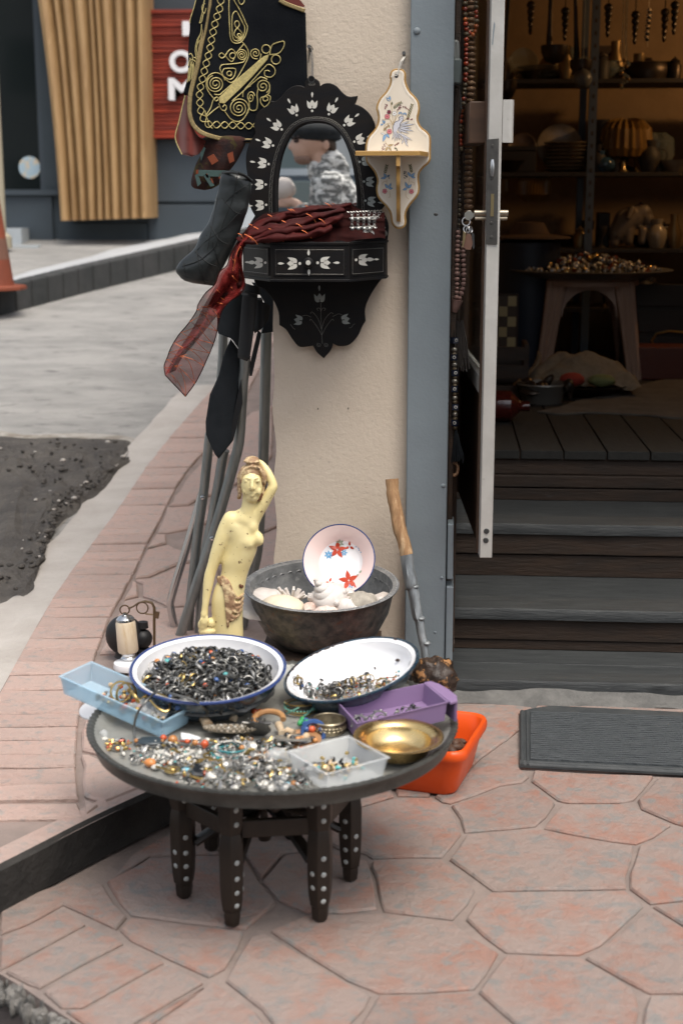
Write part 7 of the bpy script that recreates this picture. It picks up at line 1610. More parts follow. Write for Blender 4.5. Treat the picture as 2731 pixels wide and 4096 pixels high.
for k in range(nR):
    t0, t1 = k/nR,(k + .72)/nR
    a0, a1, c0, c1_ = inn[0].lerp(inn[4], t0), inn[0].lerp(inn[4], t1), inn[1].lerp(inn[2], t0), inn[1].lerp(inn[2], t1)
    vs = []; n_ = 50
    for j in range(n_ + 1):
        s_ = j/n_; p, q = a0.lerp(c0, s_), a1.lerp(c1_, s_); wz = .0016*noise.noise(p*30); vs += [V((p.x, p.y,.0082)), V((p.x, p.y,.0128 + wz)), V((q.x, q.y,.0128 + wz)), V((q.x, q.y,.0082))]
    rb_.add(vs,[(j*4 + m_,(j + 1)*4 + m_,(j + 1)*4 + m_ + 1, j*4 + m_ + 1) for j in range(n_) for m_ in range(3)])
obj('ribs', rb_, M_rub, mat_, smooth=0)['kind'] = 'stuff'
bdr = B()
for a, c in ((MQ[0], MQ[1]),(MQ[0], MQ[5])):
    L_3 = inn[0] - MQ[0]; n2 = (V((c - a)).cross(V((0,0,1)))).normalized(); n2 = n2 if n2.dot(L_3) > 0 else -n2
    for o_, h_ in ((.006,.0032),(.020,.0026)): bdr.tube([a + n2*o_ + V((0,0,.0045)), c + n2*o_ + V((0,0,.0045))], h_ + .002,6, flat=.8)
obj('raised_border', bdr, M_rubr, mat_)
# ================================================================ INSIDE THE SHOP
lamp_p = V((1.95,7.25,2.42))
lmp = thing('pendant_lamp', lamp_p, 'small warm pendant lamp hanging inside the shop', 'lamp')
b_ = B().lathe([(.02,.10),(.05,.095),(.13,.0),(.132,-.002),(.05,.09),(.02,.096)],28, lamp_p + V((0,0,.02))); b_.tube([lamp_p + V((0,0,.11)), V((lamp_p.x, lamp_p.y,2.85))],.004,6); obj('lamp_shade', b_, M_brass, lmp)
obj('bulb', B().ell(lamp_p + V((0,0,.03)),.03, None,14,10), mat('bulb_glow',(1,.7,.4),.5, emis=(1,.55,.2), es=18), lmp)
ld = bpy.data.lights.new('lamp_light', 'POINT'); ld.energy = 13; ld.color = (1,.58,.25); ld.shadow_soft_size = .04
lo_ = bpy.data.objects.new('lamp_light', ld); col.objects.link(lo_); lo_.location = lamp_p + V((0,0,-.04)); 
M_shelf = mat('dark_shelf_board',(.035,.028,.022),.6)
M_post = mat('slotted_steel',(.10,.115,.13),.5,.5, bump=.0006, bs=40)
YSH = 7.85
def aN(x, y, Y=YSH): return at_y(cN((x, y))[0], Y)
def aO(x, y, Y=YSH): return at_y(cO((x, y))[0], Y)
KN = (aN(1000,500).x - aN(0,500).x)/1000            # metres per view pixel at the shelf
rack = thing('shelf_rack', V((1.0, YSH, ZF)), 'dark shelving rack on slotted steel posts against the warm lit back wall', 'shelf rack')
for k,(x0, x1, dy) in enumerate(((822,888,0),(745,800,.42))):
    a, c = aN(x0,300, YSH - .16 + dy), aN(x1,300, YSH - .16 + dy); b_ = B(); b_.mm((a.x, a.y, ZF),(c.x, a.y + .003,2.75)); b_.mm((a.x, a.y + .004, ZF),(a.x + .003, a.y + .03,2.75)); ps = obj('post', b_, M_post, rack, smooth=0)
    if k == 0:
        hl_ = B()
        for i in range(24): z = 1.25 + i*.062; hl_.box(((a.x + c.x)/2, a.y - .001, z),(.012,.002,.020))
        obj('slot', hl_, M_darkwood, ps, smooth=0)['kind'] = 'stuff'
zu, zl, zb3 = aN(500,662).z, aN(500,1405).z, aO(1000,590).z
xl, xr = COLX1 - .33,3.0
for z in (zu, zl, zb3,.85): obj('shelf_board', B().mm((xl, YSH - .16, z - .022),(xr, YSH + .22, z)), M_shelf, rack, smooth=0, bevel=.002)
def item(name, b_, m_, lb, cat, group=None, smooth=45, **k): return tag(obj(name, b_, m_, smooth=smooth, **k), lb, cat, group)
M_crock = mat('old_crockery',(.40,.33,.24),.3, c2=(.28,.22,.15), ns=14, coat=.3)
M_gl = mat('dim_glass',(.55,.62,.58),.08, trans=.8, ior=1.3, alpha=.75)
M_amb = mat('amber_glass',(.22,.12,.03),.3, c2=(.15,.08,.02), ns=10)
M_dkmetal = mat('dark_copperware',(.06,.042,.03),.4,.7, c2=(.03,.026,.022), ns=12)
def platev(c, r, tilt, m_): return B().lathe([(0,0),(r*.6,0),(r*.96,.018),(r,.022),(r*.95,.024),(r*.6,.006),(0,.006)],36, c, rx(R(90 - tilt)))
c = aN(575,1090); item('serving_plate', platev(V((c.x, YSH + .1, zl + .135)),188*KN,12,0), M_crock, 'large pale plate standing upright behind the stack on the lower shelf', 'plate')
st_ = thing('plate_stack', V((aN(612,1400).x, YSH, zl)), 'tall stack of old plates on the lower shelf', 'plates')
for k in range(8): obj('plate', B().lathe([(0,0),(100*KN,0),(185*KN,.016),(188*KN,.019),(180*KN,.020),(100*KN,.005),(0,.005)],34, V((aN(612,1400).x + U(-.006,.006), YSH, zl + .001 + k*.0195))), M_crock, st_)
c = aN(265,1130); item('serving_plate', platev(V((c.x, YSH + .08, zl + .13)),120*KN,15,0), mat('brown_plate',(.14,.09,.06),.4), 'smaller brown plate standing left on the lower shelf', 'plate')
c = aN(260,1290); b_ = B(); b_.mm((aN(100,0).x, YSH - .1, zl + .001),(aN(400,0).x, YSH + .02, zl + .11)); b_.mm((aN(95,0).x, YSH - .104, zl + .112),(aN(405,0).x, YSH + .024, zl + .135)); item('dark_chest', b_, M_shelf, 'small dark lidded chest at the left of the lower shelf', 'chest', smooth=0, bevel=.004)
c = aN(270,500); item('serving_plate', platev(V((c.x, YSH + .05, zu + .095)),120*KN,18,0), M_gl, 'patterned glass plate standing left on the upper shelf', 'plate')
for k in range(3): item('glass_dish', B().lathe([(0,0),(.07,0),(.13,.02),(.135,.024),(.07,.006),(0,.006)],28, V((aN(420 + 10*k,0).x, YSH, zu + .001 + k*.024))), M_gl,('lowest', 'middle', 'topmost')[k] + ' of three glass dishes piled on the upper shelf', 'dish')
b_ = B().lathe([(0,0),(.045,0),(.075,.03),(.08,.06),(.06,.085),(.072,.095),(.06,.09),(.07,.055),(0,.01)],26, V((aN(970,0).x, YSH - .03, zu + .001))); b_.torus(V((aN(1045,0).x, YSH - .03, zu + .05)),.025,.005, rx(R(90)),16,6); item('glass_jug', b_, M_gl, 'amber tinted glass jug right of the steel post on the upper shelf', 'jug')
item('porcelain_cup', B().lathe([(0,0),(.026,0),(.034,.02),(.036,.07),(.032,.07),(.03,.01),(0,.006)],22, V((aN(1160,0).x, YSH - .05, zu + .001))), M_porc, 'small white cup on the upper shelf', 'cup')
b_ = B().lathe([(0,0),(.11,0),(.12,.03),(.12,.06),(.105,.085),(.03,.095),(.02,.11),(0,.112)],26, V((aN(1292,0).x, YSH - .04, zu + .001))); item('lidded_pot', b_, M_dkmetal, 'squat dark lidded pot on the upper shelf', 'pot')
item('green_bowl', B().lathe([(0,0),(.04,0),(.085,.09),(.08,.09),(.035,.008),(0,.008)],24, V((aN(1430,0).x, YSH, zu + .001))), mat('green_glass_bowl',(.06,.16,.11),.15, trans=.4), 'green glass bowl on the upper shelf', 'bowl')
b_ = B(); b_.mm((aN(905,0).x, YSH + .12, zu + .001),(aN(1015,0).x, YSH + .16, zu + .19)); b_.ell(V((aN(960,0).x, YSH + .118, zu + .10)),(.03,.006,.05), None,18,10,1); item('picture_frame', b_,[M_darkwood, M_crock], 'small dark oval portrait frame behind the jug', 'picture frame')
# hanging ladles
def ladle(x0, xb, yb, rx_, Y, lb):
    k = KN*Y/YSH; cb_ = aN(xb, yb, Y); tp = aN(x0,-60, Y); b_ = B()
    b_.lathe([(rx_*k,.0),(rx_*k*.93,-.035),(rx_*k*.6,-.075),(0,-.09),(0,-.084),(rx_*k*.57,-.07),(rx_*k*.88,-.034),(rx_*k*.96,.0)],30, cb_)
    hx = cb_ + V((-rx_*k*.35, rx_*k*.6,.0)); b_.tube([hx + V((0,0,-.02)), hx + V((0,.004,.04)), hx.lerp(tp,.5), tp, V((tp.x, tp.y,2.6))],[.016,.014,.010,.009,.006],8, flat=.4)
    item('ladle', b_, M_dkmetal, lb, 'ladle', 'ladles hanging in the shop')
ladle(490,522,372,115,7.3, 'big dark ladle hanging left of the steel post'); ladle(690,738,490,95,7.35, 'second dark ladle hanging just left of the steel post'); ladle(150,130,660,90,7.0, 'black ladle hanging beside the open door')
c = aN(748,640,7.3); b_ = B().ell(c,72*KN, None,22,14); b_.tube([c, V((c.x, c.y,2.6))],.003,5); item('glass_float', b_, mat('grey_ball',(.16,.16,.15),.4, c2=(.10,.10,.095), ns=20), 'grey ball hanging in a net in front of the steel post', 'ball')
b_ = B(); p = aN(1288,0,7.4)
for k in range(12): b_.ell(aN(1290 - 3*k*.8 + (k % 2)*8,80 + 22*k,7.4),(.011,.009,.009), None,8,6, k % 2)
b_.tube([V((p.x, p.y,2.6)), aN(1275,380,7.4)],.002,5); item('shell_string', b_,[M_bone, M_onyx], 'string of pale shells hanging at the right in the shop', 'string')
b_ = B(); p = aN(1090,0,7.4)
for k in range(14): a = k*.9; b_.ell(aN(1090 + 32*math.sin(a),490 + 17*k,7.4),.010, None,8,6, k % 3 == 0)
for dx in (-12,8,20): b_.tube([V((p.x + dx*KN, p.y,2.6)), aN(1085 + dx,300,7.4), aN(1090 + dx,500,7.4)],.0025,5)
item('chain_lantern', b_,[M_gl, M_amb], 'hanging chain ornament with glass drops above the upper shelf', 'chain ornament')
# lower shelf right half
b_ = B()
cx3 = aN(1140,0).x
b_.lathe([(0,0),(.07,0),(.06,.02),(.02,.035),(.02,.08)],22, V((cx3, YSH - .02, zl + .001)), mi=1)
n_ = 44; b_.lathe([(.13,.08),(.145,.12),(.13,.22),(.09,.26),(.05,.27)],44, V((cx3, YSH - .02, zl)), wob=lambda q, a: q*(1 + .03*math.cos(a*22)))
item('fringed_lamp', b_,[M_amb, M_dkmetal], 'fringed amber shade lamp standing on the lower shelf', 'lamp', smooth=20)
b_ = B().lathe([(0,0),(.05,0),(.075,.08),(.08,.14),(.045,.19),(.03,.23),(.045,.27),(.035,.27),(0,.2)],24, V((aN(945,0).x, YSH, zl + .001))); item('dark_vase', b_, M_shelf, 'tall dark vase beside the steel post on the lower shelf', 'vase')
b_ = B().ell(V((aN(960,0).x, YSH - .12, zl + .04)),(.055,.04,.04), None,18,12, fn=lambda v: 1 + .15*noise.noise(v*3)); b_.lathe([(.02,0),(.02,.05)],12, V((aN(930,0).x, YSH - .12, zl + .06))); item('blue_teapot', b_, mat('glossy_blue_glaze',(.03,.07,.12),.12, coat=.5), 'small glossy blue pot in front of the dark vase', 'pot')
b_ = B().torus(V((aN(1372,0).x, YSH - .08, zl + .05)),.022,.010, rx(R(90)),18,8); b_.mm((aN(1330,0).x, YSH - .1, zl + .001),(aN(1420,0).x, YSH - .05, zl + .022)); item('brass_ring_stand', b_, M_dkmetal, 'small brass ring stand on the lower shelf', 'ring stand')
b_ = B().lathe([(0,0),(.06,0),(.10,.09),(.095,.17),(.05,.20),(0,.20)],26, V((aN(1410,0).x, YSH + .05, zl + .001)), wob=lambda q, a: q*(1 + .03*math.sin(9*a))); item('cut_glass_jar', b_, M_gl, 'cut glass jar at the right of the lower shelf', 'jar')
b_ = B().lathe([(0,0),(.03,0),(.012,.02),(.012,.05),(.02,.055),(.0,.06)],16, V((aN(1110,0).x, YSH - .13, zl + .001))); item('candle_holder', b_, M_brass, 'short brass candle holder at the front of the lower shelf', 'candle holder')
def fluted(xc, w_, Y, h, lb):
    c = V((aN(xc,0, Y).x, Y, zl - .026)); b_ = B(); b_.lathe([(w_*.3,0),(w_*.92,-.004),(w_,-.02),(w_,-h*.7),(w_*.8,-h*.85),(w_*.5,-h)],80, c, wob=lambda q, a: V((q.x*(1 + .035*math.cos(a*40)), q.y*(1 + .035*math.cos(a*40)), q.z)))
    item('fluted_shade', b_, M_amb, lb, 'lampshade', 'amber lampshades under the lower shelf', smooth=15)
fluted(395,140*KN, YSH - .05,.125, 'larger amber fluted glass shade hanging under the lower shelf'); fluted(120,62*KN, YSH - .05,.10, 'smaller amber fluted glass shade beside the door under the lower shelf')
# many small dim wares packed on the shelves
WP = {'jug': [(0,0),(.035,0),(.055,.05),(.05,.09),(.025,.12),(.03,.15),(.024,.15),(0,.05)], 'bowl': [(0,0),(.03,0),(.07,.05),(.066,.05),(0,.01)], 'vase': [(0,0),(.03,0),(.045,.07),(.02,.13),(.022,.17),(.016,.17),(0,.06)], 'goblet': [(0,0),(.03,0),(.006,.02),(.006,.06),(.03,.09),(.032,.13),(.028,.13),(0,.07)], 'jar': [(0,0),(.04,0),(.045,.08),(.03,.1),(.034,.11),(.012,.125),(0,.14)]}
WM = [('dark copper', M_dkmetal),('dull glass', M_gl),('black', M_shelf),('brass', mat('dull_brass',(.22,.15,.07),.4,.7)),('pale china', M_crock)]
for z, nm, xs in ((zu, 'upper shelf',(150,330,520,620,690,905,1060,1210,1350,1500)),(zl, 'lower shelf',(90,180,860,905,1010,1060,1260,1330,1480,1540)),(zb3, 'bottom board',(700,780,880,960,1350,1420,1500,1560)),(.85, 'lowest board',(300,420,900,1000,1250,1330,1420,1500))):
    for i, x in enumerate(xs):
        k = rnd.choice(list(WP)); mn, mm2 = rnd.choice(WM); s_ = U(.8,1.25); lb = f'{mn} {k} among the wares on the {nm} of the rack'
        b_ = B().lathe([(r*s_, h*s_) for r, h in WP[k]],20, V((aN(x,0).x, YSH + (-.1 if i % 2 else .13), z + .001)))
        if k == 'jug': b_.torus(V((aN(x,0).x + .055*s_, YSH + (-.1 if i % 2 else .13), z + .08*s_)),.03*s_,.005, rx(R(90)),14,5)
        item(k, b_, mm2, lb, k, f'{mn} {k}s on the {nm}')
for i,(x, y0, l_2) in enumerate(((330,40,.5),(610,90,.42),(960,60,.3),(1180,120,.45),(1420,100,.5),(1500,40,.3))):
    p = aN(x, y0,7.35); b_ = B(); b_.tube([V((p.x, p.y,2.6)), p],.003,5)
    for j in range(5): b_.ell(p + V((0,0,-.03*j)),(.022 - .003*j,.016,.02), None,8,6)
    item('hanging_ornament', b_, M_dkmetal, 'dark metal ornament hanging ' + ('first', 'second', 'third', 'fourth', 'fifth', 'sixth')[i] + ' from the left above the rack', 'ornament')
# bottom board: carved dog, books, hat and pot
dY = YSH - .05; b_ = B()
def D(x, y, d, r): return (aO(x, y, dY - d), r*KN)
for seq in ([(1040,500,0,90),(1100,400,0,105),(1180,360,0,95)],[(1180,360,0,92),(1240,330,.01,75),(1280,380,.02,52),(1300,430,.03,36)],[(1120,560,.04,40),(1130,470,.03,45)],[(1230,560,.05,36),(1240,480,.04,42)],[(1010,570,.02,45),(1030,500,.01,60)],[(1210,290,-.03,26),(1225,250,-.03,14)],[(1150,300,.06,30),(1120,370,.08,20)]):
    q = [D(*s_) for s_ in seq]; b_.tube([a for a, r in q],[r for a, r in q],14)
    for a, r in q: b_.ell(a, r, None,14,9)
b_ = remesh(b_,.007,2); zmin = min(q.z for q in b_.v)
for q in b_.v: q.z += zb3 + .002 - zmin
item('carved_dog', b_, mat('carved_grey_wood',(.24,.19,.14),.5, c2=(.12,.09,.065), ns=9), 'carved animal figure with a pale lit muzzle on the bottom board', 'figurine', smooth=180)
for k,(x0, x1, yt, dy, lb) in enumerate(((885,985,305,.05, 'tall black box left of the carved animal'),(1330,1480,400,.05, 'black box right of the carved animal'))):
    z1 = aO(x0, yt).z; item('black_box', B().mm((aO(x0,0).x, YSH - .02, zb3 + .001),(aO(x1,0).x, YSH + .1, z1)), M_shelf, lb, 'box', smooth=0, bevel=.006)
zc = aO(330,480,7.2).z; b_ = B().lathe([(0,.06),(.07,.055),(.10,.0),(.20,-.012),(.205,-.02),(.1,-.012),(0,-.01)],34, V((aO(330,0,7.2).x,7.2, zc))); item('brimmed_hat', b_, mat('brown_felt',(.10,.06,.035),.9), 'brown brimmed hat resting on the dark blue pot', 'hat')
b_ = B().lathe([(0, ZF + .001),(.15, ZF + .001),(.16, zc - .25),(.16, zc - .04),(.10, zc - .021),(0, zc - .021)],26, V((aO(320,0,7.2).x,7.2,0))); item('blue_churn', b_, mat('dark_blue_paint',(.008,.014,.028),.5), 'tall dark blue churn behind the tray table inside the shop', 'churn')
# plastic stool with a tray of jewellery
YT2 = at_z(cO((1130,1670))[0], ZF).y; KT = KN*(YT2 + .1)/YSH
M_stool = mat('pink_beige_plastic',(.42,.29,.22),.5)
tcx = aO(800,800, YT2 + .15).x; tzt = aO(800,800, YT2 + .15).z
stool = thing('plastic_stool', V((tcx, YT2 + .2, ZF)), 'beige plastic stool with an arched side inside the shop under a tray of jewellery', 'stool')
b_ = B(); hs, ht_ = .245,.19; top_z = tzt - .035
for sx, sy in ((-1,-1),(1,-1),(1,1),(-1,1)):
    f0 = V((tcx + sx*hs, YT2 + .2 + sy*.2, ZF)); t0 = V((tcx + sx*ht_, YT2 + .2 + sy*.15, top_z)); b2_ = B()
    for o_ in (0,1,2): b2_.tube([f0 + V((-sx*.022*o_,0,0)), f0.lerp(t0,.6) + V((-sx*.026*o_,0,0)), t0 + V((-sx*.03*o_,0,0))],[.014,.017,.022],8, flat=1.2)
    obj('leg', b2_, M_stool, stool, smooth=40)
ar = [(-ht_,0),(ht_,0),(ht_ + .02,-.12),(ht_ - .01,-.16)] + [(.13*math.cos(t),-.17 + .13*math.sin(t)) for t in [math.pi*k/12 for k in range(13)]] + [(-ht_ + .01,-.16),(-ht_ - .02,-.12)]
for sy in (-1,1): obj('apron', B().poly([V((tcx + x, YT2 + .2 + sy*.155, top_z + z)) for x, z in ar],(0,-1,0),.012), M_stool, stool)
obj('seat', B().lathe([(0,0),(.24,-.01),(.25,-.02),(.25,.0),(.24,.012),(0,.014)],40, V((tcx, YT2 + .2, top_z))), M_stool, stool)
b_ = B().lathe([(0,0),(.30,0),(.40*1.02,.032),(.415,.036),(.40,.04),(.30,.008),(0,.008)],48, V((tcx, YT2 + .2, top_z + .016))); item('round_tray', b_, mat('grey_tray',(.16,.15,.135),.5,.4), 'grey round tray heaped with jewellery on the beige stool', 'tray')
b_ = B()
for i in range(520):
    a, q = U(0,6.28), math.sqrt(U(0,1))*.36; b_.ell(V((tcx + q*math.cos(a), YT2 + .2 + q*math.sin(a), top_z + .03 + .085*(1 - q/.4) + U(0,.02))),(U(.008,.02), U(.006,.014), U(.005,.012)), rot3().to_matrix(),6,4, rnd.choice((0,0,0,0,3,3,1,2,4)))
item('jewellery_heap', b_,[M_sil2, M_gld, M_bone, M_onyx, M_rust], 'dim heap of jewellery on the tray inside the shop', 'jewellery', smooth=50)['kind'] = 'stuff'
# floor clutter
def flo_(x, y): return at_z(cO((x, y))[0], ZF)
c = flo_(435,1880); KF = KN*c.y/YSH; b_ = B().lathe([(0,0),(170*KF,0),(215*KF,.075),(226*KF,.08),(222*KF,.086),(205*KF,.075),(160*KF,.01),(0,.01)],40, c + V((0,.12,0))); item('tin_bowl', b_, mat('old_tin',(.20,.19,.17),.45,.6), 'shallow grey tin bowl on the shop floor', 'bowl')
b_ = B()
for k in range(16): b_.ell(c + V((U(-.10,.12),.12 + U(-.08,.08),.05 + U(0,.035))),(U(.02,.05), U(.015,.03), U(.012,.025)), rot3().to_matrix(),8,6)
item('bowl_contents', b_, M_dkmetal, 'dark odds and ends filling the tin bowl on the shop floor', 'odds and ends')['kind'] = 'stuff'
c = flo_(800,1835); b_ = B().lathe([(0,0),(.10,0),(.19,.05),(.20,.05),(.10,.008),(0,.008)],34, c + V((0,.2,0))); item('black_pan', b_, M_shelf, 'wide black pan on the shop floor behind the tin bowl', 'pan')
b_ = B().grid(lambda u, v: c + V((-.26 + .50*u,.10 + .34*v,.05 + .13*math.sin(math.pi*u) ** .7*math.sin(math.pi*v) + .035*noise.noise((u*5, v*5,3)) + .012*noise.noise((u*16, v*16,1)))),36,20); item('burlap_sack', b_, mat('burlap',(.22,.19,.14),.95, c2=(.16,.135,.10), ns=30, bump=.003, bs=120), 'crumpled burlap sack heaped in the black pan', 'sack', smooth=60)
item('red_cloth', B().ell(c + V((-.07,.06,.085)),(.055,.04,.03), None,18,12, fn=lambda v: 1 + .12*noise.noise(v*3)), mat('dull_red_cloth',(.28,.035,.02),.85), 'dull red cloth bundle lying on the burlap sack', 'cloth'); item('green_cloth', B().ell(c + V((.06,.07,.08)),(.06,.045,.028), None,18,12, fn=lambda v: 1 + .15*noise.noise(v*3)), mat('dull_green_cloth',(.16,.18,.07),.85), 'dull green cloth bundle lying on the burlap sack', 'cloth')
Yh2 = flo_(230,1745).y + .05; P = [at_y(cO(q)[0], Yh2) for q in ((225,1745),(300,1660),(370,1570),(395,1480),(385,1430))]; P = spline([tuple(q) for q in P],5); b_ = B().tube(P,[.034 - .032*i/(len(P) - 1) + .003*(i % 2) for i in range(len(P))],12); item('animal_horn', b_, mat('ridged_horn',(.30,.21,.12),.5, c2=(.16,.11,.06), ns=20), 'curved ridged animal horn standing on the shop floor by the door', 'horn')
cb_ = thing('chessboard', flo_(130,1560), 'small wooden chessboard leaning upright behind the door', 'chessboard')
Yc2 = 6.9; A_, C2 = at_y(cO((-10,1400))[0], Yc2), at_y(cO((215,985))[0], Yc2); n_ = 5; sx, sz = (C2.x - A_.x)/3,(C2.z - A_.z)/n_
obj('board', B().mm((A_.x - .02, Yc2 + .004, A_.z - .01),(C2.x + .01, Yc2 + .03, C2.z + .01)), M_darkwood, cb_, smooth=0)
M_cr, M_br = mat('cream_square',(.42,.35,.18),.5), mat('brown_square',(.06,.04,.025),.5)
for i in range(3):
    for j in range(n_): obj('square', B().mm((A_.x + i*sx + .001 - .012*j*0, Yc2, A_.z + j*sz + .001),(A_.x + (i + 1)*sx - .001, Yc2 + .003, A_.z + (j + 1)*sz - .001)), M_cr if (i + j) % 2 == 0 else M_br, cb_, smooth=0)
item('book_pile', B().mm((A_.x - .05, Yc2 - .1, ZF + .001),(C2.x + .02, Yc2 + .03, A_.z - .012)), M_shelf, 'dark trunk under the leaning chessboard', 'trunk', smooth=0, bevel=.01)
c = flo_(120,1830); ck = thing('wooden_crate', c, 'small dark wooden crate on the shop floor behind the door', 'crate')
for z0 in (.0,.09,.17): obj('slat', B().mm((c.x - .16, c.y + .02, ZF + .002 + z0),(c.x + .10, c.y + .035, ZF + .06 + z0)), M_darkwood, ck, smooth=0)
for xx in (-.16,.08): obj('corner_post', B().mm((c.x + xx, c.y + .036, ZF + .001),(c.x + xx + .02, c.y + .26, ZF + .24)), M_darkwood, ck, smooth=0)
c = flo_(100,2020); b_ = B().lathe([(0,-.11),(.055,-.105),(.062,-.09),(.062,.06),(.03,.09),(.02,.10),(.02,.135),(0,.135)],26, c + V((-.03,.04,.063)), ry(R(90)), mis=[0,0,0,0,0,0,1]); item('red_bottle', b_,[mat('dark_red_glass',(.06,.008,.006),.12, coat=.5), M_bone], 'dark red round bottle lying on its side beside the door', 'bottle')
# rug
rg = [flo_(x, y) for x, y in [tuple(q) for q in spline([(380,1935, 'c'),(560,1900),(700,1850),(930,1800),(1080,1750),(1568,1640),(1900,1600, 'c'),(1900,1990, 'c'),(1500,1985),(1200,1960),(900,1945),(700,1950),(560,1955)],4, True)]]
b_ = B().poly([q + V((0,0,.008 + .003*noise.noise(q*9))) for q in rg],(0,0,1),.007,0, cham=.002); item('grey_rug', b_, mat('worn_grey_rug',(.12,.108,.09),.95, c2=(.085,.075,.065), ns=12, bump=.004, bs=40), 'worn grey rug spread over the shop floorboards', 'rug')
# dark cabinet at the right
a, c = at_y(cO((1130,0))[0],7.25).x,3.0; cab = thing('lacquer_cabinet', V((a + .4,7.3, ZF)), 'dark lacquered cabinet with gilt bands at the right inside the shop', 'cabinet')
zt2 = at_y(cO((1200,960))[0],7.25).z; obj('carcass', B().mm((a,7.26, ZF),(c,7.62, zt2)), M_shelf, cab, smooth=0, bevel=.006)
for k in range(3):
    obj('drawer', B().mm((a + .03,7.245, ZF + .08 + k*.13),(c - .05,7.259, ZF + .19 + k*.13)), M_shelf, cab, smooth=0, bevel=.004)
obj('gilt_band', B().tube([at_y(cO(q)[0],7.235) for q in ((1340,1400),(1310,1350),(1350,1290),(1450,1270),(1568,1280),(1700,1290))],.006,6), M_gld, cab)
a2 = at_y(cO((1255,0))[0],7.0); z2 = at_y(cO((1300,1400))[0],7.0).z; item('red_box', B().mm((a2.x,7.0, ZF + .001),(3.0,7.2, z2)), mat('red_brown_lacquer',(.11,.028,.015),.4), 'red brown lacquered box on the floor in front of the dark cabinet', 'box', smooth=0, bevel=.008)

# ================================================================ STRINGS OF BEADS IN THE DOORWAY
def sQ(x, y, Y): return at_y(cQ((x, y))[0], Y)
def sR(x, y, Y): return at_y(cR_((x, y))[0], Y)
KQ = .4249/FPX*3.98
M_cord = mat('dark_cord',(.03,.025,.02),.9)
def strand(pts, size, ms, lb, bead='round', gap=1.0, seed=0, extra=None):
    """pts: 3d polyline; ms: shared bead meshes picked at random along it"""
    rr = random.Random(seed); P = spline([tuple(q) for q in pts],10); t = thing('bead_string', P[-1], lb, 'bead string')
    obj('cord', B().tube([P[0] + V((0,0,.4))] + P,.0009,5), M_cord, t)
    acc, nxt = 0,0
    for a, c in zip(P, P[1:]):
        L = (c - a).length
        while acc + L >= nxt:
            p = a.lerp(c,(nxt - acc)/L); s_ = rr.uniform(.85,1.12); m_ = ms[rr.randrange(len(ms))] if bead != 'cycle' else ms[int(nxt/(size*gap)) % len(ms)]
            d_ = bpy.data.objects.new('bead', m_); col.objects.link(d_); d_.parent = t; d_.location = p - P[-1]; d_.scale = (s_,)*3
            d_.rotation_euler = (c - a).to_track_quat('Z', 'Y').to_euler(); nxt += size*gap*(s_ if bead == 'round' else 1)
        acc += L
    return t
def bead_me(r, m_, f=1.0): return mesh_of('bead', B().lathe([(r*.25, r*f*.92),(r*.7, r*f*.72),(r, r*f*.3),(r,-r*f*.3),(r*.7,-r*f*.72),(r*.25,-r*f*.92)],12), m_,60)
M_wb = [mat('tan_wood_bead',(.45,.27,.15),.5, c2=(.32,.18,.10), ns=60, rnd=.15), mat('orange_bead',(.62,.15,.03),.3, coat=.3, rnd=.3), mat('red_bead',(.38,.055,.02),.3, coat=.3, rnd=.3), mat('olive_bead',(.14,.105,.06),.4), mat('plum_wood_bead',(.36,.22,.185),.5, c2=(.26,.15,.125), ns=60, rnd=.15), mat('dark_grey_bead',(.06,.052,.046),.4, rnd=.3), mat('pewter_bead',(.28,.26,.22),.35,.6, rnd=.2)]
strand([sQ(245,-200,4.02), sQ(242,300,4.02), sQ(235,900,4.02), sQ(205,1150,4.02), sQ(215,1500,4.02), sQ(215,2130,4.02)],50*KQ,[bead_me(42*KQ, M_wb[0],.58)], 'long string of big tan barrel beads in the doorway', 'barrel',1.0,1)
rb1 = [bead_me(21*KQ, M_wb[k]) for k in (1,2,2,3)]
strand([sQ(190,-200,3.97), sQ(188,150,3.97), sQ(200,300,3.97), sQ(196,480,3.97), sQ(196,620,3.97), sQ(190,760,3.97), sQ(178,900,3.97), sQ(172,1000,3.97)],38*KQ, rb1, 'string of orange and red beads in front of the tan barrel beads', 'round',1.1,2)
strand([sQ(290,-200,3.99), sQ(290,60,3.99), sQ(294,230,3.99), sQ(270,320,3.99), sQ(225,310,3.985), sQ(200,230,3.98), sQ(175,60,3.98)],38*KQ, rb1, 'looped string of orange beads highest beside the door', 'round',1.1,3)
strand([sQ(115,-200,3.96), sQ(120,100,3.96), sQ(122,250,3.96), sQ(120,400,3.96)],38*KQ, rb1, 'short string of dark red beads next to the steel post', 'round',1.1,4)
strand([sQ(150,1000,3.98), sQ(142,1150,3.98), sQ(140,1300,3.98), sQ(150,1430,3.98)],40*KQ, rb1, 'bunch of orange and olive beads at mirror height in the doorway', 'round',1.05,5)
strand([sQ(122,1440,3.97), sQ(122,1650,3.97), sQ(132,1900,3.97), sQ(120,2150,3.97), sQ(118,2352,3.97)],42*KQ,[bead_me(19*KQ, M_wb[5]), bead_me(17*KQ, M_wb[3])], 'thin string of dark grey beads behind the keys', 'round',1.0,6)
KR = .468/FPX*3.95
pb2 = [bead_me(21*KR, M_wb[4],.95)]
ts_ = strand([sR(110,60,3.95), sR(104,250,3.95), sR(100,450,3.95), sR(100,560,3.95), sR(96,625,3.95)],41*KR, pb2, 'string of plum brown wooden prayer beads, left half of its loop', 'round',1.0,7)
strand([sR(150,150,3.96), sR(156,300,3.96), sR(157,470,3.96), sR(145,560,3.96), sR(112,640,3.955)],40*KR, pb2, 'string of plum brown wooden prayer beads, right half of its loop', 'round',1.0,8)
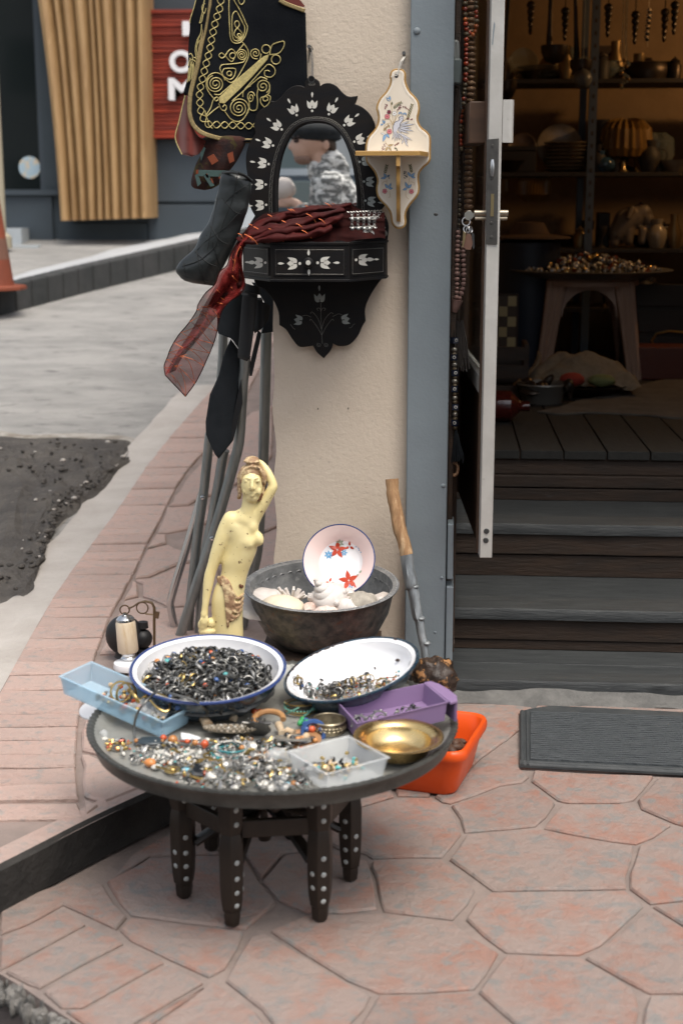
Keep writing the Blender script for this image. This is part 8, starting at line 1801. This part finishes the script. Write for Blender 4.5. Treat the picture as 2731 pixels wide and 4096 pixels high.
obj('end_piece', B().tube([sR(100,640,3.95), sR(88,700,3.95), sR(75,745,3.95)],[.014*1.2,.012,.007],12), M_wb[4], ts_)
# string of eye beads with a tassel
ey = thing('eye_bead_string', sR(80,1740,3.94), 'string of dark blue eye beads and pewter beads ending in a black tassel', 'bead string')
M_eyeb, M_eyew = mat('navy_eye_bead',(.012,.016,.035),.25, coat=.3), mat('white_eye',(.55,.54,.50),.4)
me_eye = mesh_of('eye_bead', B().box((0,0,0),(.0175,.015,.0165)).lathe([(0,.001),(.0048,.0008),(.005,0)],14,(.001,-.0076,.0005), rx(R(90)),1).lathe([(0,.0015),(.0022,.0012),(.0024,0)],10,(.001,-.0079,.0005), rx(R(90)),0),[M_eyeb, M_eyew],40)
me_pew = bead_me(.0075, M_wb[6]); me_sm = bead_me(.0062, M_wb[3])
obj('cord', B().tube([sR(78,900,3.94), sR(75,1200,3.94), sR(82,1500,3.94), sR(84,1740,3.94)],.0012,5), M_cord, ey)
for y, kind in ((985,0),(1065,1),(1103,2),(1130,0),(1165,2),(1193,1),(1230,2),(1262,0),(1300,2),(1335,1),(1370,2),(1400,0),(1445,2),(1478,1),(1513,2),(1555,0),(1590,2),(1618,1),(1655,2),(1690,0),(1730,2)):
    d_ = bpy.data.objects.new('eye_bead' if kind == 0 else 'bead',(me_eye, me_pew, me_sm)[kind]); col.objects.link(d_); d_.parent = ey; d_.location = sR(76 + (y - 985)*.012, y,3.94) - world_org(ey); d_.rotation_euler = (0,0, U(-.5,.7)) if kind == 0 else (0,0,0)
b_ = B()
for k in range(46):
    a = U(-1,1); b_.tube([sR(90,1725,3.945), sR(96 + a*22,1830,3.945 + U(-.01,.01)), sR(110 + a*55 + U(-8,8),2030 + U(-60,20),3.945 + U(-.02,.02))],.0011,4)
obj('tassel', b_, M_canvas, ey)['kind'] = 'stuff'
b_ = B()
for k in range(24): a = k*.2618; b_.ell(sR(72 + 36*math.cos(a),2085 + 55*math.sin(a),3.96),.0048, None,8,6)
b_.tube([sR(60,2035,3.96), sR(45,1750,3.96), sR(50,1300,3.96)],.001,4); item('bead_loop', b_, M_wb[0], 'small loop of tan beads hanging lowest beside the post', 'bead string')
strand([sR(45,1380,3.97), sR(40,1460,3.97), sR(52,1600,3.97), sR(55,1750,3.97), sR(48,1860,3.97)],30*KR,[bead_me(.006, M_wb[5]), bead_me(.007, M_wb[6])], 'short grey bead string behind the eye beads', 'round',1.15,11)
# padlock and small hanging bits
pdl = thing('grey_padlock', sQ(103,800,3.92), 'grey green long shackled padlock hanging beside the steel post', 'padlock')
a, c = sQ(48,800,3.925), sQ(155,552,3.925); obj('lock_body', B().mm((a.x,3.905, a.z),(c.x,3.935, c.z)), mat('grey_green_plastic',(.10,.12,.115),.5, c2=(.075,.09,.088), ns=20), pdl, smooth=40, bevel=.006)
obj('shackle', B().tube(spline([tuple(sQ(84,560,3.92)), tuple(sQ(84,430,3.92)), tuple(sQ(98,395,3.92)), tuple(sQ(114,430,3.92)), tuple(sQ(114,560,3.92))],4),.0062,8), mat('pale_grey_plastic',(.22,.23,.22),.5), pdl)
item('hanging_disc', B().lathe([(0,.003),(.013,.003),(.015,.0015),(.015,0),(0,0)],22, sQ(45,1655,3.96), rx(R(90))), mat('pewter',(.17,.165,.15),.4,.7), 'round pewter disc hanging against the steel post', 'pendant')
b_ = B()
for k in range(26):
    x0, y0 = U(60,160), U(800,980); b_.tube([sQ(x0, y0,3.97), sQ(x0 + U(-20,25), y0 + U(40,120),3.97)], U(.0015,.004),5)
item('trinket_bunch', b_, M_wb[5], 'dark bunch of dangling trinkets below the grey padlock', 'trinkets')['kind'] = 'stuff'
b_ = B()
for k in range(60):
    x0, y0 = 110 + U(-45,45),830 + U(-20,60); P = [sR(x0, y0,3.98), sR(x0 + U(-10,40), y0 + U(60,180),3.98), sR(x0 + U(0,60), y0 + U(200,420),3.98)]; b_.tube(P, U(.001,.0022),4)
item('tangled_fringe', b_, M_wb[5], 'tangled dark leather fringe hanging behind the eye beads', 'fringe')['kind'] = 'stuff'
# ================================================================ WHAT THE MIRROR SEES: a man walking past and a van
YG = YM + .016
def at_m(q, Yr): p = at_y(cA(q)[0],2*YG - Yr); return V((p.x,2*YG - p.y, p.z))
YR = -.2; KM = .574/FPX*(2*YG - YR)
def mp(x, y, d=0.0):       # d: away from the mirror in view pixels
    p = at_m((x, y), YR); return V((p.x, p.y - d*KM, p.z))
def mlimb(b_, pts, n=14):
    P = spline([V(q) for q in pts],4); b_.tube([mp(q[0], q[1], q[2]) for q in P],[q[3]*KM for q in P], n)
    for q in (P[0], P[-1]): b_.ell(mp(q[0], q[1], q[2]), q[3]*KM, None,14,9)
def mell(b_, x, y, d, a, b2, c2): b_.ell(mp(x, y, d),(a*KM, c2*KM, b2*KM), None,18,12)
G0 = mp(760,2000).z
def zy(z): return 560 + (mp(600,560).z - z)/KM       # view row of a height
gz = 0.0; px_per_m = 1/KM
man = thing('person', V((mp(720,900).x, YR, gz)), 'man in a black cap and mottled white fleece jacket walking past, seen in the mirror', 'person')
M_skin = mat('skin',(.66,.42,.32),.5, c2=(.60,.36,.26), ns=6)
bd2 = B()
mell(bd2,620,545,0,135,125,85); mell(bd2,545,600,0,78,95,68); mlimb(bd2,[(488,522,0,14),(462,574,0,17),(451,590,0,16),(484,603,0,20)],8); mell(bd2,512,648,0,26,12,26); mell(bd2,514,664,0,24,11,24); mell(bd2,545,682,0,34,26,34); mlimb(bd2,[(560,668,0,30),(680,630,0,34)],10)
for s_ in (-1,1): mell(bd2,712,580, s_*84,24,40,10); mell(bd2,505,545, s_*36,12,9,12); mlimb(bd2,[(492,528, s_*20,10),(512,526, s_*45,10)],8)
mlimb(bd2,[(660,640,0,66),(700,760,0,72),(740,860,0,80)])
for s_ in (-1,1):           # arms inside the sleeves, hands with fingers round a sheet
    mlimb(bd2,[(740,860, s_*150,60),(700,1100, s_*175,52),(640,1170, s_*150,44),(540,1030, s_*70,30),(500,985, s_*45,28)])
    mell(bd2,470,975, s_*38,48,30,22)
    for k in range(4): mlimb(bd2,[(440,960 + k*14, s_*36,11),(405,955 + k*15, s_*28,10),(375 - 6*k,962 + k*14, s_*14,9)],8)
    mlimb(bd2,[(470,955, s_*30,12),(440,935, s_*16,11),(412,930, s_*8,9)],8)
hipy, footy = zy(.93), zy(.06)
mlimb(bd2,[(740,860,0,110),(750,1200,0,130),(750, hipy,0,130)])
for s_ in (-1,1): mlimb(bd2,[(750, hipy, s_*70,85),(740 + s_*60,(hipy + footy)/2, s_*75,60),(750 + s_*170, footy, s_*75,42)]); mlimb(bd2,[(750 + s_*170, footy, s_*75,40),(660 + s_*170, footy + 25, s_*80,34)])
obj('body', remesh(bd2,.0075,2), M_skin, man, smooth=180)
jk = B()
mlimb(jk,[(690,770,0,105),(745,900,0,165),(770,1080,0,180),(765, hipy - 60,0,165)]); mell(jk,745,870,0,150,110,215); mlimb(jk,[(640,745,0,70),(740,690,0,85),(800,760,0,70)])
for s_ in (-1,1): mlimb(jk,[(745,850, s_*165,92),(720,1090, s_*190,80),(650,1170, s_*165,74),(560,1055, s_*80,58),(545,1035, s_*72,54)])
jb = remesh(jk,.012,2)
for q in jb.v: q += V((noise.noise(q*38), noise.noise(q*38 + V((9,0,0))), noise.noise(q*38 + V((0,9,0)))))*.012
obj('jacket', jb, mat('mottled_fleece',(.82,.80,.76),.95, c2=(.20,.20,.19), ns=17, fac=(.44,.56), stretch=(1,1,2), bump=.012, bs=40), man, smooth=60)
tr_ = B()
for s_ in (-1,1): mlimb(tr_,[(755, hipy - 60, s_*60,112),(750, hipy + 60, s_*72,102),(740 + s_*60,(hipy + footy)/2, s_*75,76),(750 + s_*165, footy - 40, s_*75,62)])
obj('trousers', remesh(tr_,.012,2), M_canvas, man, smooth=180)
sh_ = B()
for s_ in (-1,1): mlimb(sh_,[(775 + s_*170, footy + 10, s_*76,50),(690 + s_*170, footy + 25, s_*80,42),(640 + s_*170, footy + 34, s_*82,34)])
obj('shoe', remesh(sh_,.01,2), M_leather, man, smooth=180)
cp = B(); mell(cp,640,490,0,172,72,108); mell(cp,650,530,0,160,30,102); mlimb(cp,[(500,520,-50,16),(468,524,0,16),(500,520,50,16)],8)
obj('cap', remesh(cp,.008,2), mat('black_wool',(.012,.014,.015),.9, c2=(.02,.022,.024), ns=30), man, smooth=180)
hr2 = B(); mell(hr2,700,545,0,62,40,90); mell(hr2,742,585,0,34,52,74); obj('hair', remesh(hr2,.008,2), mat('short_brown_hair',(.07,.045,.03),.8), man, smooth=180)
for nm, q in (('eyebrow',[(490,528,50,12),(492,524,30,13),(520,522,66,11)]),('eye',[(496,549,42,13),(508,548,56,12)]),('mouth',[(494,656,0,8),(510,656,22,7)])):
    g = B()
    for s_ in (-1,1): mlimb(g,[(a, b2, d*s_, r) for a, b2, d, r in q],8)
    obj(nm, g, mat('dark_features',(.05,.03,.025),.7), man, smooth=60)['kind'] = 'stuff'
bd3 = B(); mell(bd3,548,668,0,68,44,62); obj('stubble', remesh(bd3,.008,1), mat('stubble',(.30,.19,.145),.8), man, smooth=180)
tag(obj('paper_bag', B().ell(mp(415,880,0),(75*KM,60*KM,75*KM), None,18,12, fn=lambda v: 1 + .15*noise.noise(v*2.5)), mat('pale_paper',(.72,.64,.58),.8)), 'pale paper parcel held by the man in the black cap', 'parcel')
# van parked across the street behind the camera
YV = -5.2
van = thing('parked_van', V((-2.4, YV,-.14)), 'dark blue van parked across the street, reflected in the mirror', 'van')
M_vanb = mat('dark_blue_car_paint',(.09,.12,.15),.3,.0, coat=.5); M_vg = mat('sky_pale_glass',(.24,.29,.28),.1, coat=.5)  # glass base colour lightened to stand in for reflected sky
side = [(-2.5,.28),(-2.52,.8),(-2.45,1.02),(-1.75,1.18),(-1.15,1.72),(-.95,1.80),(2.35,1.82),(2.5,1.7),(2.55,.5),(2.5,.28)]
b_ = B().poly([V((-2.2 + x*.95, YV + .85, z - .14)) for x, z in side],(0,1,0),1.75,0, cham=.06); obj('body', b_, M_vanb, van, smooth=50)
for px_ in ([(-1.62,1.2),(-1.08,1.67),(-.45,1.70),(-.45,1.2)],[(-.35,1.2),(-.35,1.70),(.85,1.71),(.85,1.2)],[(.95,1.2),(.95,1.71),(2.2,1.71),(2.3,1.2)]):
    obj('window', B().poly([V((-2.2 + x*.95, YV + .865, z - .14)) for x, z in px_],(0,1,0),.02,0, cham=.006), M_vg, van, smooth=0)
for x in (-1.6,1.6):
    for sy in (.78,-.72):
        wh = obj('wheel', B().lathe([(0,-.1),(.24,-.1),(.33,-.09),(.34,0),(.33,.09),(.24,.1),(0,.1)],30, V((-2.2 + x*.95, YV + sy,.18)), rx(R(90))), M_rub, van, smooth=30)
        obj('rim', B().lathe([(0,.115),(.2,.105),(.21,.09)],20, V((-2.2 + x*.95, YV + sy,.18)), rx(R(-90))), M_chrome, wh)
for z in (.62,.98): obj('side_trim', B().mm((-4.4, YV + .852, z - .02),(0, YV + .872, z + .01)), M_vg, van, smooth=0)
# pale house across the street
hs_ = thing('pale_house', V((-2,-12,-.16)), 'pale rendered house across the street behind the van', 'house')
obj('wall', B().mm((-14,-16,-.16),(12,-12,7.5)), mat('pale_render',(.72,.71,.68),.85, c2=(.68,.67,.63), ns=2), hs_, smooth=0)
for k in range(8):
    for z in (1.0,4.2):
        x = -12 + 3*k; f_ = obj('window', B().mm((x,-12.001, z),(x + 1.2,-11.94, z + 1.6)), M_white, hs_, smooth=0); obj('pane', B().mm((x + .08,-11.94, z + .08),(x + 1.12,-11.93, z + 1.52)), M_vg, f_, smooth=0)
